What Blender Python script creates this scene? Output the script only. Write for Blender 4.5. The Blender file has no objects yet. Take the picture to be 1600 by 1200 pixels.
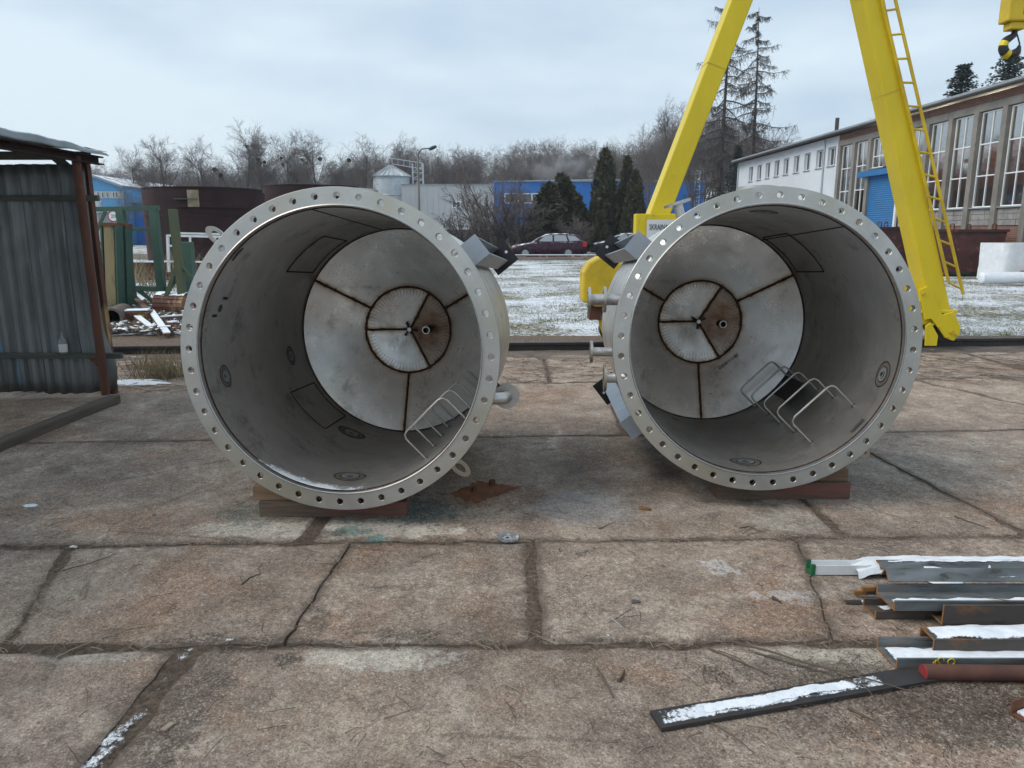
import bpy, bmesh, math, random
from math import sin, cos, pi, radians, sqrt, atan2
from mathutils import Vector, Matrix, noise as mnoise

random.seed(7)
SC = bpy.context.scene
C = SC.collection

# ------------------------------------------------------------------ camera, sky, sun, exposure
F_PX, HOR, CAMH = 1160.7, 362.0, 1.55
PITCH = math.atan((600 - HOR) / F_PX)
cam_d = bpy.data.cameras.new('camera')
cam = bpy.data.objects.new('camera', cam_d)
C.objects.link(cam)
cam.location = (0, 0, CAMH)
cam.rotation_euler = (pi / 2 - PITCH, 0, 0)
cam_d.sensor_width = 36
cam_d.lens = 36 * F_PX / 1600
cam_d.clip_end = 2000
SC.camera = cam

SUN_EL, SUN_AZ = radians(46), radians(-105)       # azimuth from +Y towards +X
world = bpy.data.worlds.new('World')
SC.world = world
world.use_nodes = True
wn = world.node_tree
wn.nodes.clear()


def wnode(t, **k):
    n = wn.nodes.new(t)
    for a, b in k.items():
        setattr(n, a, b)
    return n


def wl(a, b):
    wn.links.new(a, b)


w_out = wnode('ShaderNodeOutputWorld')
w_sky = wnode('ShaderNodeTexSky', sky_type='NISHITA', sun_disc=False, sun_elevation=SUN_EL, sun_rotation=SUN_AZ,
              air_density=1.0, dust_density=3.0, ozone_density=1.0)
w_b1 = wnode('ShaderNodeBackground'); w_b1.inputs[1].default_value = 0.10
wl(w_sky.outputs[0], w_b1.inputs[0])
w_tc = wnode('ShaderNodeTexCoord')
w_map = wnode('ShaderNodeMapping'); w_map.inputs['Scale'].default_value = (1.0, 1.0, 3.4); w_map.inputs['Location'].default_value = (.35, .2, .55)
wl(w_tc.outputs['Generated'], w_map.inputs[0])
w_no = wnode('ShaderNodeTexNoise'); w_no.inputs['Scale'].default_value = 1.35; w_no.inputs['Detail'].default_value = 5
w_no.inputs['Roughness'].default_value = 0.5
wl(w_map.outputs[0], w_no.inputs['Vector'])
w_r = wnode('ShaderNodeValToRGB')
w_r.color_ramp.elements[0].position = 0.40; w_r.color_ramp.elements[0].color = (0.335, 0.44, 0.56, 1)
w_r.color_ramp.elements[1].position = 0.58; w_r.color_ramp.elements[1].color = (0.545, 0.64, 0.705, 1)
wl(w_no.outputs['Fac'], w_r.inputs[0])
w_sep = wnode('ShaderNodeSeparateXYZ'); wl(w_tc.outputs['Generated'], w_sep.inputs[0])
w_hr = wnode('ShaderNodeMapRange'); w_hr.inputs[1].default_value = 0.0; w_hr.inputs[2].default_value = 0.14
w_hr.inputs[3].default_value = 0.6; w_hr.inputs[4].default_value = 0.0
wl(w_sep.outputs[2], w_hr.inputs[0])
w_mx = wnode('ShaderNodeMixRGB'); wl(w_hr.outputs[0], w_mx.inputs[0]); wl(w_r.outputs[0], w_mx.inputs[1])
w_mx.inputs[2].default_value = (0.545, 0.615, 0.66, 1)
w_b2 = wnode('ShaderNodeBackground'); wl(w_mx.outputs[0], w_b2.inputs[0]); w_b2.inputs[1].default_value = 1.0
w_ms = wnode('ShaderNodeMixShader'); w_ms.inputs[0].default_value = 0.9
wl(w_b1.outputs[0], w_ms.inputs[1]); wl(w_b2.outputs[0], w_ms.inputs[2]); wl(w_ms.outputs[0], w_out.inputs[0])

sun_d = bpy.data.lights.new('sun', 'SUN')
sun_d.energy = 1.5
sun_d.angle = radians(40)
sun_d.color = (1.0, 0.94, 0.86)
sun = bpy.data.objects.new('sun', sun_d)
C.objects.link(sun)
sdir = Vector((sin(SUN_AZ) * cos(SUN_EL), cos(SUN_AZ) * cos(SUN_EL), sin(SUN_EL)))
sun.rotation_euler = sdir.to_track_quat('Z', 'Y').to_euler()

vs = SC.view_settings
vs.view_transform = 'Standard'; vs.look = 'None'; vs.exposure = 0.55; vs.gamma = 1.0; vs.use_curve_mapping = False
cy = SC.cycles
cy.use_denoising = True
cy.max_bounces = 8; cy.diffuse_bounces = 3; cy.glossy_bounces = 5; cy.transmission_bounces = 4; cy.transparent_max_bounces = 6
cy.caustics_reflective = False; cy.caustics_refractive = False
cy.sample_clamp_indirect = 4
cy.use_adaptive_sampling = True; cy.adaptive_threshold = 0.018


# ------------------------------------------------------------------ helpers
def ray(px, py):
    xc = (px - 800) / F_PX; yc = (600 - py) / F_PX
    return Vector((xc, cos(PITCH) + yc * sin(PITCH), yc * cos(PITCH) - sin(PITCH)))


def at(px, py, Y):
    d = ray(px, py)
    return Vector((0, 0, CAMH)) + d * (Y / d.y)


def gr(px, py, z=0.0):
    d = ray(px, py)
    return Vector((0, 0, CAMH)) + d * ((z - CAMH) / d.z)


def tag(o, label=None, cat=None, group=None, kind=None):
    if label: o['label'] = label
    if cat: o['category'] = cat
    if group: o['group'] = group
    if kind: o['kind'] = kind
    return o


def thing(name, label, cat, loc=(0, 0, 0), rot=(0, 0, 0), group=None):
    o = bpy.data.objects.new(name, None)
    C.objects.link(o)
    o.location = loc; o.rotation_euler = rot
    o.empty_display_size = 0.1
    return tag(o, label, cat, group)


class MB:
    """collects shapes; build() links them as one mesh object"""

    def __init__(self, off=(0, 0, 0)):
        self.v = []; self.f = []; self.M = Matrix.Identity(4); self.off = Vector(off); self.mi = []; self.cur = 0

    def add(self, vs_, fs_):
        b = len(self.v)
        M = self.M; o = self.off
        self.v += [tuple(M @ Vector(p) - o) for p in vs_]
        self.f += [tuple(b + i for i in f) for f in fs_]
        self.mi += [self.cur] * len(fs_)
        return self

    def box(self, x0, x1, y0, y1, z0, z1):
        vs_ = [(x0, y0, z0), (x1, y0, z0), (x1, y1, z0), (x0, y1, z0), (x0, y0, z1), (x1, y0, z1), (x1, y1, z1), (x0, y1, z1)]
        return self.add(vs_, [(0, 3, 2, 1), (4, 5, 6, 7), (0, 1, 5, 4), (1, 2, 6, 5), (2, 3, 7, 6), (3, 0, 4, 7)])

    def bar(self, a, b, w, h, up=(0, 0, 1)):
        """box beam from a to b, w across, h along up"""
        a = Vector(a); b = Vector(b); d = (b - a).normalized()
        s = d.cross(Vector(up))
        if s.length < 1e-4: s = d.cross(Vector((1, 0, 0)))
        s.normalize(); u = s.cross(d)
        vs_ = []
        for p in (a, b):
            for i, j in ((-1, -1), (1, -1), (1, 1), (-1, 1)):
                vs_.append(p + s * (i * w / 2) + u * (j * h / 2))
        return self.add(vs_, [(0, 1, 2, 3), (7, 6, 5, 4), (0, 4, 5, 1), (1, 5, 6, 2), (2, 6, 7, 3), (3, 7, 4, 0)])

    def tube(self, pts, r, n=8, cap=True, closed=False):
        pts = [Vector(p) for p in pts]
        m = len(pts)
        rs = r if isinstance(r, (list, tuple)) else [r] * m
        vs_ = []; fs_ = []
        prev = None
        for i, p in enumerate(pts):
            if closed:
                d = pts[(i + 1) % m] - pts[i - 1]
            else:
                d = pts[min(i + 1, m - 1)] - pts[max(i - 1, 0)]
            if d.length < 1e-9: d = Vector((0, 0, 1))
            d.normalize()
            if prev is None:
                ref = Vector((0, 0, 1)) if abs(d.z) < 0.9 else Vector((1, 0, 0))
                s = d.cross(ref).normalized()
            else:
                s = prev - d * prev.dot(d)
                if s.length < 1e-6: s = d.cross(Vector((0.3, 0.5, 0.8)))
                s.normalize()
            prev = s
            u = d.cross(s)
            for k in range(n):
                a = 2 * pi * k / n
                vs_.append(p + (s * cos(a) + u * sin(a)) * rs[i])
        seg = m if closed else m - 1
        for i in range(seg):
            for k in range(n):
                i2 = (i + 1) % m
                fs_.append((i * n + k, i * n + (k + 1) % n, i2 * n + (k + 1) % n, i2 * n + k))
        if cap and not closed:
            fs_.append(tuple(range(n))[::-1]); fs_.append(tuple((m - 1) * n + k for k in range(n)))
        return self.add(vs_, fs_)

    def cyl(self, a, b, r, n=24, r2=None):
        return self.tube([a, b], [r, r if r2 is None else r2], n)

    def lathe(self, prof, n=48, a0=0.0, a1=2 * pi, axis='Z', close=False):
        """prof: (radius, height) list, spun about axis; close joins last to first"""
        full = abs(a1 - a0 - 2 * pi) < 1e-6
        cols = n if full else n + 1
        vs_ = []
        for k in range(cols):
            a = a0 + (a1 - a0) * k / n
            for r, h in prof:
                x, y = r * cos(a), r * sin(a)
                vs_.append((x, y, h) if axis == 'Z' else (x, h, y))
        m = len(prof); fs_ = []
        for k in range(n):
            k2 = (k + 1) % cols
            for i in range(m if close else m - 1):
                i2 = (i + 1) % m
                f = (k * m + i, k2 * m + i, k2 * m + i2, k * m + i2)
                fs_.append(f if axis == 'Z' else f[::-1])
        return self.add(vs_, fs_)

    def prism(self, poly, a, b, ux, uy):
        """2-D polygon (in ux,uy at a) swept from a to b"""
        a = Vector(a); b = Vector(b); ux = Vector(ux); uy = Vector(uy)
        n = len(poly)
        vs_ = [a + ux * p[0] + uy * p[1] for p in poly] + [b + ux * p[0] + uy * p[1] for p in poly]
        fs_ = [tuple(range(n))[::-1], tuple(range(n, 2 * n))]
        fs_ += [(i, (i + 1) % n, n + (i + 1) % n, n + i) for i in range(n)]
        return self.add(vs_, fs_)

    def grid(self, nx, ny, fn):
        vs_ = [fn(i / nx, j / ny) for j in range(ny + 1) for i in range(nx + 1)]
        fs_ = [(j * (nx + 1) + i, j * (nx + 1) + i + 1, (j + 1) * (nx + 1) + i + 1, (j + 1) * (nx + 1) + i) for j in range(ny) for i in range(nx)]
        return self.add(vs_, fs_)

    def mesh(self, name, mats, smooth=False, ang=40, fix=True):
        me = bpy.data.meshes.new(name)
        me.from_pydata(self.v, [], self.f)
        ms = mats if isinstance(mats, (list, tuple)) else [mats]
        for m in ms: me.materials.append(m)
        if len(ms) > 1: me.polygons.foreach_set('material_index', self.mi)
        if fix and len(self.f) < 60000:
            bm = bmesh.new(); bm.from_mesh(me)
            bmesh.ops.recalc_face_normals(bm, faces=bm.faces)
            bm.to_mesh(me); bm.free()
        if smooth:
            me.shade_smooth()
            me.set_sharp_from_angle(angle=radians(ang))
        me.update()
        return me

    def build(self, name, mats, parent=None, smooth=False, ang=40, bevel=0, fix=True):
        o = bpy.data.objects.new(name, self.mesh(name, mats, smooth, ang, fix))
        C.objects.link(o)
        if parent: o.parent = parent
        if bevel:
            md = o.modifiers.new('bevel', 'BEVEL'); md.width = bevel; md.segments = 2; md.limit_method = 'ANGLE'; md.angle_limit = radians(40)
            md.harden_normals = False
        return o


def copy_tree(o, parent=None):
    c = o.copy(); C.objects.link(c)
    if parent: c.parent = parent
    for ch in list(o.children): copy_tree(ch, c)
    return c


def struct(name, mb, mat, **k):
    o = mb.build(name, mat, **k); o['kind'] = 'structure'
    return o


def nz(x, y, z=0.0):
    return mnoise.noise(Vector((x, y, z)))


def text_mesh(s, size, mat, name, parent, M, align='CENTER', depth=0.0015):
    cu = bpy.data.curves.new('t', 'FONT'); cu.body = s; cu.size = size; cu.align_x = align; cu.extrude = depth; cu.resolution_u = 3
    cu.space_line = 1.05
    ob = bpy.data.objects.new('t', cu); C.objects.link(ob)
    dg = bpy.context.evaluated_depsgraph_get()
    me = bpy.data.meshes.new_from_object(ob.evaluated_get(dg))
    bpy.data.objects.remove(ob)
    me.transform(M)
    me.materials.clear(); me.materials.append(mat)
    o = bpy.data.objects.new(name, me); C.objects.link(o); o.parent = parent
    return o


# ------------------------------------------------------------------ materials
class N:
    def __init__(self, name):
        self.m = bpy.data.materials.new(name); self.m.use_nodes = True
        self.t = self.m.node_tree; self.b = self.t.nodes['Principled BSDF']; self.out = self.t.nodes['Material Output']

    def n(self, typ, **k):
        x = self.t.nodes.new(typ)
        for a, b in k.items(): setattr(x, a, b)
        return x

    def l(self, a, b):
        if isinstance(a, (int, float)): b.default_value = a
        elif isinstance(a, (tuple, list)): b.default_value = tuple(a) if len(a) == 4 or b.type != 'RGBA' else tuple(a) + (1,)
        else: self.t.links.new(a, b)

    def pos(self):
        return self.n('ShaderNodeNewGeometry').outputs['Position']

    def obj(self):
        return self.n('ShaderNodeTexCoord').outputs['Object']

    def mapv(self, vec, scale=(1, 1, 1), rot=(0, 0, 0), loc=(0, 0, 0)):
        x = self.n('ShaderNodeMapping'); self.l(vec, x.inputs[0])
        x.inputs['Location'].default_value = loc; x.inputs['Rotation'].default_value = rot; x.inputs['Scale'].default_value = scale
        return x.outputs[0]

    def noise(self, vec, scale, detail=5, rough=0.55, dist=0.0):
        x = self.n('ShaderNodeTexNoise'); self.l(vec, x.inputs['Vector'])
        x.inputs['Scale'].default_value = scale; x.inputs['Detail'].default_value = detail
        x.inputs['Roughness'].default_value = rough; x.inputs['Distortion'].default_value = dist
        return x.outputs['Fac']

    def vor(self, vec, scale, out='Distance', feature='F1', rnd=1.0):
        x = self.n('ShaderNodeTexVoronoi', feature=feature); self.l(vec, x.inputs['Vector']); x.inputs['Scale'].default_value = scale
        x.inputs['Randomness'].default_value = rnd
        return x.outputs[out]

    def mr(self, v, a, b, c=0.0, d=1.0, smooth=True):
        x = self.n('ShaderNodeMapRange'); self.l(v, x.inputs[0])
        if smooth: x.interpolation_type = 'SMOOTHSTEP'
        for i, q in enumerate((a, b, c, d)): self.l(q, x.inputs[i + 1])
        return x.outputs[0]

    def ma(self, op, a, b=0.0, c=0.0, clamp=False):
        x = self.n('ShaderNodeMath', operation=op, use_clamp=clamp)
        self.l(a, x.inputs[0]); self.l(b, x.inputs[1]); self.l(c, x.inputs[2])
        return x.outputs[0]

    def mix(self, fac, a, b, mode='MIX'):
        x = self.n('ShaderNodeMixRGB', blend_type=mode)
        self.l(fac, x.inputs[0]); self.l(a, x.inputs[1]); self.l(b, x.inputs[2])
        return x.outputs[0]

    def sep(self, v):
        x = self.n('ShaderNodeSeparateXYZ'); self.l(v, x.inputs[0]); return x.outputs

    def nrm_z(self):
        return self.sep(self.n('ShaderNodeNewGeometry').outputs['Normal'])[2]

    def attr(self, name):
        return self.n('ShaderNodeAttribute', attribute_name=name).outputs['Fac']

    def blob(self, P, x, y, rx, ry, wob=0.5, wscale=6.0):
        """soft irregular patch on the ground round (x, y): 1 inside, 0 outside"""
        s = self.sep(P)
        a = self.ma('DIVIDE', self.ma('SUBTRACT', s[0], x), rx); b = self.ma('DIVIDE', self.ma('SUBTRACT', s[1], y), ry)
        d = self.ma('SQRT', self.ma('ADD', self.ma('MULTIPLY', a, a), self.ma('MULTIPLY', b, b)))
        w = self.ma('MULTIPLY', self.ma('SUBTRACT', self.noise(P, wscale, 6, 0.65), 0.5), wob * 3)
        return self.mr(self.ma('ADD', d, w), 0.75, 1.05, 1.0, 0.0)

    def bump(self, h, strength=0.3, dist=0.01):
        x = self.n('ShaderNodeBump'); self.l(h, x.inputs['Height']); x.inputs['Strength'].default_value = strength; x.inputs['Distance'].default_value = dist
        self.l(x.outputs[0], self.b.inputs['Normal'])

    def done(self, col=None, rough=None, metal=None, spec=None):
        if col is not None: self.l(col, self.b.inputs['Base Color'])
        if rough is not None: self.l(rough, self.b.inputs['Roughness'])
        if metal is not None: self.l(metal, self.b.inputs['Metallic'])
        if spec is not None: self.l(spec, self.b.inputs['Specular IOR Level'])
        return self.m


SNOW = (0.80, 0.83, 0.87, 1)


def pm(name, c1, c2, scale=6, rough=0.6, metal=0.0, stain=None, stain2=None, bump=None, snow=None, coord='O', stretch=(1, 1, 1), rvar=0.15, grime=None):
    """generic weathered surface: two tones, up to two stains (colour, scale, lo, hi), relief, snow dust on what faces up"""
    g = N(name)
    P = g.mapv(g.obj() if coord == 'O' else g.pos(), stretch)
    a = g.noise(P, scale, 6, 0.6)
    col = g.mix(g.mr(a, 0.3, 0.7), c1, c2)
    r = g.ma('ADD', rough, g.ma('MULTIPLY', g.ma('SUBTRACT', g.noise(P, scale * 2.3, 4), 0.5), rvar * 2))
    met = metal
    for st in (stain, stain2):
        if st:
            m = g.mr(g.noise(P, st[1], 7, 0.65, 0.3), st[2], st[3])
            col = g.mix(m, col, st[0])
            if metal > 0:
                met = g.ma('MULTIPLY', met, g.ma('SUBTRACT', 1.0, m))
            r = g.ma('MAXIMUM', r, g.ma('MULTIPLY', m, 0.8))
    if snow:
        m = g.ma('MULTIPLY', g.mr(g.nrm_z(), 0.5, 0.9), g.mr(g.noise(P, snow[1], 6, 0.7), snow[0], snow[0] + 0.12))
        col = g.mix(m, col, SNOW); r = g.ma('MAXIMUM', r, g.ma('MULTIPLY', m, 0.9))
        met = g.ma('MULTIPLY', met, g.ma('SUBTRACT', 1.0, m))
    if bump: g.bump(g.noise(P, bump[0], 6, 0.65), bump[1], bump[2] if len(bump) > 2 else 0.01)
    return g.done(col, r, met)


RUST = (0.16, 0.06, 0.025, 1); RUST_D = (0.06, 0.028, 0.018, 1); RUST_O = (0.30, 0.11, 0.03, 1)
M = {}
M['wood'] = pm('old_timber', (0.19, 0.13, 0.09, 1), (0.09, 0.062, 0.046, 1), 5, 0.85, stain=((0.21, 0.085, 0.065, 1), 2.2, 0.48, 0.62), bump=(14, 0.6, 0.01), stretch=(0.5, 6, 6))
M['wood_pale'] = pm('pale_timber', (0.33, 0.22, 0.13, 1), (0.17, 0.11, 0.07, 1), 5, 0.85, bump=(14, 0.6, 0.01), stretch=(0.5, 6, 6))
M['rust'] = pm('rusty_steel', RUST, RUST_D, 5, 0.85, stain=(RUST_O, 9, 0.55, 0.72), bump=(40, 0.3, 0.004))
M['rust_dark'] = pm('dark_rusty_plate', (0.016, 0.006, 0.007, 1), (0.028, 0.009, 0.010, 1), 0.9, 0.95, stain=((0.045, 0.015, 0.014, 1), 2.4, 0.55, 0.75), stretch=(1, 1, 0.25), bump=(12, 0.2))
M['rust_red'] = pm('rusty_red_paint', (0.09, 0.030, 0.030, 1), (0.05, 0.022, 0.022, 1), 2.5, 0.7, stain=((0.20, 0.07, 0.045, 1), 3.5, 0.55, 0.7), snow=(0.55, 8))
M['rust_brown'] = pm('brown_rusted_post', (0.13, 0.05, 0.03, 1), (0.07, 0.03, 0.022, 1), 6, 0.8, stain=((0.38, 0.24, 0.13, 1), 2.6, 0.52, 0.66), stretch=(1, 1, 0.35), bump=(30, 0.3, 0.004))
M['yellow'] = pm('yellow_crane_paint', (0.70, 0.545, 0.008, 1), (0.62, 0.475, 0.008, 1), 2.5, 0.42, stain=((0.30, 0.20, 0.03, 1), 6, 0.62, 0.80), stain2=((0.12, 0.06, 0.025, 1), 22, 0.70, 0.76), bump=(4, 0.10, 0.01), rvar=0.12, stretch=(1, 1, .35))
M['yellow_dirty'] = pm('dirty_yellow_paint', (0.66, 0.47, 0.015, 1), (0.46, 0.32, 0.02, 1), 3, 0.5, stain=((0.07, 0.05, 0.03, 1), 5, 0.60, 0.75))
M['black'] = pm('black_paint', (0.010, 0.010, 0.012, 1), (0.018, 0.018, 0.02, 1), 4, 0.45)
M['dark_steel'] = pm('dark_steel', (0.035, 0.035, 0.037, 1), (0.06, 0.05, 0.045, 1), 8, 0.55, metal=0.3)
M['white_sign'] = pm('white_sign', (0.70, 0.72, 0.73, 1), (0.60, 0.62, 0.63, 1), 3, 0.4)
M['ink'] = pm('black_lettering', (0.015, 0.015, 0.02, 1), (0.02, 0.02, 0.03, 1), 3, 0.5)
M['white_paint'] = pm('white_paint', (0.72, 0.74, 0.75, 1), (0.55, 0.57, 0.58, 1), 3, 0.5, stain=((0.30, 0.20, 0.14, 1), 6, 0.64, 0.75))
M['green_paint'] = pm('green_painted_steel', (0.028, 0.075, 0.055, 1), (0.045, 0.10, 0.07, 1), 3, 0.6, stain=((0.12, 0.06, 0.035, 1), 6, 0.62, 0.74), snow=(0.62, 10))
M['green_worn'] = pm('worn_green_steel', (0.055, 0.085, 0.045, 1), (0.10, 0.10, 0.05, 1), 3, 0.75, stain=((0.25, 0.17, 0.08, 1), 2.0, 0.55, 0.68), stain2=((0.10, 0.035, 0.02, 1), 5, 0.62, 0.72), stretch=(1, 1, 0.3), snow=(0.6, 10))
M['leaf_thuja'] = pm('thuja_foliage', (0.030, 0.042, 0.022, 1), (0.065, 0.065, 0.032, 1), 1.5, 0.85, stain=((0.15, 0.12, 0.06, 1), 7, 0.50, 0.72))
M['leaf_spruce'] = pm('spruce_foliage', (0.010, 0.024, 0.018, 1), (0.020, 0.038, 0.026, 1), 1.5, 0.8)
M['bark'] = pm('grey_bark', (0.070, 0.060, 0.055, 1), (0.12, 0.105, 0.095, 1), 2.5, 0.9)
M['twig'] = pm('bare_twigs', (0.112, 0.092, 0.086, 1), (0.155, 0.13, 0.122, 1), 0.4, 0.9)  # twigs kept paler, part of the distance haze put into their colour
M['bark_dark'] = pm('larch_bark', (0.040, 0.033, 0.030, 1), (0.065, 0.055, 0.05, 1), 2.5, 0.9)
M['twig_dark'] = pm('larch_twigs', (0.045, 0.038, 0.034, 1), (0.075, 0.062, 0.055, 1), 0.6, 0.9)
M['mistletoe'] = pm('mistletoe', (0.045, 0.05, 0.035, 1), (0.06, 0.065, 0.045, 1), 3, 0.9)
M['dry_grass'] = pm('dry_grass', (0.30, 0.24, 0.14, 1), (0.17, 0.13, 0.08, 1), 3, 0.9, coord='W')
M['lawn'] = pm('winter_grass', (0.13, 0.13, 0.055, 1), (0.24, 0.22, 0.12, 1), 0.9, 0.9, coord='W', stain=((0.60, 0.62, 0.64, 1), 1.3, 0.42, 0.58))
M['stick'] = pm('dead_twig', (0.075, 0.052, 0.04, 1), (0.13, 0.095, 0.07, 1), 8, 0.9)
M['pale_stick'] = pm('dry_stalk', (0.36, 0.29, 0.22, 1), (0.26, 0.20, 0.15, 1), 8, 0.8)
M['snow'] = pm('snow', (0.80, 0.84, 0.88, 1), (0.70, 0.74, 0.79, 1), 9, 0.7, bump=(60, 0.5, 0.006))
M['tyre'] = pm('tyre_rubber', (0.02, 0.02, 0.02, 1), (0.03, 0.03, 0.03, 1), 8, 0.8)
M['rim'] = pm('alloy_rim', (0.45, 0.46, 0.47, 1), (0.35, 0.36, 0.37, 1), 8, 0.4, metal=0.6)
M['galv'] = pm('galvanised_steel', (0.50, 0.55, 0.58, 1), (0.40, 0.45, 0.48, 1), 2, 0.45, metal=0.35)
M['zinc'] = pm('bright_zinc', (0.55, 0.58, 0.60, 1), (0.45, 0.48, 0.5, 1), 2, 0.4, metal=0.6)
M['plastic'] = pm('white_wrap', (0.78, 0.81, 0.84, 1), (0.68, 0.72, 0.76, 1), 6, 0.35, bump=(9, 0.5, 0.02))
M['stone_w'] = pm('white_plaster', (0.62, 0.66, 0.70, 1), (0.55, 0.59, 0.63, 1), 0.6, 0.85, coord='W')
M['concrete_col'] = pm('grey_concrete', (0.24, 0.225, 0.20, 1), (0.17, 0.16, 0.145, 1), 1.5, 0.9, stain=((0.10, 0.09, 0.08, 1), 2.5, 0.6, 0.75), bump=(12, 0.3))
M['block'] = pm('grey_block', (0.33, 0.32, 0.305, 1), (0.22, 0.21, 0.20, 1), 2.2, 0.9, bump=(20, 0.4), coord='W')
M['mortar'] = pm('dark_mortar', (0.15, 0.145, 0.14, 1), (0.11, 0.105, 0.10, 1), 5, 0.95)
M['blue_clad'] = pm('blue_cladding', (0.010, 0.145, 0.46, 1), (0.012, 0.125, 0.41, 1), 0.3, 0.5, coord='W')
M['sky_blue_clad'] = pm('light_blue_cladding', (0.08, 0.32, 0.58, 1), (0.07, 0.28, 0.52, 1), 0.3, 0.6, coord='W')
M['grey_clad'] = pm('pale_grey_cladding', (0.45, 0.46, 0.47, 1), (0.40, 0.41, 0.42, 1), 0.3, 0.6, coord='W')
M['blue_door'] = pm('blue_shutter', (0.015, 0.15, 0.36, 1), (0.02, 0.13, 0.32, 1), 1.0, 0.5)
M['roof_grey'] = pm('grey_roof', (0.30, 0.32, 0.34, 1), (0.22, 0.24, 0.26, 1), 1.0, 0.7, snow=(0.40, 0.8))
M['pvc'] = pm('white_window_frame', (0.75, 0.77, 0.78, 1), (0.70, 0.72, 0.73, 1), 2, 0.5)
M['dark_plinth'] = pm('dark_plinth', (0.045, 0.045, 0.05, 1), (0.06, 0.06, 0.062, 1), 1, 0.9)
M['orange'] = pm('orange_curtain', (0.60, 0.16, 0.03, 1), (0.45, 0.10, 0.02, 1), 0.6, 0.6)
M['brown_int'] = pm('brown_interior', (0.24, 0.10, 0.07, 1), (0.14, 0.07, 0.055, 1), 0.5, 0.9)
M['car_purple'] = pm('plum_car_paint', (0.045, 0.012, 0.030, 1), (0.038, 0.010, 0.026, 1), 2, 0.28, metal=0.3, snow=(0.47, 2.5))
M['car_dark'] = pm('dark_blue_car_paint', (0.02, 0.026, 0.035, 1), (0.016, 0.02, 0.028, 1), 2, 0.28, metal=0.3, snow=(0.45, 2.5))
M['car_orange'] = pm('orange_van_paint', (0.62, 0.12, 0.03, 1), (0.55, 0.10, 0.03, 1), 2, 0.35, snow=(0.35, 2.5))
M['red_lamp'] = pm('red_lamp', (0.35, 0.015, 0.015, 1), (0.3, 0.01, 0.01, 1), 2, 0.25)
M['clear_lamp'] = pm('clear_lamp', (0.5, 0.52, 0.54, 1), (0.4, 0.42, 0.44, 1), 2, 0.15, metal=0.5)
M['brass_wire'] = pm('rusty_wire', (0.10, 0.06, 0.04, 1), (0.07, 0.045, 0.035, 1), 5, 0.7)
M['snow_dust'] = M['snow']


def mk_glass(name, col, tr=0.0, refl=1.0):
    g = N(name)
    g.done(col, 0.04, 0.0, 0.9)
    if tr > 0:
        t = g.n('ShaderNodeBsdfTransparent'); t.inputs[0].default_value = (0.8, 0.82, 0.82, 1)
        mx = g.n('ShaderNodeMixShader'); mx.inputs[0].default_value = 1 - tr
        g.l(t.outputs[0], mx.inputs[1]); g.l(g.b.outputs[0], mx.inputs[2]); g.l(mx.outputs[0], g.out.inputs[0])
    return g.m


M['glass'] = mk_glass('window_glass', (0.05, 0.055, 0.06, 1))


def mk_pane():
    g = N('hall_window_glass')
    gl = g.n('ShaderNodeBsdfGlossy'); gl.inputs['Color'].default_value = (.85, .88, .9, 1); gl.inputs['Roughness'].default_value = .03
    tr = g.n('ShaderNodeBsdfTransparent'); tr.inputs[0].default_value = (.75, .76, .76, 1)
    mx = g.n('ShaderNodeMixShader'); mx.inputs[0].default_value = .40; g.l(tr.outputs[0], mx.inputs[1]); g.l(gl.outputs[0], mx.inputs[2]); g.l(mx.outputs[0], g.out.inputs[0])
    return g.m


M['glass_hall'] = mk_pane()
M['car_glass'] = mk_glass('car_glass', (0.26, 0.30, 0.31, 1))  # base colour lightened to stand in for snow reflected in the windows


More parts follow.
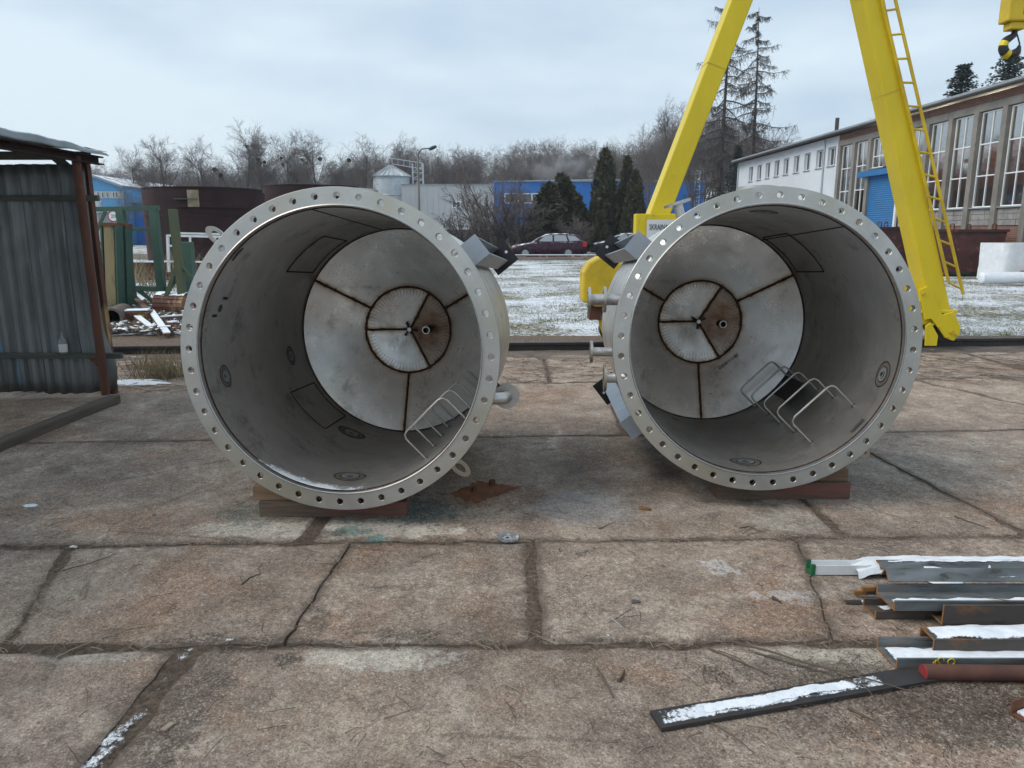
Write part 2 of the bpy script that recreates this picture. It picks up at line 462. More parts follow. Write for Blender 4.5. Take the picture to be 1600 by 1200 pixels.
def mk_stainless(name, c1, c2, r0, dirt=0.0, heat=False, streak=None, tint=None, metal=1.0, around=None):
    """bare stainless plate: rolling or grinding streaks, scuffs, brown heat tint along welds (attribute edge = metres to the weld)"""
    g = N(name)
    P = g.obj()
    s = g.sep(P)
    a = g.noise(P, 2.2, 8, 0.7, 0.3)
    col = g.mix(g.mr(a, 0.3, 0.72), c1, c2)
    rough = g.mr(g.noise(P, 5, 6, 0.65), 0.25, 0.75, r0 - 0.08, r0 + 0.10)
    if streak:
        rad = g.ma('SQRT', g.ma('ADD', g.ma('MULTIPLY', s[0], s[0]), g.ma('MULTIPLY', s[2], s[2])))
        ang = g.ma('ARCTAN2', s[2], s[0])
        cb = g.n('ShaderNodeCombineXYZ')
        if streak == 'ring':      # marks run round the axis
            g.l(g.ma('MULTIPLY', rad, 90.0), cb.inputs[0]); g.l(g.ma('MULTIPLY', ang, 2.2), cb.inputs[1])
        elif streak == 'radial':  # marks run in and out
            g.l(g.ma('MULTIPLY', rad, 5.0), cb.inputs[0]); g.l(g.ma('MULTIPLY', ang, 42.0), cb.inputs[1])
        else:                      # rolled plate, marks round the shell
            g.l(g.ma('MULTIPLY', s[1], 55.0), cb.inputs[0]); g.l(g.ma('MULTIPLY', ang, 2.5), cb.inputs[1])
        st = g.noise(cb.outputs[0], 1.0, 5, 0.7)
        col = g.mix(g.mr(st, 0.42, 0.22, 0.0, 0.45), col, (c2[0] * .45, c2[1] * .45, c2[2] * .44, 1))
        col = g.mix(g.mr(st, 0.55, 0.80, 0.0, 0.40), col, (min(1, c1[0] * 1.35), min(1, c1[1] * 1.35), min(1, c1[2] * 1.35), 1))
        rough = g.ma('ADD', rough, g.ma('MULTIPLY', g.ma('SUBTRACT', st, .5), .16))
    fine = g.noise(P, 75, 6, 0.8)
    col = g.mix(g.mr(fine, 0.44, 0.25, 0.0, 0.55), col, (c2[0] * .4, c2[1] * .39, c2[2] * .38, 1))
    met = metal
    if tint:
        m = g.mr(g.noise(P, 1.3, 3, 0.5), 0.48, 0.66, 0.0, 0.5)
        col = g.mix(m, col, tint)
    if dirt:
        m = g.mr(g.noise(P, 3.6, 9, 0.78, 0.3), 0.52, 0.70, 0.0, dirt)
        col = g.mix(m, col, (0.105, 0.092, 0.08, 1)); rough = g.ma('ADD', rough, g.ma('MULTIPLY', m, 0.2))
        sc = g.mr(g.noise(g.mapv(P, (75, 5.0, 14), (0.3, 0.5, 0.2)), 1.0, 4, 0.6), 0.66, 0.73, 0.0, 0.55)
        col = g.mix(sc, col, (0.78, 0.77, 0.75, 1))
        sc2 = g.mr(g.noise(g.mapv(P, (9, 30, 70), (0.9, 0.2, 0.6)), 1.0, 4, 0.6), 0.68, 0.74, 0.0, 0.6)
        col = g.mix(sc2, col, (0.13, 0.12, 0.11, 1))
    if around:
        ax, az, r0_, r1_ = around
        dx = g.ma('SUBTRACT', s[0], ax); dz = g.ma('SUBTRACT', s[2], az)
        dd_ = g.ma('ADD', g.ma('SQRT', g.ma('ADD', g.ma('MULTIPLY', dx, dx), g.ma('MULTIPLY', dz, dz))), g.ma('MULTIPLY', g.ma('SUBTRACT', g.noise(P, 9, 7, .75), .5), .34))
        m = g.mr(dd_, r0_ * .5, r1_ * .95, .92, 0.1)
        col = g.mix(m, col, g.mix(g.mr(g.noise(P, 14, 6, .7), .35, .65), (.13, .06, .03, 1), (.24, .135, .075, 1))); met = g.ma('SUBTRACT', met, g.ma('MULTIPLY', m, .35))
    if heat:
        e = g.attr('edge')
        w = g.ma('MULTIPLY', g.noise(P, 22, 6, 0.7), 0.06)
        e2 = g.ma('SUBTRACT', e, g.ma('SUBTRACT', w, 0.028))
        m1 = g.mr(e2, 0.0, 0.045, 0.65, 0.0)
        col = g.mix(m1, col, (0.33, 0.20, 0.10, 1))
        m2 = g.mr(e2, 0.0, 0.012, 0.9, 0.0)
        col = g.mix(m2, col, (0.045, 0.025, 0.017, 1))
        met = g.ma('SUBTRACT', metal, g.ma('MULTIPLY', m2, 0.6)); rough = g.ma('ADD', rough, g.ma('MULTIPLY', m1, 0.2))
    g.bump(g.noise(P, 7, 5, 0.65), 0.10, 0.01)
    return g.done(col, rough, met)


M['ss_flange'] = mk_stainless('machined_flange_steel', (0.56, 0.54, 0.505, 1), (0.43, 0.415, 0.385, 1), 0.42, streak='ring', tint=(0.42, 0.375, 0.25, 1))
M['ss_shell'] = mk_stainless('mill_stainless_plate', (0.73, 0.71, 0.68, 1), (0.54, 0.52, 0.495, 1), 0.38, dirt=0.62, streak='roll', metal=0.86)
M['ss_cone'] = mk_stainless('ground_stainless_plate', (0.50, 0.48, 0.455, 1), (0.385, 0.365, 0.34, 1), 0.31, dirt=0.42, heat=True, streak='ring', metal=1.0)
M['ss_tan'] = mk_stainless('rust_stained_stainless', (0.42, 0.38, 0.34, 1), (0.29, 0.25, 0.215, 1), 0.42, dirt=0.6, heat=True, streak='radial', metal=.7, around=(.15, 0, .10, .30))
M['ss_bright'] = mk_stainless('bright_stainless', (0.42, 0.41, 0.39, 1), (0.30, 0.29, 0.275, 1), 0.34)
M['ss_grey'] = mk_stainless('satin_stainless', (0.40, 0.43, 0.47, 1), (0.34, 0.37, 0.41, 1), 0.5)
M['weld'] = pm('weld_bead', (0.035, 0.020, 0.014, 1), (0.085, 0.045, 0.028, 1), 22, 0.6, metal=0.5, bump=(70, 0.6, 0.006))
M['weld_grey'] = pm('grey_weld_bead', (0.10, 0.095, 0.09, 1), (0.22, 0.21, 0.20, 1), 22, 0.5, metal=0.7, bump=(70, 0.6, 0.006))
M['scale'] = pm('heat_scale', (0.24, 0.21, 0.185, 1), (0.36, 0.33, 0.30, 1), 18, 0.5, metal=0.7)
M['mark'] = pm('felt_pen', (0.03, 0.027, 0.026, 1), (0.045, 0.04, 0.04, 1), 9, 0.7)


def mk_concrete():
    g = N('worn_concrete')
    P = g.pos()
    big = g.noise(P, 0.55, 4, 0.55)
    col = g.mix(g.mr(big, 0.35, 0.65), (0.300, 0.226, 0.178, 1), (0.215, 0.163, 0.130, 1))
    mid = g.noise(P, 3.1, 9, 0.72, 0.4)
    col = g.mix(g.mr(mid, 0.46, 0.70, 0.0, 0.85), col, (0.45, 0.38, 0.31, 1))
    col = g.mix(g.mr(mid, 0.48, 0.28, 0.0, 0.80), col, (0.145, 0.108, 0.083, 1))
    col = g.mix(g.mr(g.noise(P, 1.15, 7, 0.68, 0.6), 0.48, 0.66, 0.0, 0.7), col, (0.26, 0.145, 0.085, 1))
    # pale scoured patches and dark damp ones
    col = g.mix(g.mr(g.noise(g.mapv(P, (1, 1, 1), (0, 0, 0.6), (9, 3, 0)), 0.9, 9, 0.74, 0.8), 0.58, 0.70, 0.0, 0.8), col, (0.50, 0.455, 0.395, 1))
    col = g.mix(g.mr(g.noise(g.mapv(P, (1, 1, 1), (0, 0, 0.2), (3, 7, 0)), 1.7, 9, 0.75, 0.5), 0.55, 0.68, 0.0, 0.7), col, (0.125, 0.097, 0.080, 1))
    # places: cement by the left timbers, teal paint, chalky spots
    for (x, y, rx, ry, c, k, w) in (
            (-0.75, 3.70, 0.50, 0.14, (0.50, 0.45, 0.38, 1), 0.9, 0.8), (-1.30, 3.72, 0.42, 0.13, (0.47, 0.42, 0.36, 1), 0.8, 0.8),
            (1.52, 3.80, 0.26, 0.16, (0.44, 0.40, 0.34, 1), 0.7, 0.7), (-0.50, 2.52, 0.32, 0.10, (0.47, 0.43, 0.37, 1), 0.8, 0.8),
            (-1.60, 2.53, 0.26, 0.07, (0.43, 0.39, 0.34, 1), 0.7, 0.8), (1.18, 2.50, 0.38, 0.13, (0.48, 0.43, 0.35, 1), 0.85, 0.8),
            (-0.50, 3.98, 0.20, 0.20, (0.025, 0.085, 0.09, 1), 0.75, 1.7), (-0.86, 3.68, 0.11, 0.09, (0.06, 0.19, 0.18, 1), 0.7, 1.6),
            (-1.42, 3.95, 0.20, 0.22, (0.04, 0.085, 0.08, 1), 0.6, 1.6), (-0.70, 3.58, 0.05, 0.06, (0.04, 0.20, 0.19, 1), 0.8, 0.9),
            (0.98, 3.28, 0.07, 0.09, (0.60, 0.60, 0.60, 1), 0.5, 2.0), (1.22, 2.98, 0.17, 0.06, (0.55, 0.56, 0.57, 1), 0.4, 2.0),
            (0.36, 4.05, 0.35, 0.30, (0.33, 0.33, 0.34, 1), 0.45, 0.9), (-2.2, 3.85, 0.40, 0.22, (0.34, 0.19, 0.11, 1), 0.5, 1.5), (-.83, 2.49, .06, .05, (.07, .055, .045, 1), .85, 1.0), (-1.08, 2.2, .10, .50, (.11, .085, .068, 1), .75, 1.2), (-1.05, 2.60, .30, .05, (.10, .078, .062, 1), .7, 1.2), (-.78, 2.72, .05, .16, (.11, .085, .068, 1), .65, 1.2), (-.40, 2.66, .22, .04, (.10, .08, .064, 1), .7, 1.2), (-1.72, 2.54, .09, .04, (.08, .06, .05, 1), .8, .9), (-1.42, 3.58, .08, .05, (.09, .07, .055, 1), .75, 1.0), (-.98, 3.64, .09, .07, (.09, .072, .06, 1), .75, 1.0), (-.45, 3.05, .16, .035, (.12, .095, .076, 1), .55, 1.4), (.36, 3.40, .07, .05, (.08, .064, .05, 1), .7, 1.4), (1.48, 3.62, .10, .04, (.09, .07, .055, 1), .7, 1.3), (1.05, 2.40, .40, .10, (.11, .085, .068, 1), .7, 1.3), (1.75, 2.2, .65, .20, (.105, .08, .063, 1), .7, 1.0), (1.9, 2.95, .50, .30, (.12, .09, .07, 1), .6, 1.0), (1.9, 3.65, .6, .22, (.15, .11, .085, 1), .5, 1.2), (2.2, 5.0, 1.2, .8, (.36, .33, .30, 1), .35, 1.4), (-2.6, 5.4, .5, .12, (.12, .09, .07, 1), .5, 1.3),
            (-0.10, 4.22, 0.33, 0.22, (0.20, 0.075, 0.03, 1), 0.45, 0.8)):
        col = g.mix(g.ma('MULTIPLY', g.blob(P, x, y, rx, ry, w, 13.0), k), col, c)
    # aggregate and grit
    m2 = g.noise(g.mapv(P, (1, 1, 1), (0, 0, .9), (5, 2, 0)), 11, 8, .8)
    col = g.mix(g.mr(m2, .52, .70, 0, .6), col, (.44, .375, .30, 1))
    col = g.mix(g.mr(m2, .48, .30, 0, .75), col, (.10, .075, .058, 1))
    v = g.vor(P, 190, 'Color'); vv = g.sep(v)[0]
    col = g.mix(g.mr(vv, 0.84, 0.98, 0.0, 0.40), col, (0.56, 0.51, 0.45, 1))
    col = g.mix(g.mr(vv, 0.14, 0.02, 0.0, 0.45), col, (0.08, 0.064, 0.054, 1))
    fine = g.noise(P, 34, 8, 0.85)
    col = g.mix(g.mr(fine, 0.50, 0.70, 0.0, 0.55), col, (0.52, 0.455, 0.375, 1))
    col = g.mix(g.mr(fine, 0.48, 0.30, 0.0, 0.70), col, (0.095, 0.072, 0.056, 1))
    gr2 = g.noise(g.mapv(P, (1, 1, 1), (0, 0, 1.1)), 105, 5, 0.8)
    col = g.mix(g.mr(gr2, 0.53, 0.66, 0.0, 0.65), col, (0.60, 0.52, 0.43, 1))
    col = g.mix(g.mr(gr2, 0.46, 0.34, 0.0, 0.85), col, (0.075, 0.054, 0.041, 1))
    # hairline cracks
    ck = g.vor(g.mapv(P, (1, 1, 1), (0, 0, .4), (2, 5, 0)), 0.75, 'Distance', 'DISTANCE_TO_EDGE')
    wv = g.ma('ADD', ck, g.ma('MULTIPLY', g.ma('SUBTRACT', g.noise(P, 5, 6, .7), .5), .05))
    ckm = g.ma('MULTIPLY', g.mr(g.ma('ABSOLUTE', wv), 0.0, 0.008, 1.0, 0.0), g.mr(g.noise(P, 0.8, 3, .5), .46, .56))
    col = g.mix(g.ma('MULTIPLY', ckm, .35), col, (0.05, 0.04, 0.033, 1))
    # broken tone from patches down to grit
    k1 = g.mr(g.noise(g.mapv(P, (1, 1, 1), (0, 0, .5), (1, 8, 0)), 1.9, 6, .7, .5), .32, .68, .84, 1.30)
    k2 = g.mr(g.noise(g.mapv(P, (1, 1, 1), (0, 0, 2.1), (4, 1, 0)), 7.5, 7, .75, .3), .30, .70, .88, 1.20)
    k3 = g.mr(g.noise(g.mapv(P, (1, 1, 1), (0, 0, 1.3), (7, 6, 0)), 42, 6, .8), .28, .72, .74, 1.32)
    kk = g.ma('MULTIPLY', g.ma('MULTIPLY', k1, k2), k3)
    vm = g.n('ShaderNodeVectorMath', operation='SCALE'); g.l(col, vm.inputs[0]); g.l(kk, vm.inputs['Scale'])
    col = vm.outputs[0]
    # edge dirt with an outline of its own
    e = g.attr('edge')
    col = g.mix(g.mr(g.ma('ADD', e, g.ma('MULTIPLY', g.ma('SUBTRACT', g.noise(P, 11, 6, 0.7), 0.5), 0.16)), 0.0, 0.045, 0.65, 0.0), col, (0.115, 0.088, 0.071, 1))
    h = g.ma('ADD', g.ma('MULTIPLY', g.noise(P, 60, 6, 0.75), 1.0), g.ma('MULTIPLY', g.noise(P, 7, 5, 0.6), 1.6))
    g.bump(h, 0.8, 0.016)
    return g.done(col, g.mr(mid, 0.3, 0.7, 0.72, 0.95), 0.0, 0.3)


M['concrete'] = mk_concrete()


def mk_dirt():
    g = N('joint_dirt')
    P = g.pos()
    col = g.mix(g.mr(g.noise(P, 38, 8, 0.85), 0.36, 0.64), (0.085, 0.062, 0.047, 1), (0.27, 0.205, 0.155, 1))
    col = g.mix(g.mr(g.noise(P, 6, 5, 0.7), 0.40, 0.62, 0, .4), col, (0.12, 0.09, 0.07, 1))
    col = g.mix(g.mr(g.vor(P, 70, 'Distance'), 0.25, 0.05, 0.0, 0.5), col, (0.30, 0.25, 0.21, 1))
    g.bump(g.noise(P, 55, 6, 0.8), 1.0, 0.02)
    return g.done(col, 0.95, 0.0, 0.2)


M['dirt'] = mk_dirt()


def mk_field():
    g = N('snowy_grass')
    P = g.pos()
    gcol = g.mix(g.mr(g.noise(P, 0.5, 5, 0.6), 0.4, 0.6), (0.12, 0.115, 0.05, 1), (0.23, 0.19, 0.10, 1))
    gcol = g.mix(g.mr(g.noise(P, 14, 5, 0.7), 0.4, 0.7), gcol, (0.06, 0.055, 0.035, 1))
    m = g.ma('ADD', g.ma('MULTIPLY', g.noise(P, 13, 8, 0.85), 0.95), g.ma('MULTIPLY', g.noise(P, 0.45, 4, 0.6), 0.45))
    s = g.mr(m, 0.655, 0.735)
    col = g.mix(s, gcol, (0.74, 0.78, 0.83, 1))
    g.bump(g.noise(P, 16, 6, 0.75), 0.8, 0.05)
    return g.done(col, 0.9, 0.0, 0.2)


M['field'] = mk_field()


def mk_mud():
    g = N('gravel_mud')
    P = g.pos()
    col = g.mix(g.mr(g.noise(P, 1.4, 7, 0.65, 0.6), 0.35, 0.65), (0.20, 0.165, 0.14, 1), (0.115, 0.09, 0.074, 1))
    col = g.mix(g.mr(g.noise(P, 30, 6, 0.75), 0.5, 0.75, 0.0, 0.6), col, (0.33, 0.30, 0.27, 1))
    col = g.mix(g.mr(g.noise(P, 2.2, 8, 0.75), 0.62, 0.68), col, (0.70, 0.73, 0.77, 1))
    g.bump(g.noise(P, 25, 6, 0.75), 0.7, 0.03)
    return g.done(col, 0.95, 0.0, 0.2)


M['mud'] = mk_mud()


def mk_brick():
    g = N('red_brick')
    P = g.obj()
    s = g.sep(P)
    cmb = g.n('ShaderNodeCombineXYZ'); g.l(s[1], cmb.inputs[0]); g.l(s[2], cmb.inputs[1])
    b = g.n('ShaderNodeTexBrick'); g.l(cmb.outputs[0], b.inputs['Vector'])
    b.inputs['Color1'].default_value = (0.26, 0.105, 0.07, 1); b.inputs['Color2'].default_value = (0.17, 0.07, 0.05, 1)
    b.inputs['Mortar'].default_value = (0.22, 0.19, 0.17, 1); b.inputs['Scale'].default_value = 1.0
    b.inputs['Brick Width'].default_value = 0.26; b.inputs['Row Height'].default_value = 0.075; b.inputs['Mortar Size'].default_value = 0.01
    col = g.mix(g.mr(g.noise(P, 1.5, 6, 0.65), 0.5, 0.7, 0, 0.6), b.outputs['Color'], (0.11, 0.08, 0.07, 1))
    g.bump(b.outputs['Fac'], -0.5, 0.01)
    return g.done(col, 0.9)


M['brick'] = mk_brick()


def mk_sheet():
    """old dark zinc sheeting with pale drips"""
    g = N('old_zinc_sheet')
    P = g.obj()
    col = g.mix(g.mr(g.noise(g.mapv(P, (1, 1, 0.25)), 3.0, 6, 0.6), 0.35, 0.65), (0.125, 0.138, 0.144, 1), (0.21, 0.226, 0.232, 1))
    col = g.mix(g.mr(g.noise(P, 85, 3, 0.8), 0.60, 0.76, 0.0, 0.5), col, (0.32, 0.35, 0.37, 1))
    st = g.mr(g.noise(g.mapv(P, (16, 16, 0.9)), 1.0, 4, 0.6), 0.66, 0.74, 0.0, 0.6)
    col = g.mix(st, col, (0.33, 0.36, 0.38, 1))
    z = g.sep(P)[2]
    bl = g.ma('MULTIPLY', g.mr(g.noise(g.mapv(P, (22, 22, 1.5), (0, 0, 0), (4, 0, 0)), 1.0, 3, 0.5), 0.66, 0.71), g.mr(z, 0.75, 0.45))
    col = g.mix(g.ma('MULTIPLY', bl, 0.8), col, (0.16, 0.33, 0.48, 1))
    col = g.mix(g.mr(z, 0.35, 0.05, 0.0, 0.5), col, (0.085, 0.07, 0.055, 1))
    return g.done(col, g.mr(g.noise(P, 5, 4), 0.3, 0.7, 0.4, 0.6), 0.45)


M['sheet'] = mk_sheet()
M['sheet_roof'] = pm('roof_sheet', (0.30, 0.34, 0.36, 1), (0.20, 0.23, 0.25, 1), 3, 0.5, metal=0.3, snow=(0.45, 3))
M['wood_grey'] = pm('weathered_rail', (0.10, 0.11, 0.09, 1), (0.06, 0.07, 0.065, 1), 5, 0.85, stain=((0.15, 0.13, 0.08, 1), 4, 0.55, 0.7), stretch=(0.4, 5, 5), bump=(20, 0.4))
M['wood_dark'] = pm('dull_brown_timber', (0.13, 0.105, 0.085, 1), (0.07, 0.058, 0.048, 1), 5, 0.9, stretch=(5, .4, 5), bump=(20, 0.4))
M['hotrolled'] = pm('hot_rolled_steel', (0.175, 0.195, 0.20, 1), (0.075, 0.085, 0.09, 1), 16, 0.55, metal=0.2, stain=((0.20, 0.105, 0.05, 1), 9, 0.53, 0.68), stain2=((0.05, 0.045, 0.042, 1), 30, 0.58, 0.68), stretch=(0.25, 1, 1), bump=(60, 0.3, 0.003), rvar=.25)
M['hotrolled_rusty'] = pm('rusting_hot_rolled_steel', (0.10, 0.085, 0.075, 1), (0.060, 0.055, 0.052, 1), 7, 0.6, metal=0.25, stain=((0.24, 0.11, 0.04, 1), 9, 0.48, 0.66), stain2=((0.04, 0.035, 0.032, 1), 30, 0.56, 0.68), stretch=(0.25, 1, 1), bump=(60, 0.3, 0.003), rvar=.25)
M['cut_end'] = pm('rusty_cut_end', (0.30, 0.15, 0.05, 1), (0.18, 0.075, 0.03, 1), 15, 0.85)
M['red_end'] = pm('red_painted_end', (0.30, 0.035, 0.04, 1), (0.22, 0.03, 0.03, 1), 12, 0.6)


def mk_snow_layer():
    """thin snow: breaks up towards the edges of its patch (attribute edge 0..1)"""
    g = N('thin_snow')
    P = g.obj()
    col = g.mix(g.mr(g.noise(P, 20, 5, .7), .35, .65), (0.84, 0.87, 0.91, 1), (0.70, 0.74, 0.80, 1))
    g.bump(g.noise(P, 120, 5, .8), .7, .004)
    e = g.attr('edge')
    nn = g.ma('ADD', g.ma('MULTIPLY', g.noise(P, 70, 8, .9), 1.0), g.ma('MULTIPLY', g.ma('SUBTRACT', g.noise(P, 9, 4, .6), .22), .6))
    a = g.mr(g.ma('ADD', nn, g.ma('MULTIPLY', e, .55)), .84, .89)
    g.l(a, g.b.inputs['Alpha'])
    return g.done(col, .8)


M['snow_thin'] = mk_snow_layer()

M['green_yellowed'] = pm('yellowed_green_steel', (0.30, 0.23, 0.12, 1), (0.19, 0.16, 0.08, 1), 3, 0.8, stain=((0.05, 0.09, 0.05, 1), 2.2, 0.48, 0.60), stain2=((0.14, 0.05, 0.025, 1), 5, 0.60, 0.70), stretch=(1, 1, 0.3))

# ------------------------------------------------------------------ ground
g = MB()
g.grid(40, 40, lambda u, v: ((u - .5) * 700, -30 + v * 500, -0.05 - 0.0))
struct('ground', g, M['field'])
yard = MB(); yard.box(-14, 15, -4, 11.3, -0.3, -0.012)
yard_o = struct('concrete_yard', yard, M['dirt'])
def J(k, x):
    return (0.4, 2.59 + .012 * x, 3.555 + .024 * x, 5.54 + .047 * x, 7.62 + .05 * x, 9.42 + .062 * x)[k]


# one entry per row: cuts as (x at the near joint, x at the far joint, gap)
ROWS = [
    [(-14, -14, 0), (-5.2, -5.2, .03), (-3.3, -3.3, .02), (-1.205, -1.235, .09), (2.9, 2.9, .02), (6, 6, .03), (15, 15, 0)],
    [(-14, -14, 0), (-5.6, -5.6, .03), (-1.93, -2.22, .004), (-.87, -.82, .010), (.10, .095, .042), (1.24, 1.46, .006), (3.6, 3.6, .03), (7, 7, .03), (15, 15, 0)],
    [(-14, -14, 0), (-5.0, -5.0, .03), (-1.06, -.95, .05), (1.74, 1.70, .012), (2.70, 2.50, .004), (5.2, 5.2, .03), (8, 8, .03), (15, 15, 0)],
    [(-14, -14, 0), (-6.2, -6.2, .03), (.9, .9, .015), (4.9, 4.3, .03), (7.6, 7.6, .03), (15, 15, 0)],
    [(-14, -14, 0), (-5.0, -5.0, .04), (-2.2, -2.2, .04), (.4, .4, .04), (3.1, 3.1, .05), (5.9, 5.9, .05), (15, 15, 0)],
]


def joint_dist(x, y):
    d = min(abs(y - J(k, x)) for k in range(1, 5))
    for r in range(4):
        ya, yb = J(r, x), J(r + 1, x)
        if ya - .05 < y < yb + .05:
            v = (y - ya) / (yb - ya)
            for c in ROWS[r]: d = min(d, max(0, abs(x - (c[0] + (c[1] - c[0]) * v)) - c[2] / 2))
    return d


# earth in the joints, spilling over the slab edges in places
fill = MB()


def earth(u, v):
    x = -3.6 + 7.4 * u; y = 1.5 + 4.6 * v
    return (x, y, -.0050 + .0080 * nz(x * 2.6, y * 2.6, 5) + .0045 * nz(x * 14, y * 14, 8) - min(.02, max(0, joint_dist(x, y) - .012) * .16))


fill.grid(300, 190, earth)
fo_ = fill.build('joint_earth', M['dirt'], yard_o, smooth=True, fix=False); fo_['kind'] = 'stuff'


def slab(row, ca, cb, idx):
    nx = max(8, int(abs(cb[0] - ca[0]) / (0.05 if row < 3 else 0.1)))
    if ca[0] < -7 or cb[0] > 9: nx = 16
    ylen = J(row + 1, 0) - J(row, 0)
    ny = max(8, int(ylen / (0.05 if row < 3 else 0.1)))
    g0 = ca[2] / 2; g1 = cb[2] / 2; gy = 0.008
    tz = .002 + random.uniform(-.003, .003); tx = random.uniform(-.003, .003)
    edge = []
    m = MB()

    def fn(u, v):
        xa = ca[0] + (ca[1] - ca[0]) * v + g0; xb = cb[0] + (cb[1] - cb[0]) * v - g1
        x = xa + (xb - xa) * u
        ya = J(row, x) + gy; yb = J(row + 1, x) - gy
        y = ya + (yb - ya) * v
        L, W = xb - xa, yb - ya
        d = min(u * L, (1 - u) * L, v * W, (1 - v) * W)
        # ragged arrises
        wob = 0.016 * nz(x * 7, y * 7, 3.1) + 0.010 * nz(x * 23, y * 23, 5)
        k = max(0, 1 - d / 0.12)
        if u * L < .12 or (1 - u) * L < .12: x += wob * k
        if v * W < .12 or (1 - v) * W < .12: y += wob * 1.2 * k
        z = tz + tx * (u - .5) * 4 + 0.004 * nz(x * 1.3, y * 1.3, 1) + 0.0022 * nz(x * 6, y * 6, 2) + 0.0012 * nz(x * 17, y * 17, 4)
        chip = max(0, nz(x * 3.3, y * 3.3, 9) + .1)
        nar = .2 if (d == u * L and ca[2] < .012) or (d == (1 - u) * L and cb[2] < .012) else 1.0
        if d < 0.05: z -= (0.05 - d) / 0.05 * (0.003 + 0.022 * chip) * nar
        pit = nz(x * 2.1 + 40, y * 2.1, 11)
        if pit > 0.55: z -= min(.007, (pit - .55) * .08)
        edge.append(d)
        return (x, y, z)
    m.grid(nx, ny, fn)
    # skirt
    b = len(m.v); per = [i for i in range(nx + 1)] + [(j + 1) * (nx + 1) - 1 for j in range(1, ny + 1)] + \
        [ny * (nx + 1) + i for i in range(nx - 1, -1, -1)] + [j * (nx + 1) for j in range(ny - 1, 0, -1)]
    m.v += [(m.v[i][0], m.v[i][1], -.06) for i in per]; edge += [0.0] * len(per)
    k = len(per)
    m.f += [(per[i], per[(i + 1) % k], b + (i + 1) % k, b + i) for i in range(k)]; m.mi += [0] * k
    o = m.build('concrete_slab', M['concrete'], yard_o, smooth=True, ang=50)
    at_ = o.data.attributes.new('edge', 'FLOAT', 'POINT')
    at_.data.foreach_set('value', edge)
    return o


for r, cuts in enumerate(ROWS):
    for i in range(len(cuts) - 1):
        slab(r, cuts[i], cuts[i + 1], i)

# strip of mud along the crane rail
mud = MB()
mud.grid(90, 8, lambda u, v: (-13 + 27 * u, 9.05 + .062 * (-13 + 27 * u) + v * 1.6, 0.012 * nz(u * 60, v * 6, 2) + 0.012 - 0.06 * abs(v - .45) ** 1.5))
struct('mud_strip', mud, M['mud'], smooth=True)


def railY(x): return 9.72 + .062 * x


rail = thing('crane_rail', 'long dark steel crane rail across the yard behind both vessels', 'rail', (0, railY(0), 0), (0, 0, math.atan(.062)))
m = MB()
pr = [(-.06, 0), (.06, 0), (.06, .012), (.012, .022), (.012, .085), (.035, .095), (.035, .125), (-.035, .125), (-.035, .095), (-.012, .085), (-.012, .022), (-.06, .012)]
m.prism(pr, (-30, 0, -.01), (32, 0, -.01), (0, 1, 0), (0, 0, 1)); m.build('rail_head', M['dark_steel'], rail)
m = MB()
for k in range(-18, 20):
    m.box(k * 1.6 - .09, k * 1.6 + .09, -.11, .11, -.03, .004)
m.build('rail_clips', M['rust'], rail)['kind'] = 'stuff'

# ------------------------------------------------------------------ the two vessels
RO, RI, L_SH, CD, R_IN = 0.84, 0.744, 1.623, 0.205, 0.324


def flange_mesh(n=44, rin=RI + .006, rout=RO, rh=0.795, hr=0.0165, th=0.04):
    m = MB()
    for s in range(n):
        a0 = 2 * pi * (s - .5) / n; da = 2 * pi / n; ac = a0 + da / 2
        K = 16
        per = []
        for k in range(K):
            t = 2 * pi * k / K
            c, q = cos(t), sin(t)
            f = 1 / max(abs(c), abs(q)); c *= f; q *= f      # square
            rr = rin + (rout - rin) * (c + 1) / 2 if abs(c) > .999 else None
            # square mapped on the polar cell, the hole centre at rh
            r = rh + (rout - rh) * c if c > 0 else rh + (rh - rin) * c
            a = ac + q * da / 2
            per.append((r * cos(a), r * sin(a)))
        hole = []
        for k in range(K):
            t = 2 * pi * k / K
            x = rh + hr * cos(t); y = hr * sin(t)
            hole.append((x * cos(ac) - y * sin(ac), x * sin(ac) + y * cos(ac)))
        vs_ = [(x, 0, z) for x, z in per] + [(x, 0, z) for x, z in hole] + [(x, th, z) for x, z in per] + [(x, th, z) for x, z in hole]
        fs_ = []
        for k in range(K):
            j = (k + 1) % K
            fs_ += [(k, j, K + j, K + k), (2 * K + k, 3 * K + k, 3 * K + j, 2 * K + j), (K + k, K + j, 3 * K + j, 3 * K + k)]
            if k in (14, 15, 0, 1): fs_.append((k, 2 * K + k, 2 * K + j, j))     # outer rim
            if k in (6, 7, 8, 9): fs_.append((k, 2 * K + k, 2 * K + j, j))       # bore
        m.add(vs_, fs_)
    me = m.mesh('flange', M['ss_flange'], fix=False)
    bm = bmesh.new(); bm.from_mesh(me)
    bmesh.ops.remove_doubles(bm, verts=bm.verts, dist=1e-5)
    bmesh.ops.recalc_face_normals(bm, faces=bm.faces)
    bm.to_mesh(me); bm.free()
    return me


FLANGE = flange_mesh()


def ring_at(m, th, d, r0, r1, dz=0.002, n=28, R=RI):
    """flat ring lying on the inside of the shell"""
    vs_ = []; fs_ = []
    for k in range(n):
        a = 2 * pi * k / n
        for r in (r0, r1):
            ang = th + r * cos(a) / R; y = d + r * sin(a)
            vs_.append(((R - dz) * cos(ang), y, (R - dz) * sin(ang)))
    for k in range(n):
        j = (k + 1) % n
        fs_.append((2 * k, 2 * k + 1, 2 * j + 1, 2 * j))
    m.add(vs_, fs_)


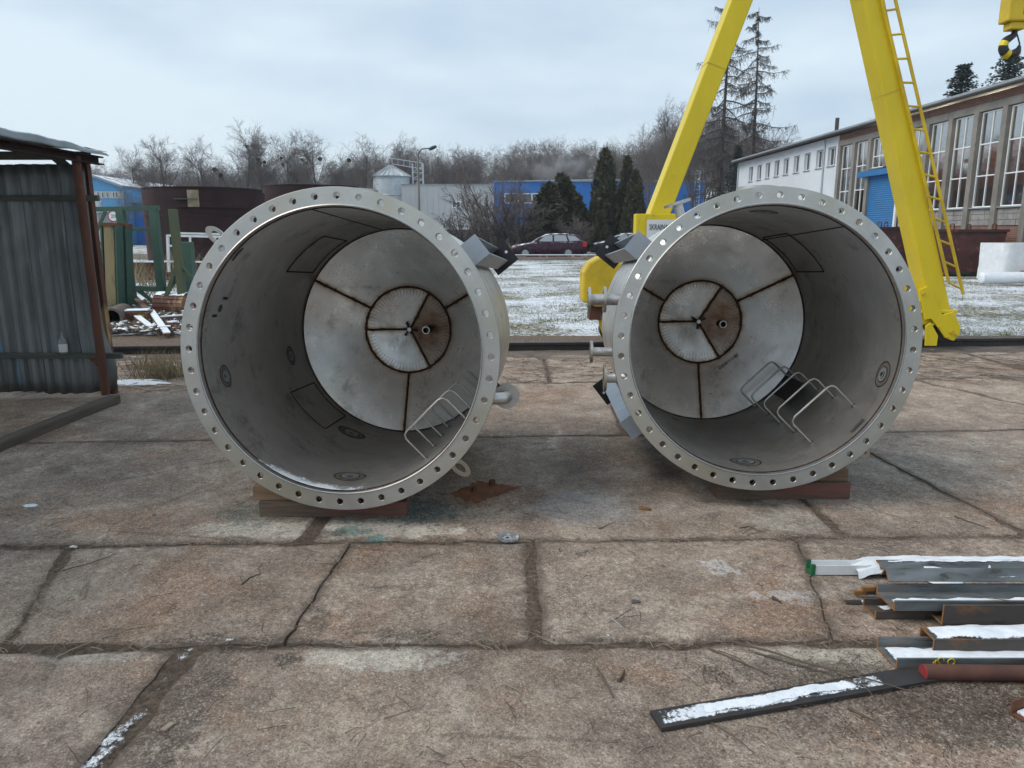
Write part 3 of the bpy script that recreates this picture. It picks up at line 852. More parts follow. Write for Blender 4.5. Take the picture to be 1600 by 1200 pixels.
def polar_seg(rA, yA, rB, yB, a0, a1, na, nr):
    """cone segment; returns MB and metres to its nearest weld"""
    m = MB(); edge = []

    def fn(u, v):
        a = a0 + (a1 - a0) * u; r = rA + (rB - rA) * v
        ln = sqrt((rA - rB) ** 2 + (yA - yB) ** 2)
        d = min(u * (a1 - a0) * r, (1 - u) * (a1 - a0) * r, v * ln + (0.03 if rA > .5 else 0), (1 - v) * ln if rB > .05 else 1)
        edge.append(d)
        return (r * cos(a), yA + (yB - yA) * v + .0015 * nz(a * 3, r * 9), r * sin(a))
    m.grid(na, nr, fn)
    return m, edge


def shell_pt(th, d, r): return (r * cos(th), d, r * sin(th))


def make_vessel(label, loc, yaw, pit, cfg):
    root = thing('steel_vessel', label, 'vessel', loc, (pit, 0, -yaw), 'open stainless vessels lying in the yard')
    fo = bpy.data.objects.new('flange', FLANGE); C.objects.link(fo); fo.parent = root
    fo.rotation_euler = (0, cfg['froll'], 0)
    md = fo.modifiers.new('bevel', 'BEVEL'); md.width = .002; md.segments = 1; md.limit_method = 'ANGLE'; md.angle_limit = radians(40)
    m = MB(); m.lathe([(RI, -.004), (RI, L_SH), (RI + .012, L_SH), (RI + .012, -.004)], 96, axis='Y', close=True)
    m.build('shell', M['ss_shell'], root, smooth=True)
    m = MB(); m.lathe([(RI + .0125, .30), (.782, .33), (.788, .36), (.788, 1.60), (RI + .0125, 1.64)], 96, axis='Y'); m.build('jacket', M['ss_shell'], root, smooth=True, ang=25)
    # lip weld round the mouth
    m = MB(); m.tube([((RI + .004) * cos(a), -.004, (RI + .004) * sin(a)) for a in [2 * pi * k / 120 for k in range(120)]], .006, 6, closed=True)
    m.build('mouth_weld', M['ss_bright'], root, smooth=True)
    m = MB(); m.tube([((RI - .001) * cos(a), .030, (RI - .001) * sin(a)) for a in [2 * pi * k / 120 for k in range(120)]], .005, 5, closed=True)
    m.build('inner_weld', M['weld'], root, smooth=True)
    # conical floor: three outer and three inner plates with brown welds
    th_out = [radians(30), radians(150), radians(270), radians(390)]
    for i in range(3):
        s, e = polar_seg(RI - .001, L_SH - .01, R_IN, L_SH + CD, th_out[i], th_out[i + 1], 48, 24)
        o = s.build('floor_plate', M['ss_cone'], root, smooth=True, fix=False)
        o.data.attributes.new('edge', 'FLOAT', 'POINT').data.foreach_set('value', e)
    APX = L_SH + CD + .075
    th_in = [radians(-60), radians(60), radians(180), radians(300)]
    for i in range(3):
        s, e = polar_seg(R_IN, L_SH + CD + .001, .012, APX, th_in[i], th_in[i + 1], 40, 16)
        o = s.build('centre_plate', M['ss_tan'] if i == 0 else M['ss_cone'], root, smooth=True, fix=False)
        if i == 0: o['label'] = 'rust stained plate with the outlet pipe'
        o.data.attributes.new('edge', 'FLOAT', 'POINT').data.foreach_set('value', e)
    for a in th_out[:3]:
        m = MB(); m.tube([((RI - .003) * cos(a), L_SH - .012, (RI - .003) * sin(a)), (R_IN * cos(a), L_SH + CD - .004, R_IN * sin(a))], .0085, 6)
        m.build('weld_seam', M['weld'], root, smooth=True)
    for a in th_in[:3]:
        m = MB(); m.tube([(R_IN * cos(a), L_SH + CD - .004, R_IN * sin(a)), (.02 * cos(a), APX - .004, .02 * sin(a))], .0085, 6)
        m.build('weld_seam', M['weld'], root, smooth=True)
    for R, y, w in ((R_IN, L_SH + CD - .003, .0075), (RI - .003, L_SH - .008, .006)):
        m = MB(); m.tube([(R * cos(a), y, R * sin(a)) for a in [2 * pi * k / 96 for k in range(96)]], w, 6, closed=True)
        m.build('ring_weld', M['weld'], root, smooth=True)
    # pen strokes round the centre plates
    m = MB()
    for k in range(72):
        a = 2 * pi * (k + .3) / 72
        if any(abs((a - q + pi) % (2 * pi) - pi) < .05 for q in th_in): continue
        r1 = R_IN - .012; r0 = r1 - random.uniform(.040, .062)
        y = lambda r: L_SH + CD + (R_IN - r) / (R_IN - .012) * .075 - .0022
        w = .0011
        vs_ = []
        for r in (r0, r1):
            for s in (-1, 1): vs_.append((r * cos(a) - s * w * sin(a), y(r), r * sin(a) + s * w * cos(a)))
        m.add(vs_, [(0, 1, 3, 2)])
    m.build('pen_strokes', M['mark'], root)['kind'] = 'stuff'
    # hub with three blades
    m = MB(); m.tube([(0, APX - .045, 0), (0, APX, 0)], .016, 12); hub = m.build('hub', M['ss_bright'], root, smooth=True)
    for k in range(3):
        a = radians(70 + 120 * k + cfg['hub'])
        m = MB(); m.add([(.012 * cos(a + .5), APX - .03, .012 * sin(a + .5)), (.058 * cos(a + .22), APX - .036, .058 * sin(a + .22)), (.062 * cos(a - .12), APX - .022, .062 * sin(a - .12)), (.012 * cos(a - .6), APX - .022, .012 * sin(a - .6)),
                         (.012 * cos(a + .5), APX - .026, .012 * sin(a + .5)), (.058 * cos(a + .22), APX - .032, .058 * sin(a + .22)), (.062 * cos(a - .12), APX - .018, .062 * sin(a - .12)), (.012 * cos(a - .6), APX - .018, .012 * sin(a - .6))],
                        [(0, 1, 2, 3), (7, 6, 5, 4), (0, 4, 5, 1), (1, 5, 6, 2), (2, 6, 7, 3), (3, 7, 4, 0)])
        m.build('blade', M['dark_steel'], root)
    # outlet pipe
    px_, pz_ = cfg['pipe']; py_ = L_SH + CD + .03
    m = MB(); m.tube([(px_, py_ - .11, pz_), (px_, py_ + .06, pz_)], .027, 20, cap=False); pi_ = m.build('outlet_pipe', M['dark_steel'], root, smooth=True)
    m = MB(); m.lathe([(.022, 0), (.029, 0), (.029, .008), (.022, .008)], 20, axis='Y', close=True)
    for i, v in enumerate(m.v): m.v[i] = (v[0] + px_, v[1] + py_ - .118, v[2] + pz_)
    m.build('rim', M['ss_bright'], pi_, smooth=True)
    m = MB(); m.tube([(px_, py_ - .03, pz_), (px_, py_ - .025, pz_)], .0215, 16); m.build('bore', M['black'], pi_)
    # wall fittings: nozzle mouths with a scorched ring
    for (thd, d, r) in cfg['noz']:
        t = radians(thd)
        m = MB(); ring_at(m, t, d, r * .95, r * 1.05, .0012); ring_at(m, t, d, r * .54, r * .64, .0016); nzl = m.build('scorched_ring', M['weld'], root, smooth=True)
        m = MB(); ring_at(m, t, d, r * .64, r * .97, .0008); m.build('tinted_ring', M['scale'], nzl, smooth=True)
        m = MB(); ring_at(m, t, d, r * .30, r * .56, .004); ring_at(m, t, d, r * .20, r * .32, .010); m.build('nozzle_lip', M['zinc'], nzl, smooth=True)  # bright lip colour stands in for light coming through the open nozzle
        m = MB(); ring_at(m, t, d, 0.0, r * .20, .001); m.build('nozzle_bore', M['black'], nzl)
    for (thd, d, r) in cfg['small']:
        t = radians(thd)
        m = MB(); ring_at(m, t, d, r * .45, r, .002); nzl = m.build('small_nozzle', M['weld_grey'], root, smooth=True)
        m = MB(); ring_at(m, t, d, 0.0, r * .47, .001); m.build('nozzle_bore', M['black'], nzl)
    # pad outlines welded from outside showing through as dark lines
    for (ta, tb, d0, d1) in cfg['pads']:
        ta, tb = radians(ta), radians(tb)
        m = MB()
        R = RI - .0015
        m.tube([shell_pt(ta, d0, R), shell_pt(ta, d1, R)], .0048, 5)
        m.tube([shell_pt(tb, d0, R), shell_pt(tb, d1, R)], .0048, 5)
        for d in (d0, d1): m.tube([shell_pt(ta + (tb - ta) * k / 10, d, R) for k in range(11)], .0048, 5)
        m.build('pad_outline', M['weld'], root, smooth=True)
    for (thd, d, w, h) in cfg['plates']:
        t = radians(thd); m = MB()
        for k in range(6):
            a = t - w / 2 / RI + w / RI * k / 5
            m.v += [shell_pt(a, d - h / 2, RI - .004), shell_pt(a, d + h / 2, RI - .004)]; m.mi += [0] if k else []
            if k: m.f.append((2 * k - 2, 2 * k - 1, 2 * k + 1, 2 * k))
        m.build('wall_tag', M['weld'] if cfg['tagdark'] else M['weld_grey'], root)
    # longitudinal seam of the shell
    m = MB(); a = radians(cfg['seam']); m.tube([shell_pt(a, .03, RI - .001), shell_pt(a, L_SH - .01, RI - .001)], .004, 5); m.build('shell_seam', M['weld'], root, smooth=True)
    # climbing rungs
    e = (-cos(radians(-45)), -sin(radians(-45)))
    for k in range(5):
        d = .322 + .302 * k
        fa = shell_pt(radians(-58), d, RI); fb = shell_pt(radians(-32.6), d, RI)
        ca = Vector(fa) + Vector((e[0], 0, e[1])) * .19; cb = Vector(fb) + Vector((e[0], 0, e[1])) * .19
        t = (cb - ca).normalized(); q = Vector((-e[0], 0, -e[1]))
        pts = [Vector(fa), ca + q * .035, ca + q * .010 + t * .010, ca + t * .035, cb - t * .035, cb + q * .010 - t * .010, cb + q * .035, Vector(fb)]
        m = MB(); m.tube(pts, .0068, 10); rg = m.build('rung', M['ss_bright'], root, smooth=True)
        m = MB()
        for p in (fa, fb):
            p = Vector(p); m.tube([p + q * .001, p - q * .006], [.016, .012], 10)
        m.build('foot_weld', M['weld_grey'], rg, smooth=True)
    if cfg.get('backplate'):
        m = MB()
        t0, t1 = radians(-47), radians(-33)
        m.grid(8, 2, lambda u, v: ((RI - .06) * cos(t0 + (t1 - t0) * u) - .0, 1.02 + v * .40, (RI - .06) * sin(t0 + (t1 - t0) * u)))
        bp = m.build('dark_pad', M['dark_steel'], root); sm = bp.modifiers.new('thick', 'SOLIDIFY'); sm.thickness = .012
    # snow lying on the bottom inside the mouth
    if cfg.get('snow'):
        m = MB(); nx_, ny_ = 60, 22; ed = []
        def sp(u, v):
            a = radians(-138 + 68 * u); d = .016 + .50 * v
            ed.append(.50 * min(1, u * 3, (1 - u) * 3) * max(0, 1 - v * 4) + .30 * min(1, u * 2.5, (1 - u) * 1.6) - .62 * v - .02 - (.3 if u > .85 else 0))
            return shell_pt(a, d, RI - .003 - .006 * max(0, 1 - v * 2.5) * min(1, u * 5, (1 - u) * 5))
        m.grid(nx_, ny_, sp); o = m.build('snow_drift', M['snow_thin'], root, smooth=True, fix=False)
        o.data.attributes.new('edge', 'FLOAT', 'POINT').data.foreach_set('value', ed)
    # outside: legs
    for thd, dr, y0_ in cfg['legs']:
        t = radians(thd); er = Vector((cos(t), 0, sin(t))); et = Vector((-sin(t), 0, cos(t))); ey = Vector((0, 1, 0))
        m = MB(); w = .062
        for (r0, r1, t0, t1) in ((.815, .825, -w, w), (.825, .915, -w, -w + .009), (.825, .915, w - .009, w)):
            vs_ = [er * (r + dr) + et * q + ey * y for y in (y0_ + .013, 1.90) for r, q in ((r0, t0), (r1, t0), (r1, t1), (r0, t1))]
            m.add(vs_, [(0, 1, 2, 3), (7, 6, 5, 4), (0, 4, 5, 1), (1, 5, 6, 2), (2, 6, 7, 3), (3, 7, 4, 0)])
        lg = m.build('leg', M['ss_grey'], root)
        m = MB(); vs_ = [er * (r + dr) + et * q + ey * y for y in (y0_, y0_ + .012) for r, q in ((.80, -.066), (.920, -.066), (.920, .066), (.80, .066))]
        m.add(vs_, [(0, 1, 2, 3), (7, 6, 5, 4), (0, 4, 5, 1), (1, 5, 6, 2), (2, 6, 7, 3), (3, 7, 4, 0)])
        m.build('cap_plate', M['ss_grey'], lg)
        m = MB(); vs_ = [er * (r + dr) + et * q + ey * y for y in (1.901, 1.918) for r, q in ((.79, -.10), (.985, -.10), (.985, .10), (.79, .10))]
        m.add(vs_, [(0, 1, 2, 3), (7, 6, 5, 4), (0, 4, 5, 1), (1, 5, 6, 2), (2, 6, 7, 3), (3, 7, 4, 0)])
        m.build('base_plate', M['black'], lg)
        m = MB(); c = er * (.945 + dr) - et * 0.0 + ey * 1.8985; m.tube([c, c + ey * .002], .011, 14); m.build('bolt_hole', M['snow'], lg)  # white disc, the brightness seen through the hole put into its colour
    # nozzles outside: list of (start, bends..., end, pipe radius, flange radius)
    for pts, pr_, fr, fl in cfg['out']:
        m = MB(); m.tube(pts, pr_, 16); nb = m.build('nozzle', M['ss_shell'], root, smooth=True)
        P = [Vector(p) for p in pts]
        for (f, where) in fl:
            a, b = (P[-2], P[-1]) if where == 'end' else (P[-2], P[-2] + (P[-1] - P[-2]) * where)
            dirn = (P[-1] - P[-2]).normalized(); c = b
            q = dirn.to_track_quat('Y', 'Z').to_matrix().to_4x4(); q.translation = c
            m = MB(); m.M = q; m.lathe([(pr_ * .8, 0), (f, 0), (f, .016), (pr_ * .8, .016)], 28, axis='Y', close=True)
            fo2 = m.build('nozzle_flange', M['ss_flange'], nb, smooth=True)
            m = MB(); m.M = q
            for k in range(4):
                a = pi / 4 + k * pi / 2; m.cyl((f * .75 * cos(a), .0155, f * .75 * sin(a)), (f * .75 * cos(a), .0175, f * .75 * sin(a)), .008, 10)
            m.cyl((0, .012, 0), (0, .0165, 0), pr_ * .8, 16)
            m.build('bolt_hole', M['black'], nb)
    # lifting eyes
    for (thd, d, tilt) in cfg['eyes']:
        t = radians(thd); er = Vector((cos(t), 0, sin(t))); et = Vector((-sin(t), 0, cos(t)))
        m = MB(); n = 24
        vs_ = []
        for y in (d, d + .014):
            for (ra, rb) in ((.036, .064), (.019, .034)):
                for k in range(n):
                    a = 2 * pi * k / n; vs_.append(er * (.876 + rb * cos(a)) + et * ra * sin(a) + Vector((0, y + tilt * rb * cos(a), 0)))
        fs_ = []
        for k in range(n):
            j = (k + 1) % n
            fs_ += [(k, j, n + j, n + k), (2 * n + k, 3 * n + k, 3 * n + j, 2 * n + j), (k, 2 * n + k, 2 * n + j, j), (n + k, n + j, 3 * n + j, 3 * n + k)]
        m.add(vs_, fs_); m.build('lifting_eye', M['ss_flange'], root, smooth=True)
    for (x, d, r, z) in cfg['top']:
        m = MB(); m.M = Matrix.Translation((x, d, 0)); m.lathe([(.001, z), (r, z), (r, z - .03), (r * .6, z - .031), (r * .6, .78)], 32, axis='Z'); m.build('top_nozzle', M['ss_flange'], root, smooth=True)
    return root


V_L = dict(legs=((38.5, 0, .302), (141.5, 0, .302), (-141.5, 0, .302), (-38.5, -.14, 1.66)), froll=radians(1.0), hub=40, pipe=(.150, .004), noz=[(-167.3, .262, .062), (-168.2, 1.30, .066), (-113.2, 1.237, .095), (-93.4, .311, .088)],
           small=[(163, .21, .022), (85, 1.0, .03)], pads=[(-150, -124, 1.045, 1.525), (119, 145, .96, 1.48)], plates=[(137, .075, .09, .02), (166, .155, .014, .05), (158.5, .235, .014, .05)], tagdark=True, seam=100, snow=True,
           out=[([(.70, .30, -.275), (.80, .30, -.275), (.825, .306, -.275), (.842, .325, -.275), (.85, .355, -.275), (.85, .38, -.275)], .034, .072, [(.072, 'end')])],
           eyes=[(137, .055, -.2), (-44.5, .06, .3)], top=[(-.02, .52, .12, .882)])
V_R = dict(legs=((38.5, 0, .302), (141.5, 0, .302), (-141.5, 0, .302), (-38.5, 0, .302)), froll=radians(2.4), hub=75, pipe=(.165, -.012), noz=[(-14.9, .17, .075), (-90.4, .271, .088), (85.3, .399, .08)],
           small=[(-108.8, 1.396, .03)], pads=[(32, 60, .95, 1.50)], plates=[(-40.2, .10, .10, .035)], tagdark=False, seam=58, backplate=True,
           out=[([(-.70, .40, .22), (-.945, .40, .22)], .034, .075, [(.075, 'end'), (.078, .62)]), ([(-.70, .42, -.10), (-.925, .42, -.10)], .028, .068, [(.068, 'end')]),
                ([(-.70, .34, -.25), (-.845, .34, -.25)], .03, .085, [(.08, 'end')]), ([(-.36, .62, .66), (-.405, .62, .80)], .03, .075, [(.085, 'end')])],
           eyes=[(-45.5, .12, .3)], top=[(.03, .45, .12, .884)])
vl = make_vessel('left of the two open stainless vessels, snow grains inside its mouth', (-.90, 3.799, .935), .061, -.064, V_L)
vr = make_vessel('right of the two open stainless vessels, lying in front of the yellow crane', (1.399, 4.055, .950), .050, -.056, V_R)


# writing scribbled on the right vessel's floor
Mt = Matrix.Rotation(-radians(58), 4, 'Y')
aa = radians(-52)
rr = .40
text_mesh('0450/1/1/85', .038, M['mark'], 'pen_writing', vr, Matrix.Translation((rr * cos(aa) - .01, L_SH + CD - .050, rr * sin(aa))) @ Matrix.Rotation(radians(-38), 4, 'Y') @ Matrix.Rotation(pi / 2 - .42, 4, 'X'), depth=.0008)


def timber(name, label, x0, x1, y0, y1, z0, z1, mat, rz=0, split=None):
    c = Vector(((x0 + x1) / 2, (y0 + y1) / 2, z0))
    o = thing(name, label, 'timber', c, (0, 0, rz), 'timbers under the vessels') if False else None
    m = MB(off=c); nseg = 24
    # slightly worn sawn section
    def fn(u, v):
        a = v * 4; x = x0 + (x1 - x0) * u
        cs = [(y0, z0), (y1, z0), (y1, z1), (y0, z1), (y0, z0)]
        i = min(int(a), 3); t = a - i
        y = cs[i][0] + (cs[i + 1][0] - cs[i][0]) * t; z = cs[i][1] + (cs[i + 1][1] - cs[i][1]) * t
        n_ = .004 * nz(x * 6, y * 14, z * 14) + .002 * nz(x * 25, y * 20, z * 30)
        return (x, y + n_, max(z + n_, z0))
    m.grid(nseg, 16, fn)
    n0 = 17
    m.f.append(tuple(j * (nseg + 1) for j in range(16))); m.mi.append(0)
    m.f.append(tuple(j * (nseg + 1) + nseg for j in range(16))[::-1]); m.mi.append(0)
    ob = m.build(name, mat, smooth=True, ang=35)
    ob.location = c; ob.rotation_euler = (0, 0, rz)
    return tag(ob, label, 'timber', 'timbers under the vessels')


timber('timber_beam', 'lower reddish timber beam on the concrete under the left vessel', -1.40, -.585, 3.89, 4.07, 0, .085, M['wood'])
timber('timber_beam', 'upper pale timber plank between the left vessel and its reddish beam', -1.44, -.70, 3.93, 4.09, .087, .165, M['wood_pale'], rz=.03)
timber('timber_beam', 'lower dark timber beam on the concrete under the right vessel', 1.21, 1.995, 4.165, 4.34, 0, .10, M['wood'])
timber('timber_beam', 'short upper timber block wedged under the right vessel', 1.55, 1.99, 4.20, 4.36, .102, .175, M['wood_pale'], rz=-.02)

# ------------------------------------------------------------------ gantry crane
CX, CY = 3.65, 9.95
crane = thing('gantry_crane', 'yellow A-frame gantry crane leg standing on the rail behind the right vessel', 'crane', (CX, CY, 0))
OF = (CX, CY, 0)


def cpart(name, mat, fn, parent=None, **k):
    m = MB(off=OF); fn(m)
    return m.build(name, mat, parent or crane, **k)


def leg_line(p, q):
    return lambda z: Vector((p.x + (q.x - p.x) * (z - p.z) / (q.z - p.z), CY, z))


LL = leg_line(at(1035, 325, CY - .17), at(1160, 0, CY - .17)); LR = leg_line(at(1461, 443, CY - .17), at(1366, 0, CY - .17))
cpart('leg', M['yellow'], lambda m: m.bar(LL(.50), LL(6.62), .25, .34, (0, 1, 0)), bevel=.012)
lr = cpart('leg', M['yellow'], lambda m: m.bar(LR(.50), LR(6.62), .25, .34, (0, 1, 0)), bevel=.012)
def joint_band(m):
    for f_, z in ((LL, 3.55), (LR, 3.25)):
        m.bar(f_(z), f_(z + .012), .256, .346, (0, 1, 0))
cpart('splice_plate', M['yellow_dirty'], joint_band)
cpart('head_beam', M['yellow'], lambda m: m.box(3.2, 4.1, CY - .35, CY + .35, 6.5, 6.8), bevel=.01)
cpart('girder', M['yellow'], lambda m: m.box(3.40, 3.90, -9, CY + 1.5, 6.81, 7.6), bevel=.01)
cpart('trolley', M['yellow_dirty'], lambda m: m.box(3.3, 4.0, 5.3, 6.3, 6.45, 6.80), bevel=.01)
cpart('end_carriage', M['yellow'], lambda m: m.box(1.35, 5.72, CY - .15, CY + .15, .34, .66), bevel=.01)


def poly_px(m, pts, Y0, Y1):
    """plate with the outline given in the XZ plane, from Y0 to Y1"""
    m.prism([(p[0], p[1]) for p in pts], (0, Y0, 0), (0, Y1, 0), (1, 0, 0), (0, 0, 1))


def xz(px, py, Y):
    p = at(px, py, Y); return (p.x, p.z)


YF = CY - .24
YOKE = [xz(x, y, YF) for x, y in ((1437, 453), (1450, 447), (1473, 492), (1491, 487), (1501, 510), (1500, 522), (1490, 533), (1477, 528), (1466, 512), (1455, 498), (1445, 500))]
yk = cpart('wheel_yoke', M['yellow'], lambda m: poly_px(m, YOKE, YF, YF + .03), bevel=.006)
cpart('wheel_yoke', M['yellow'], lambda m: poly_px(m, [(x, z) for x, z in YOKE], CY + .20, CY + .23), bevel=.006)
cpart('wheel_guard', M['yellow'], lambda m: poly_px(m, [xz(x, y, YF - .03) for x, y in ((1445, 509), (1453, 504), (1464, 524), (1462, 540), (1444, 540))], YF - .06, YF - .03), bevel=.006)
cpart('foot_plate', M['yellow'], lambda m: m.box(5.40, 5.86, CY - .2, CY + .2, .50, .54), bevel=.006)
def bolts(m):
    for x, y, r in ((1443, 459, .022), (1487, 519, .03), (1494, 524, .014), (1480, 527, .014), (1457, 507, .012), (1466, 511, .012), (1461, 521, .012)):
        p = at(x, y, YF); m.cyl((p.x, YF - .02, p.z), (p.x, YF + .001, p.z), r, 12)
cpart('yoke_bolts', M['yellow_dirty'], bolts, yk)
for wx in (5.80, 1.33):
    cpart('rail_wheel', M['dark_steel'], lambda m: m.cyl((wx, CY - .09 - (.13 if wx < 2 else 0), .285), (wx, CY + .09 - (.13 if wx < 2 else 0), .285), .172, 32))
# drive end left of the right vessel: rounded cover, guard, sign box
def cover(m):
    prof = [xz(x, y, 9.45) for x, y in ((908, 470), (909, 425), (918, 410), (934, 401), (952, 402), (966, 408), (984, 425), (987, 476), (930, 478))]
    poly_px(m, prof, 9.30, 9.75)
cpart('motor_cover', M['yellow_dirty'], cover, bevel=.03)
cpart('gearbox', M['rust_brown'], lambda m: m.box(.98, 1.25, 9.42, 9.68, .45, .66), bevel=.01)
cpart('side_guard', M['yellow'], lambda m: poly_px(m, [xz(x, y, 9.5) for x, y in ((928, 472), (975, 472), (975, 540), (950, 545), (938, 512))], 9.5, 9.56), bevel=.006)
SB0, SB1 = at(994, 334, 9.55), at(1068, 392, 9.55)
cpart('switch_box', M['yellow'], lambda m: m.box(SB0.x, SB1.x, 9.55, 9.75, SB1.z, SB0.z), bevel=.008)
S0, S1 = at(1011, 343, 9.53), at(1056, 388, 9.53)
sg = cpart('sign', M['white_sign'], lambda m: m.box(S0.x, S1.x, 9.530, 9.538, S1.z, S0.z))
RX = Matrix.Rotation(pi / 2, 4, 'X')
for s, py_ in (('SKRAJNA', 359), ('1 mb', 371)):
    c_ = at(1029, py_, 9.53)
    text_mesh(s, .098 if s != '1 mb' else .085, M['ink'], 'lettering', sg, Matrix.Translation((c_.x - CX, 9.5275 - CY, c_.z)) @ RX @ Matrix.Diagonal((.60 if s != '1 mb' else .75, 1, 1, 1)))
# ladder on the right leg
lad = None
for a, b in (((1378, 0), (1482, 440)), ((1399, 0), (1505, 460))):
    A, B = at(*a, CY - .21), at(*b, CY - .21); A2 = A + (A - B) * .5
    o = cpart('ladder_rail', M['yellow_dirty'], lambda m: m.tube([A2, B], .021, 8), smooth=True)
for k in range(-8, 13):
    t = (k + .45) / 12.4
    A = at(1378, 0, CY - .21) .lerp(at(1482, 440, CY - .21), t); B = at(1399, 0, CY - .21).lerp(at(1505, 460, CY - .21), t * .985 - .008)
    cpart('ladder_rung', M['yellow_dirty'], lambda m: m.tube([A, B], .014, 8), smooth=True)

HP = at(1580, 72, 5.8)
hook = thing('crane_hook', 'yellow and black striped crane hook and block hanging at the top right', 'hook', HP)
m = MB()
for s in (-.06, .06): m.tube([(s, 0, .30), (s * .8, 0, 3.75)], .006, 6)
m.build('hoist_cable', M['dark_steel'], hook)
m = MB(); m.box(-.085, .11, -.06, .06, .155, .34); hb = m.build('hook_block', M['yellow_dirty'], hook, bevel=.012)
m = MB()
for z in (.30, .225): m.box(.02, .112, -.062, .062, z - .022, z + .022)
m.build('black_stripe', M['black'], hb)
m = MB(); m.box(-.05, .06, -.045, .045, .105, .156); m.build('swivel', M['yellow_dirty'], hook, bevel=.008)
pts = []; rs = []
for k in range(19):
    a = radians(118 - k * 16.6)
    pts.append((.058 * cos(a) * -1 * -1, 0, .058 * sin(a))); rs.append(.030 if 4 < k < 14 else .026)
# throat opens to the right: start under the shank, go round the left and bottom
pts = [(.012, 0, .115), (.010, 0, .075)] + [(.0 + .058 * cos(radians(100 + k * 16)), 0, .058 * sin(radians(100 + k * 16)) - .002) for k in range(1, 18)]
rs = [.020, .022] + [.024 + .010 * sin(pi * k / 17) for k in range(1, 15)] + [.020, .014, .006]
def hk(m):
    pass
for i in range(0, len(pts) - 1, 1):
    pass
m = MB(); seg = [(0, 4, 0), (4, 6, 1), (6, 9, 0), (9, 11, 1), (11, len(pts) - 1, 0)]
for a, b, mi in seg:
    m.cur = mi; m.tube(pts[a:b + 1], rs[a:b + 1], 14)
m.build('hook_body', [M['black'], M['yellow']], hook, smooth=True)
m = MB(); m.bar((.03, 0, .085), (.062, 0, .01), .012, .004); m.build('safety_latch', M['dark_steel'], hook)

# ------------------------------------------------------------------ shed on the left
SX, SY = -3.80, 6.75
shed = thing('sheet_metal_shed', 'dark corrugated metal shed with rusty post at the left edge', 'shed', (SX, SY, 0))
SO = (SX, SY, 0)


def spart(name, mat, fn, parent=None, **k):
    m = MB(off=SO); fn(m); return m.build(name, mat, parent or shed, **k)


def sheet_wall(x1, x0, seed, curl):
    def f(m):
        n = int(abs(x1 - x0) / .0125)
        top = 2.145 + .02 * nz(seed, 3.3); bot = .045 + .035 * nz(seed, 8.1)

        def fn(u, v):
            x = x0 + (x1 - x0) * u; z = bot + (top - bot) * v
            ph = (x / .118) % 1.0
            t = 0 if ph < .32 else ((ph - .32) / .13 if ph < .45 else (1 if ph < .8 else (1 - (ph - .8) / .2)))
            y = 6.96 - .030 * t + .008 * nz(x * 3, z * 2, seed)
            if curl:
                k = max(0, (u - .55) / .45)
                y += k * k * (.04 + .05 * max(0, 1 - z / 1.2))
                x += k * (.085 * math.exp(-((z - .26) / .26) ** 2))
            if v < .04: z += .012 * nz(x * 14, seed)
            return (x, y, z)
        m.grid(n, 18, fn)
    o = spart('wall_sheet', M['sheet'], f, smooth=True, ang=25, fix=False)
    sd = o.modifiers.new('thick', 'SOLIDIFY'); sd.thickness = .0025


xs = [-3.885, -4.45, -5.18, -6.0, -6.85, -7.7]
for i in range(5): sheet_wall(xs[i], xs[i + 1] - .03, i * 1.7 + .4, i == 0)
p = at(0, 308, 6.86); q = at(150, 310, 6.86)
spart('wall_rail', M['wood_grey'], lambda m: m.box(-7.8, q.x, 6.88, 6.925, q.z - .022, q.z + .03), bevel=.004)
p2 = at(182, 558, 6.80)
spart('wall_rail', M['wood_grey'], lambda m: m.box(-7.8, p2.x, 6.88, 6.925, p2.z - .03, p2.z + .022), bevel=.004)
po = spart('post', M['rust_brown'], lambda m: m.tube([(SX + .01, SY + .02, .06), (SX - .004, SY + .02, 1.1), (SX - .02, SY + .02, 2.20)], [.038, .039, .037], 14), smooth=True)
spart('gusset', M['rust'], lambda m: m.prism([(-.12, 0), (0, 0), (0, -.12)], (SX - .03, SY + .07, .40), (SX - .03, SY + .076, .40), (1, 0, 0), (0, 0, 1)))
spart('rear_post', M['rust_brown'], lambda m: m.bar((-3.90, 7.10, 0), (-3.93, 7.10, 2.2), .07, .07, (0, 1, 0)), bevel=.004)
spart('eave_beam', M['rust_dark'], lambda m: m.prism([(-.03, 0), (.03, 0), (.03, .012), (-.018, .012), (-.018, .062), (.03, .062), (.03, .074), (-.03, .074)], (SX + .02, SY + .35, 2.150), (SX + .02, .5, 2.150), (1, 0, 0), (0, 0, 1)))


def flash(m):
    m.grid(70, 4, lambda u, v: (SX + .075 - .02 * v + .008 * sin(u * 90) * v, SY + .40 - 6.6 * u, 2.232 + (.062 + .012 * nz(u * 9, 2) - .04 * max(0, .10 - u) / .10) * v + .003 * sin(u * 90)))
fl_ = spart('roof_edge', M['sheet_roof'], flash, smooth=True, fix=False); fl_.modifiers.new('t', 'SOLIDIFY').thickness = .003


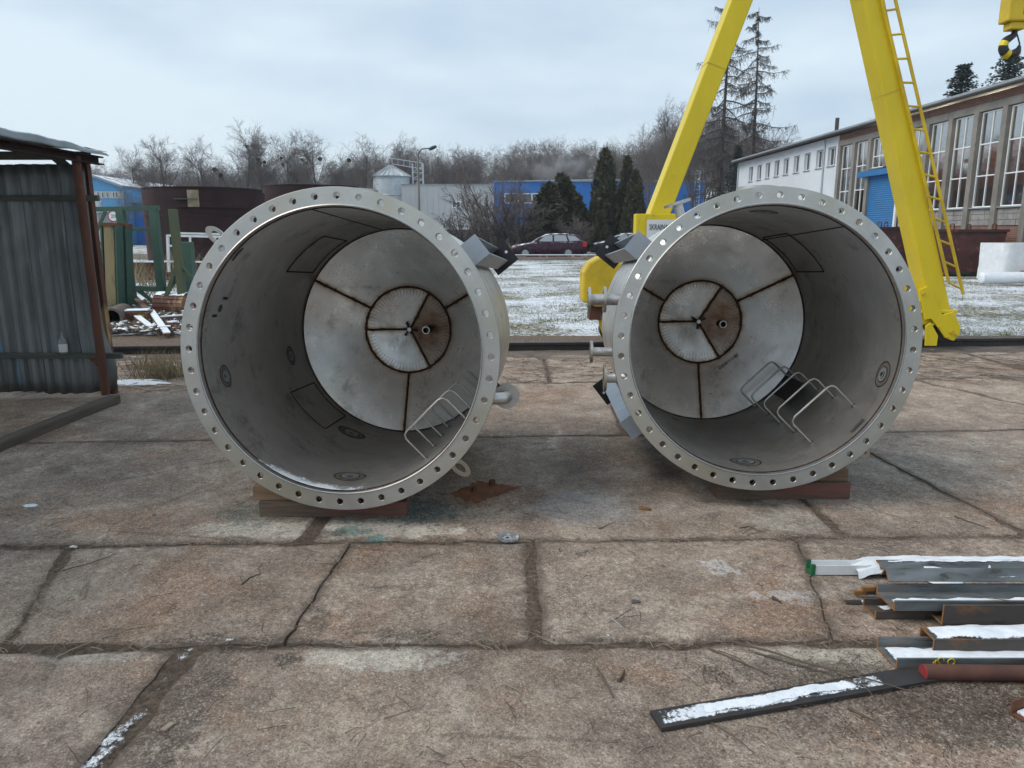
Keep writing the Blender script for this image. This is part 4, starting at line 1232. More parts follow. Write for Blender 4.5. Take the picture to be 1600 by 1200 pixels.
def rsheet(m):
    m.grid(60, 40, lambda u, v: (SX + .05 - 4.2 * u, SY + .42 - 6.6 * v, 2.275 + .26 * u + .012 * sin(v * 6.6 / .076 * 6.28 / 4) + .02 * nz(u * 8, v * 8)))
rs_ = spart('roof_sheet', M['sheet'], rsheet, smooth=True, fix=False); rs_.modifiers.new('t', 'SOLIDIFY').thickness = .003
e_ = at(138, 243, 7.0)
spart('rafter', M['wood_grey'], lambda m: m.box(-8, e_.x, 6.98, 7.05, e_.z - .035, e_.z + .035), bevel=.004)
spart('knee_brace', M['wood_grey'], lambda m: m.bar((-4.28, 7.02, 2.33), (-4.02, 7.02, 2.10), .07, .04, (0, 1, 0)))
a_, b_ = gr(165, 628), gr(0, 692)
spart('sill_beam', M['wood_dark'], lambda m: m.bar((a_.x + .10, a_.y - .02, .035), (b_.x + .06, b_.y - 2.5, .035), .11, .07), bevel=.006)
bt = at(92, 551, 6.80)
bot = thing('glass_bottle', 'small clear bottle with white label standing on the shed rail', 'bottle', (bt.x, 6.875, p2.z + .024))
m = MB(); m.lathe([(.001, 0), (.036, 0), (.037, .004), (.037, .112), (.030, .135), (.014, .155), (.012, .185), (.013, .19), (.013, .20), (.001, .20)], 20); m.build('bottle_body', mk_glass('bottle_glass', (.35, .38, .38, 1), .45), bot, smooth=True)
m = MB(); m.lathe([(.0378, .015), (.0378, .09)], 20); m.build('bottle_label', M['white_sign'], bot, smooth=True)
for v in bot.children: pass

# ------------------------------------------------------------------ left background: frames, posts, debris
def frame_thing(name, label, cat, group, parts, mat, loc):
    t = thing(name, label, cat, loc, (0, 0, 0), group)
    for nm, a, b, w, h in parts:
        m = MB(off=loc); m.bar(a, b, w, h, (0, 1, 0)); m.build(nm, mat, t, bevel=.004)
    return t


YG = 15.5
def Q(px, py, Y=YG): return at(px, py, Y)


fr = [('top_beam', Q(140, 327), Q(248, 325), .09, .12), ('upright', Q(188, 327), Q(208, 478), .15, .15), ('upright', Q(240, 327), Q(255, 478), .15, .15),
      ('cross_bar', Q(205, 358), Q(248, 359), .07, .07), ('bottom_beam', Q(203, 450), Q(258, 452), .10, .10), ('brace', Q(208, 447), Q(248, 478), .08, .05),
      ('brace', Q(258, 458), Q(290, 418), .09, .09), ('upright', Q(144, 330, 17), Q(152, 470, 17), .10, .10), ('brace', Q(146, 372, 17), Q(165, 330, 17), .06, .06), ('bottom_beam', Q(146, 375, 17), Q(172, 388, 17), .06, .06)]
frame_thing('steel_trestle', 'green welded steel trestle with cross bars beside the shed', 'trestle', None, fr, M['green_paint'], Vector((Q(222, 478).x, YG, 0)))
for i, (x0, x1, yt, yb, lab) in enumerate(((162, 187, 352, 474, 'worn green square post with yellowed face, left of a pair'), (181, 200, 354, 474, 'mossy green square post close behind the yellowed one'))):
    A, B = Q((x0 + x1) / 2, yt, 14.6 + .3 * i), Q((x0 + x1) / 2 + 3, yb, 14.6 + .3 * i)
    t = thing('steel_post', lab, 'post', (B.x, B.y, 0), (0, 0, 0), 'worn green posts')
    m = MB(off=(B.x, B.y, 0)); m.bar((B.x, B.y, -.05), A, .20 if i == 0 else .17, .24, (0, 1, 0)); m.build('post_body', M['green_yellowed'] if i == 0 else M['green_worn'], t, bevel=.008)
    for s_ in (-1, 1):
        m = MB(off=(B.x, B.y, 0)); w_ = (.27 if i == 0 else .24) / 2; m.bar((B.x + s_ * w_, B.y, -.05), A + Vector((s_ * w_, 0, 0)), .03, .27, (0, 1, 0)); m.build('post_flange', M['green_paint'], t)
    m = MB(off=(B.x, B.y, 0)); m.bar(A + Vector((0, 0, -.02)), A + Vector((0, 0, .05)), .29, .27, (0, 1, 0)); m.build('cap', M['rust'], t)
pp = [('upright', Q(270, 327, 14), Q(286, 470, 14), .13, .13), ('brace', Q(278, 412, 14), Q(258, 468, 14), .07, .07), ('brace', Q(280, 416, 14), Q(303, 436, 14), .05, .05), ('foot_beam', Q(256, 470, 14), Q(292, 470, 14), .09, .06)]
frame_thing('steel_stand', 'green braced steel stand with rusty top next to the left vessel', 'stand', None, pp, M['green_worn'], Vector((Q(275, 470, 14).x, 14, 0)))
A, B = Q(289, 378, 15.2), Q(296, 465, 15.2)
t = tag(MB(off=(B.x, B.y, 0)).bar((B.x, B.y, 0), A, .28, .2, (0, 1, 0)).build('steel_post', M['green_paint'], bevel=.006), 'short dark green post right behind the braced stand', 'post', 'worn green posts'); t.location = (B.x, B.y, 0)

# white railing
wr = thing('white_railing', 'white painted pipe railing in front of the dark tank', 'railing', (Q(300, 400, 22).x, 22, 0))
wo = (Q(300, 400, 22).x, 22, 0)
for nm, a, b, w in (('top_rail', Q(262, 368, 22), Q(345, 370, 22), .06), ('upright', Q(262, 367, 22), Q(264, 425, 22), .07), ('upright', Q(297, 369, 22), Q(298, 412, 22), .05), ('upright', Q(336, 369, 22), Q(337, 400, 22), .05), ('mid_rail', Q(264, 384, 22), Q(276, 384, 22), .06), ('back_rail', Q(270, 364, 23.5), Q(350, 366, 23.5), .06)):
    m = MB(off=wo); m.bar(a, b, w, w, (0, 1, 0)); m.build(nm, M['white_paint'], wr)

# rusty beams lying behind
for i, (a, b, Y, h, lab) in enumerate((((196, 412), (272, 412), 24.5, .45, 'brown rusty channel beam lying behind the green frame'), ((262, 414), (330, 414), 25.5, .40, 'brown rusty beam lying under the white railing'))):
    A, B = at(a[0], a[1], Y), at(b[0], b[1], Y)
    c = Vector(((A.x + B.x) / 2, Y, 0))
    t = thing('rusty_beam', lab, 'beam', c, (0, 0, 0), 'rusty beams behind the frames')
    m = MB(off=c); m.box(A.x, B.x, Y - .03, Y + .03, .12, .12 + h); m.box(A.x, B.x, Y - .25, Y + .1, 0, .12); m.build('web', M['rust'], t)
    m = MB(off=c); m.box(A.x, B.x, Y - .14, Y + .14, .125 + h, .17 + h); m.build('snow_cover', M['snow'], t)
    m = MB(off=c)
    for x in (A.x + .4, A.x + 1.2): m.box(x, x + .04, Y - .2, Y - .03, .12, .12 + h)
    m.build('stiffener', M['rust'], t)

# debris pile
p = gr(176, 513)
t = thing('concrete_pipe', 'dark open pipe end lying in the debris beside the shed', 'pipe', (p.x, p.y, 0), (0, 0, .25))
m = MB(); m.M = Matrix.Translation((0, 0, .17)); m.lathe([(.125, 0), (.165, 0), (.165, .8), (.125, .8)], 28, axis='Y', close=True); m.build('pipe_wall', M['mud'], t, smooth=True)
m = MB(); m.M = Matrix.Translation((0, .5, .17)); m.cyl((0, 0, 0), (0, .02, 0), .124, 24); m.build('shade_disc', M['black'], t)  # black disc set inside the open pipe as its painted inner shade
for i, (px, py, sx, sy, sz, rz, mt, nm, lab, ct) in enumerate((
        (218, 508, .42, .30, .24, .3, 'dirt', 'timber_block', 'yellow spotted block with snowy top in the debris pile', 'block'),
        (275, 492, .55, .35, .30, -.3, 'rust', 'rusty_drum', 'rusty slatted drum with snow next to the left vessel', 'drum'),
        (258, 522, .22, .12, .10, .5, 'brick', 'brick_lump', 'larger red brick lump in the snow behind the rail', 'brick'),
        (272, 517, .16, .14, .13, 1.1, 'brick', 'brick_lump', 'upright red brick lump nearest the left vessel', 'brick'),
        (195, 512, .12, .1, .09, .2, 'brick', 'brick_lump', 'small red brick lump beside the open pipe', 'brick'),
        (290, 505, .2, .12, .1, .2, 'brick', 'brick_lump', 'half snowed brick lump under the rusty drum', 'brick'))):
    p = gr(px, py)
    t = thing(nm, lab, ct, (p.x, p.y, 0), (0, 0, rz), 'debris beside the shed')
    if nm == 'rusty_drum':
        m = MB(); m.M = Matrix.Translation((0, 0, .22)); m.cyl((-.35, 0, 0), (.35, 0, 0), .2, 20); m.build('drum_body', M['rust_brown'], t, smooth=True)
        for k in range(6):
            a = -.9 + k * .38
            m = MB(); m.bar((-.34, -.205 * cos(a), .22 + .205 * sin(a)), (.34, -.205 * cos(a), .22 + .205 * sin(a)), .05, .012, (0, -cos(a), sin(a))); m.build('slat', M['rust_brown'], t)
        m = MB(); m.grid(12, 6, lambda u, v: (-.33 + .66 * u, -.14 + .28 * v, .22 + sqrt(.205 ** 2 - (-.14 + .28 * v) ** 2) + .012 + .01 * nz(u * 5, v * 5))); m.build('snow_cover', M['snow'], t, smooth=True)
    else:
        m = MB()
        m.grid(6, 6, lambda u, v: (0, 0, 0)); m = MB()
        m.box(-sx / 2, sx / 2, -sy / 2, sy / 2, 0, sz)
        m.v = [(x + .02 * nz(x * 9, y * 9, z * 9 + i), y + .02 * nz(x * 8, y * 9 + i, z), max(0, z + .02 * nz(x * 9 + i, y, z * 7))) for x, y, z in m.v]
        m.build('block_body', M['rust_brown'] if nm == 'timber_block' else M['rust'], t, bevel=.012)
        m = MB(); m.box(-sx / 2 * .9, sx / 2 * .8, -sy / 2 * .9, sy / 2 * .9, sz + .008, sz + .03); m.build('snow_cover', M['snow'], t, bevel=.008)
        if nm == 'timber_block':
            m = MB(); m.box(.02, .11, -sy / 2 - .02, -sy / 2 - .012, .05, .19); m.build('yellow_patch', M['yellow_dirty'], t)
for i, (a, b, lab) in enumerate((((205, 505), (240, 520), 'snow covered plank lying across the debris'), ((238, 505), (262, 528), 'snowy plank leaning down to the brick lump'), ((252, 508), (290, 505), 'snowy batten in front of the rusty drum'), ((212, 478), (246, 505), 'dark plank sloping from the green frame'))):
    A, B = gr(*a), gr(*b)
    c = (A + B) / 2
    t = thing('plank', lab, 'plank', c, (0, 0, 0), 'debris beside the shed')
    zz = (.20, .05) if i != 2 else (.12, .12)
    m = MB(off=c); m.bar(A + Vector((0, 0, zz[0])), B + Vector((0, 0, zz[1])), .10, .03); m.build('plank_body', M['wood'], t)
    if i < 3:
        m = MB(off=c); m.bar(A + Vector((0, 0, zz[0] + .024)), B + Vector((0, 0, zz[1] + .024)), .095, .016); m.build('snow_cover', M['snow'], t)

# dark tanks
def tank(label, px0, px1, ytop, Y, side):
    A, B = at(px0, ytop, Y), at(px1, ytop, Y)
    r = (B.x - A.x) / 2; h = A.z
    t = thing('steel_tank', label, 'tank', ((A.x + B.x) / 2, Y, 0), (0, 0, 0), 'dark rusty tanks')
    m = MB(); m.lathe([(r, 0), (r, h), (r - .02, h), (r - .02, .1)], 72); m.build('tank_wall', M['rust_dark'], t, smooth=True)
    m = MB()
    for z in (h * .33, h * .66): m.tube([(r * cos(a) * 1.001, r * sin(a) * 1.001, z) for a in [2 * pi * k / 60 for k in range(60)]], .012, 5, closed=True)
    m.tube([(r * cos(a), r * sin(a), h) for a in [2 * pi * k / 60 for k in range(60)]], .03, 6, closed=True)
    m.build('ring_seam', M['rust_dark'], t, smooth=True)
    if side:
        m = MB(); m.lathe([(r + .10, h - .80), (r + .10, h - .12), (r + .02, h - .12)], 30, radians(-95), radians(15)); m.build('raised_band', M['rust_dark'], t, smooth=True)
        a = radians(-82)
        m = MB(); m.lathe([(r + .125, h - .78), (r + .125, h - .12)], 4, a - .0, a + .17); m.build('bare_plate', pm('weathered_plate', (.36, .31, .22, 1), (.22, .17, .10, 1), 3, .8), t)
        m = MB(); m.lathe([(r + .10, h - .46), (r + .34, h - .46), (r + .34, h - .49), (r + .10, h - .49)], 8, a - .18, a + .16, close=True); m.build('shelf', M['wood_grey'], t)
    return t


tank('large dark rusty open tank behind the white railing', 230, 405, 297, 33, True)
tank('second dark rusty tank half hidden by the left vessel flange', 415, 560, 293, 40, False)

# ------------------------------------------------------------------ hall on the right
HA = .03
hall = thing('workshop_hall', 'long workshop hall of brick and concrete with tall windows and white end', 'building', (19, 0, 0), (0, 0, HA))
# local: x into the building, y along the wall, z up


def hp(name, mat, fn, parent=None, **k):
    m = MB(); fn(m); return m.build(name, mat, parent or hall, **k)


W0 = [28.79 + 1.645 * k for k in range(-4, 8)]            # near edge of each window
WW = 1.29
hp('brick_base', M['brick'], lambda m: m.box(.02, .35, 20, 35.45, -.1, 1.78))
hp('brick_base', M['brick'], lambda m: m.box(.02, .35, 38.75, 42.1, -.1, 2.42))
hp('block_backing', M['mortar'], lambda m: m.box(.03, .35, 20, 35.45, 1.781, 2.42))
blk = MB(); blk.box(0, .06, 0, 1, 0, 1); 
blk_me = MB().box(0, .05, .006, .994, .012, .988).mesh('block', M['block'])
bi = 0
for row in range(3):
    u = 26.3 + (.17 if row % 2 else 0)
    while u < 35.2:
        w = random.choice((.30, .36, .26, .42))
        w = min(w, 35.40 - u)
        o = bpy.data.objects.new('block', blk_me); C.objects.link(o); o.parent = hall
        o.location = (-.012 + random.uniform(-.008, .008), u, 1.785 + row * .212); o.scale = (1, w - .012, .202)
        u += w
hp('wall_panel', M['mortar'], lambda m: m.box(.03, .35, 20, 26.25, 1.781, 2.42))
hp('lintel_beam', M['concrete_col'], lambda m: [m.box(-.07, .30, a, a + 4.92, 6.06, 6.34) for a in (22.3, 27.24, 32.18, 37.12)], bevel=.008)
hp('parapet', M['brick'], lambda m: m.box(.0, .30, 20, 42.1, 6.341, 6.66))
# pillars
for w in W0 + [W0[-1] + 1.645]:
    hp('pillar', M['concrete_col'], lambda m: m.box(-.13, .25, w - .32, w - .035, -.05 if w not in (W0[-3], W0[-4]) else 4.6, 6.055), bevel=.006)
# windows with panes
for k, w in enumerate(W0):
    z0, z1 = 2.47, 6.03
    short = 35.0 < w < 38.5
    if short: z0 = 4.62
    fr_ = MB(); t = .045
    zs = [z0, z0 + (z1 - z0) / 3, z0 + (z1 - z0) * 2 / 3, z1] if not short else [z0, z0 + .55, z1]
    a, b = w, w + WW
    for y in (a, (a + b) / 2 - t / 2, b - t): fr_.box(.02, .09, y, y + t, z0, z1)
    for z in zs: fr_.box(.023, .087, a + .001, b - .001, z - (t / 2 if z0 < z < z1 else (0 if z == z0 else t)), z + (t / 2 if z0 < z < z1 else (t if z == z0 else 0)))
    f = fr_.build('window', M['pvc'], hall)
    for i in range(len(zs) - 1):
        for j in range(2):
            y0 = a + t if j == 0 else (a + b) / 2 + t / 2; y1 = (a + b) / 2 - t / 2 if j == 0 else b - t
            p_ = MB(); tl = random.uniform(-.004, .004); p_.box(.05, .056, y0 - .005, y1 + .005, zs[i] + .01, zs[i + 1] - .01)
            p_.v = [(x + tl * (y - y0) * 2, y, z) for x, y, z in p_.v]
            p_.build('pane', M['glass_hall'], f)
    sl = MB(); sl.box(-.10, .02, a - .03, b + .03, z0 - .05, z0 - .002); sl.build('sill', M['roof_grey'], f)
# wall plates above the shutter
# shutter door
hp('shutter_box', M['blue_door'], lambda m: m.box(-.32, .05, 35.55, 39.05, 4.22, 4.50), bevel=.01)
def shut(m):
    n = 42
    for k in range(n):
        z = .0 + 4.22 * k / n; h = 4.22 / n
        m.add([(.0, 35.75, z), (.0, 38.62, z), (-.022, 38.62, z + h * .5), (-.022, 35.75, z + h * .5), (.0, 38.62, z + h), (.0, 35.75, z + h)], [(0, 1, 2, 3), (3, 2, 4, 5)])
hp('shutter', M['blue_door'], shut)
hp('shutter_guide', M['pvc'], lambda m: (m.box(-.05, .05, 35.60, 35.74, 0, 4.215), m.box(-.05, .05, 38.63, 38.76, 0, 4.215)))
# white end
hp('white_wall', M['stone_w'], lambda m: None or [m.box(.0, .3, a, b, z0, z1) for a, b, z0, z1 in (
    [(42.12, 58.8, -.1, 5.12), (42.12, 58.8, 6.14, 6.66)] + [(p0, p1, 5.121, 6.139) for p0, p1 in zip([42.12, 43.36, 44.88, 46.53, 48.11, 49.75, 51.32, 52.95, 54.55, 56.28], [42.40, 44.0, 45.66, 47.25, 48.88, 50.45, 52.08, 53.7, 55.42, 58.8])])])
for a, b in ((42.40, 43.36), (44.0, 44.88), (45.66, 46.53), (47.25, 48.11), (48.88, 49.75), (50.45, 51.32), (52.08, 52.95), (53.7, 54.55), (55.42, 56.28)):
    f = MB()
    for y in (a, (a + b) / 2 - .03, b - .06): f.box(.14, .20, y, y + .06, 5.13, 6.13)
    f.box(.143, .197, a + .001, b - .001, 5.131, 5.19); f.box(.143, .197, a + .001, b - .001, 6.07, 6.129)
    wo_ = f.build('small_window', M['pvc'], hall)
    MB().box(.165, .172, a + .02, b - .02, 5.15, 6.1).build('pane', M['glass'], wo_)
    MB().box(-.06, .14, a - .03, b + .03, 5.085, 5.119).build('sill', M['roof_grey'], wo_)
hp('end_wall', M['stone_w'], lambda m: m.box(.31, 14, 58.5, 58.8, -.1, 6.66))
hp('downpipe', M['galv'], lambda m: m.tube([(-.06, 43.75, 0), (-.06, 43.75, 6.3), (-.14, 43.75, 6.6)], .05, 8), smooth=True)
hp('downpipe', M['galv'], lambda m: m.tube([(-.06, 58.6, 0), (-.06, 58.6, 6.5)], .05, 8), smooth=True)
hp('roof', M['roof_grey'], lambda m: m.prism([(-.45, 6.70), (7, 7.6), (14.4, 6.7), (14.4, 6.86), (7, 7.76), (-.45, 6.86)], (0, 19.5, 0), (0, 59.1, 0), (1, 0, 0), (0, 0, 1)))
hp('gutter', M['dark_steel'], lambda m: m.tube([(-.46, 19.5, 6.70), (-.46, 59.0, 6.70)], .07, 8), smooth=True)
hp('stove_pipe', M['dark_steel'], lambda m: m.cyl((1.2, 45.2, 6.9), (1.2, 45.2, 8.0), .11, 12), smooth=True)
hp('rear_wall', M['brown_int'], lambda m: m.box(13.8, 14.1, 20, 58, -.1, 6.66))
hp('inner_floor', M['concrete_col'], lambda m: m.box(.4, 13.7, 20, 42, -.2, .05))
hp('partition', M['brown_int'], lambda m: (m.box(.4, 13.7, 41.6, 41.9, 0, 6.6), m.box(.4, 13.7, 20, 20.3, 0, 6.6)))
hp('orange_curtain', M['orange'], lambda m: m.grid(120, 1, lambda u, v: (1.85 + .06 * sin(u * 260), 29.6 + 9 * u, 3.35 + 1.75 * v)))
hp('inner_wall', M['brown_int'], lambda m: m.box(1.9, 2.0, 24, 41.5, 0, 3.34))
lampm = N('fill_lamp'); lampm.b.inputs['Emission Color'].default_value = (1, .86, .62, 1); lampm.b.inputs['Emission Strength'].default_value = 45.0
hp('hidden_fill_lamp', lampm.m, lambda m: [m.box(1.2, 1.32, y, y + 1.6, 6.50, 6.55) for y in (26.4, 30.0, 33.6, 37.2)])  # unseen tubes added above the window heads to brighten the orange curtain

# rusty skips in front of it
def skip(label, x, y, w, d, h, rz):
    t = thing('rusty_skip', label, 'skip', (x, y, 0), (0, 0, rz), 'rusty skips by the hall')
    b = .55; th = .03
    m = MB()
    o = [(-w / 2 + b * .8, -d / 2 + .1, .12), (w / 2 - b * .8, -d / 2 + .1, .12), (w / 2 - b * .8, d / 2 - .1, .12), (-w / 2 + b * .8, d / 2 - .1, .12)]
    md_ = [(-w / 2 + .12, -d / 2, h * .55), (w / 2 - .12, -d / 2, h * .55), (w / 2 - .12, d / 2, h * .55), (-w / 2 + .12, d / 2, h * .55)]
    tp = [(-w / 2, -d / 2, h), (w / 2, -d / 2, h), (w / 2, d / 2, h), (-w / 2, d / 2, h)]
    sh = lambda L, k: [(x_ - k * (1 if x_ > 0 else -1), y_ - k * (1 if y_ > 0 else -1), z_) for x_, y_, z_ in L]
    vs_ = o + md_ + tp + sh(tp, th) + sh(md_, th) + sh([(a_[0], a_[1], a_[2] + .03) for a_ in o], th)
    fs_ = [(0, 3, 2, 1), (20, 21, 22, 23)]
    for L in range(5):
        for k in range(4): fs_.append((L * 4 + k, L * 4 + (k + 1) % 4, L * 4 + 4 + (k + 1) % 4, L * 4 + 4 + k))
    m.add(vs_, fs_); m.build('skip_body', M['rust_red'], t)
    m = MB()
    for s in (-1, 1):
        m.bar((-w / 2 - .04, s * d / 2, h - .03), (w / 2 + .04, s * d / 2, h - .03), .10, .09); m.bar((s * w / 2, -d / 2 - .04, h - .035), (s * w / 2, d / 2 + .04, h - .035), .10, .085)
    m.build('rim', M['rust_red'], t)
    for sx in (-.3, .3):
        for sy in (-1, 1):
            m = MB(); m.tube([(sx * w - .07, sy * d / 2, h), (sx * w - .07, sy * d / 2, h + .16), (sx * w - .04, sy * d / 2, h + .20), (sx * w + .04, sy * d / 2, h + .20), (sx * w + .07, sy * d / 2, h + .16), (sx * w + .07, sy * d / 2, h)], .022, 6); m.build('lifting_loop', M['rust'], t, smooth=True)
    m = MB()
    for s in (-.3, .3): m.box(s * w - .05, s * w + .05, -d / 2 + .1, d / 2 - .1, 0, .118)
    m.build('runner', M['rust'], t)
    return t


skip('rusty red skip with orange patch right of the crane leg', 16.55, 28.0, 2.35, 1.9, 1.62, -.12)
skip('rusty red skip half hidden behind the crane leg and vessel', 14.75, 30.2, 2.3, 1.8, 1.72, .1)
p0, p1 = at(1531, 380, 24), at(1640, 420, 24)
wb = thing('wrapped_stack', 'large white wrapped stack lying by the hall at the right edge', 'stack', ((p0.x + p1.x) / 2 + .75, 24.6, 0))
m = MB(); hw = (p1.x - p0.x) / 2
def wrapf(u, v):
    a = u * 2 * pi; ex = .22
    cx_ = math.copysign(abs(cos(a)) ** ex, cos(a)) * hw; cy_ = math.copysign(abs(sin(a)) ** ex, sin(a)) * .7
    sag = .03 * nz(u * 14, v * 4, 3)
    return (cx_ * (1 + sag), cy_ * (1 + sag), .02 + v * (p0.z - .02))
m.grid(64, 8, wrapf); m.f.append(tuple(8 * 65 + i for i in range(64))); m.mi.append(0)
m.build('wrapping', M['plastic'], wb, smooth=True)
m = MB(); m.box(-.6, .2, -.85, -.72, .10, .34); m.build('pale_box', M['wood_pale'], wb)
p0, p1 = at(1533, 424, 22.5), at(1660, 428, 22.5)
t = thing('white_pipe', 'snow covered white pipe lying in front of the wrapped stack', 'pipe', ((p0.x + p1.x) / 2, 22.5, 0))
m = MB(); hl = (p1.x - p0.x) / 2; m.tube([(-hl, 0, .2), (-hl + .03, 0, .2), (hl, 0, .2)], [.13, .17, .17], 20); m.build('pipe_body', M['plastic'], t, smooth=True)
p0 = gr(1505, 428)
t = thing('snow_bale', 'low white snowy bundle in front of the rusty skip', 'bundle', (p0.x, p0.y, 0))
m = MB(); m.grid(16, 8, lambda u, v: ((u - .5) * 1.7, (v - .5) * .7, .38 * max(0, (1 - (2 * u - 1) ** 4) * (1 - (2 * v - 1) ** 4)) + .02 * nz(u * 5, v * 5))); m.build('bundle_body', M['plastic'], t, smooth=True)

# ------------------------------------------------------------------ far buildings
def bld(label, loc):
    return thing('workshop_building', label, 'building', loc)


Yb = 95
b1 = bld('wide blue and pale grey workshop behind the evergreen trees', (5, Yb, 0))
BO = (5, Yb, 0)


def bpart(name, mat, fn, par=None, **k):
    m = MB(off=BO); fn(m); return m.build(name, mat, par or b1, **k)


xg = lambda px: at(px, 320, Yb).x
zt = lambda py: at(860, py, Yb).z
bpart('grey_wall', M['grey_clad'], lambda m: m.box(xg(628), xg(772), Yb, Yb + 18, 0, zt(289)))
bpart('grey_roof_edge', M['roof_grey'], lambda m: m.box(xg(627), xg(772), Yb - .1, Yb + 18, zt(289) + .002, zt(287.5)))
bpart('blue_wall', M['blue_clad'], lambda m: m.box(xg(772) + .01, xg(1098), Yb - .3, Yb + 20, 2.2, zt(284)))
bpart('roof', M['roof_grey'], lambda m: m.prism([(xg(772), zt(284) + .002), (xg(1098), zt(284) + .002), (xg(1098), zt(283)), (xg(930), zt(280)), (xg(772), zt(283))], (0, Yb - .5, 0), (0, Yb + 20, 0), (1, 0, 0), (0, 0, 1)))
bpart('plinth', M['dark_plinth'], lambda m: m.box(xg(772) + .05, xg(1097), Yb - .25, Yb + 19, 0, 2.198))
def cladlines(m):
    for px in range(640, 772, 9): m.box(xg(px), xg(px) + .06, Yb - .03, Yb, .2, zt(290))
bpart('cladding_ribs', M['grey_clad'], cladlines)['kind'] = 'stuff'
def win(x0, x1, y0, y1, n, par=b1, Yf=Yb - .3):
    a, b = at(x0, y0, Yf), at(x1, y1, Yf)
    m = MB(off=BO); t = .12
    for k in range(n + 1):
        x = a.x + (b.x - a.x - t) * k / n; m.box(x, x + t, Yf - .08, Yf - .001, b.z, a.z)
    m.box(a.x + .001, b.x - .001, Yf - .078, Yf - .002, a.z - t, a.z - .001); m.box(a.x + .001, b.x - .001, Yf - .078, Yf - .002, b.z + .001, b.z + t)
    f = m.build('window', M['pvc'], par)
    for k in range(n):
        x = a.x + (b.x - a.x) * k / n
        m = MB(off=BO); m.box(x + .06, x + (b.x - a.x) / n - .06, Yf - .04, Yf - .03, b.z + .06, a.z - .06); m.build('pane', M['glass'], f)


win(788, 853, 302, 318, 3); win(706, 720, 314, 325, 2, Yf=Yb); win(886, 906, 328, 345, 2); win(925, 940, 328, 338, 1)
bpart('porch', M['pvc'], lambda m: (m.box(xg(884), xg(908), Yb - 2.2, Yb - .3, 3.3, 3.5), m.box(xg(884), xg(884) + .12, Yb - 2.2, Yb - 2.08, 0, 3.299), m.box(xg(907), xg(907) + .12, Yb - 2.2, Yb - 2.08, 0, 3.299)))
def cage(m):
    for px in (1083, 1090): m.tube([(xg(px), Yb - .6, 0), (xg(px), Yb - .6, zt(268))], .06, 5)
    for k in range(20): m.tube([(xg(1083), Yb - .6, k * .45 + .3), (xg(1090), Yb - .6, k * .45 + .3)], .04, 4)
bpart('roof_ladder', M['galv'], cage)

Yl = 90
bl_ = bld('light blue gabled workshop far behind the shed at the left', (-47, Yl, 0)); BO2 = (-47, Yl, 0)
z_ = lambda py: at(165, py, Yl).z
x_ = lambda px: at(px, 310, Yl).x
m = MB(off=BO2); m.prism([(x_(90), 0), (x_(194), 0), (x_(194), z_(293)), (x_(150), z_(276)), (x_(90), z_(296))], (0, Yl, 0), (0, Yl + 22, 0), (1, 0, 0), (0, 0, 1)); m.build('blue_wall', M['sky_blue_clad'], bl_)
m = MB(off=BO2); m.box(x_(90), x_(194) - .02, Yl - .05, Yl - .001, z_(310), z_(299)); m.build('grey_band', M['grey_clad'], bl_)
m = MB(off=BO2); m.box(x_(90), x_(194) - .02, Yl - .06, Yl - .002, z_(331), z_(324)); m.build('white_band', M['grey_clad'], bl_)
m = MB(off=BO2); m.bar((x_(150), Yl + 10, z_(276) + .1), (x_(196), Yl + 10, z_(293) + .1), .25, 21, (0, 1, 0)) ; m.bar((x_(150), Yl + 10, z_(276) + .1), (x_(88), Yl + 10, z_(297) + .1), .25, 21, (0, 1, 0)); m.build('roof', M['roof_grey'], bl_)
for px in (153, 160, 167, 177, 182):
    m = MB(off=BO2); m.box(x_(px), x_(px + 3.2), Yl - .09, Yl - .052, z_(309), z_(300)); f = m.build('window', M['pvc'], bl_)
    m = MB(off=BO2); m.box(x_(px) + .05, x_(px + 3.2) - .05, Yl - .11, Yl - .091, z_(308.4), z_(300.6)); m.build('pane', M['glass'], f)
m = MB(off=BO2); m.tube([(x_(140), Yl - 3, z_(313)), (x_(168), Yl - 3, z_(313)), (x_(174), Yl - 3, z_(317)), (x_(174), Yl - 3, 0)], .45, 10); m.build('duct', M['galv'], bl_, smooth=True)
b3 = bld('low dark blue building beside the light blue gable', (-41, 92, 0))
m = MB(off=(-41, 92, 0)); m.box(x_(195), x_(262), 92, 104, 0, at(200, 318, 92).z); m.build('blue_wall', M['blue_clad'], b3)
m = MB(off=(-41, 92, 0)); m.box(x_(195) - .1, x_(262), 91.8, 104, at(200, 318, 92).z + .002, at(200, 316.6, 92).z); m.build('roof', M['roof_grey'], b3)
m = MB(off=(-41, 92, 0)); m.box(x_(160), x_(222), 80, 84, 0, at(200, 334, 80).z); m.build('shed_wall', M['grey_clad'], b3)
m = MB(off=(-41, 92, 0)); m.box(x_(160) - .2, x_(222) + .2, 79.8, 84, at(200, 334, 80).z + .002, at(200, 332, 80).z); m.build('shed_roof', M['roof_grey'], b3)
b4 = bld('light blue striped building glimpsed between the two dark tanks', (at(395, 320, 88).x, 88, 0))
c4 = (at(395, 320, 88).x, 88, 0)
for i, (ya, yb_, mt) in enumerate(((303, 312, 'sky_blue_clad'), (312, 317, 'pvc'), (317, 370, 'sky_blue_clad'))):
    m = MB(off=c4); m.box(at(392, 320, 88).x, at(440, 320, 88).x, 88, 96, max(0, at(400, yb_, 88).z), at(400, ya, 88).z - .002); m.build('wall_band', M[mt], b4)

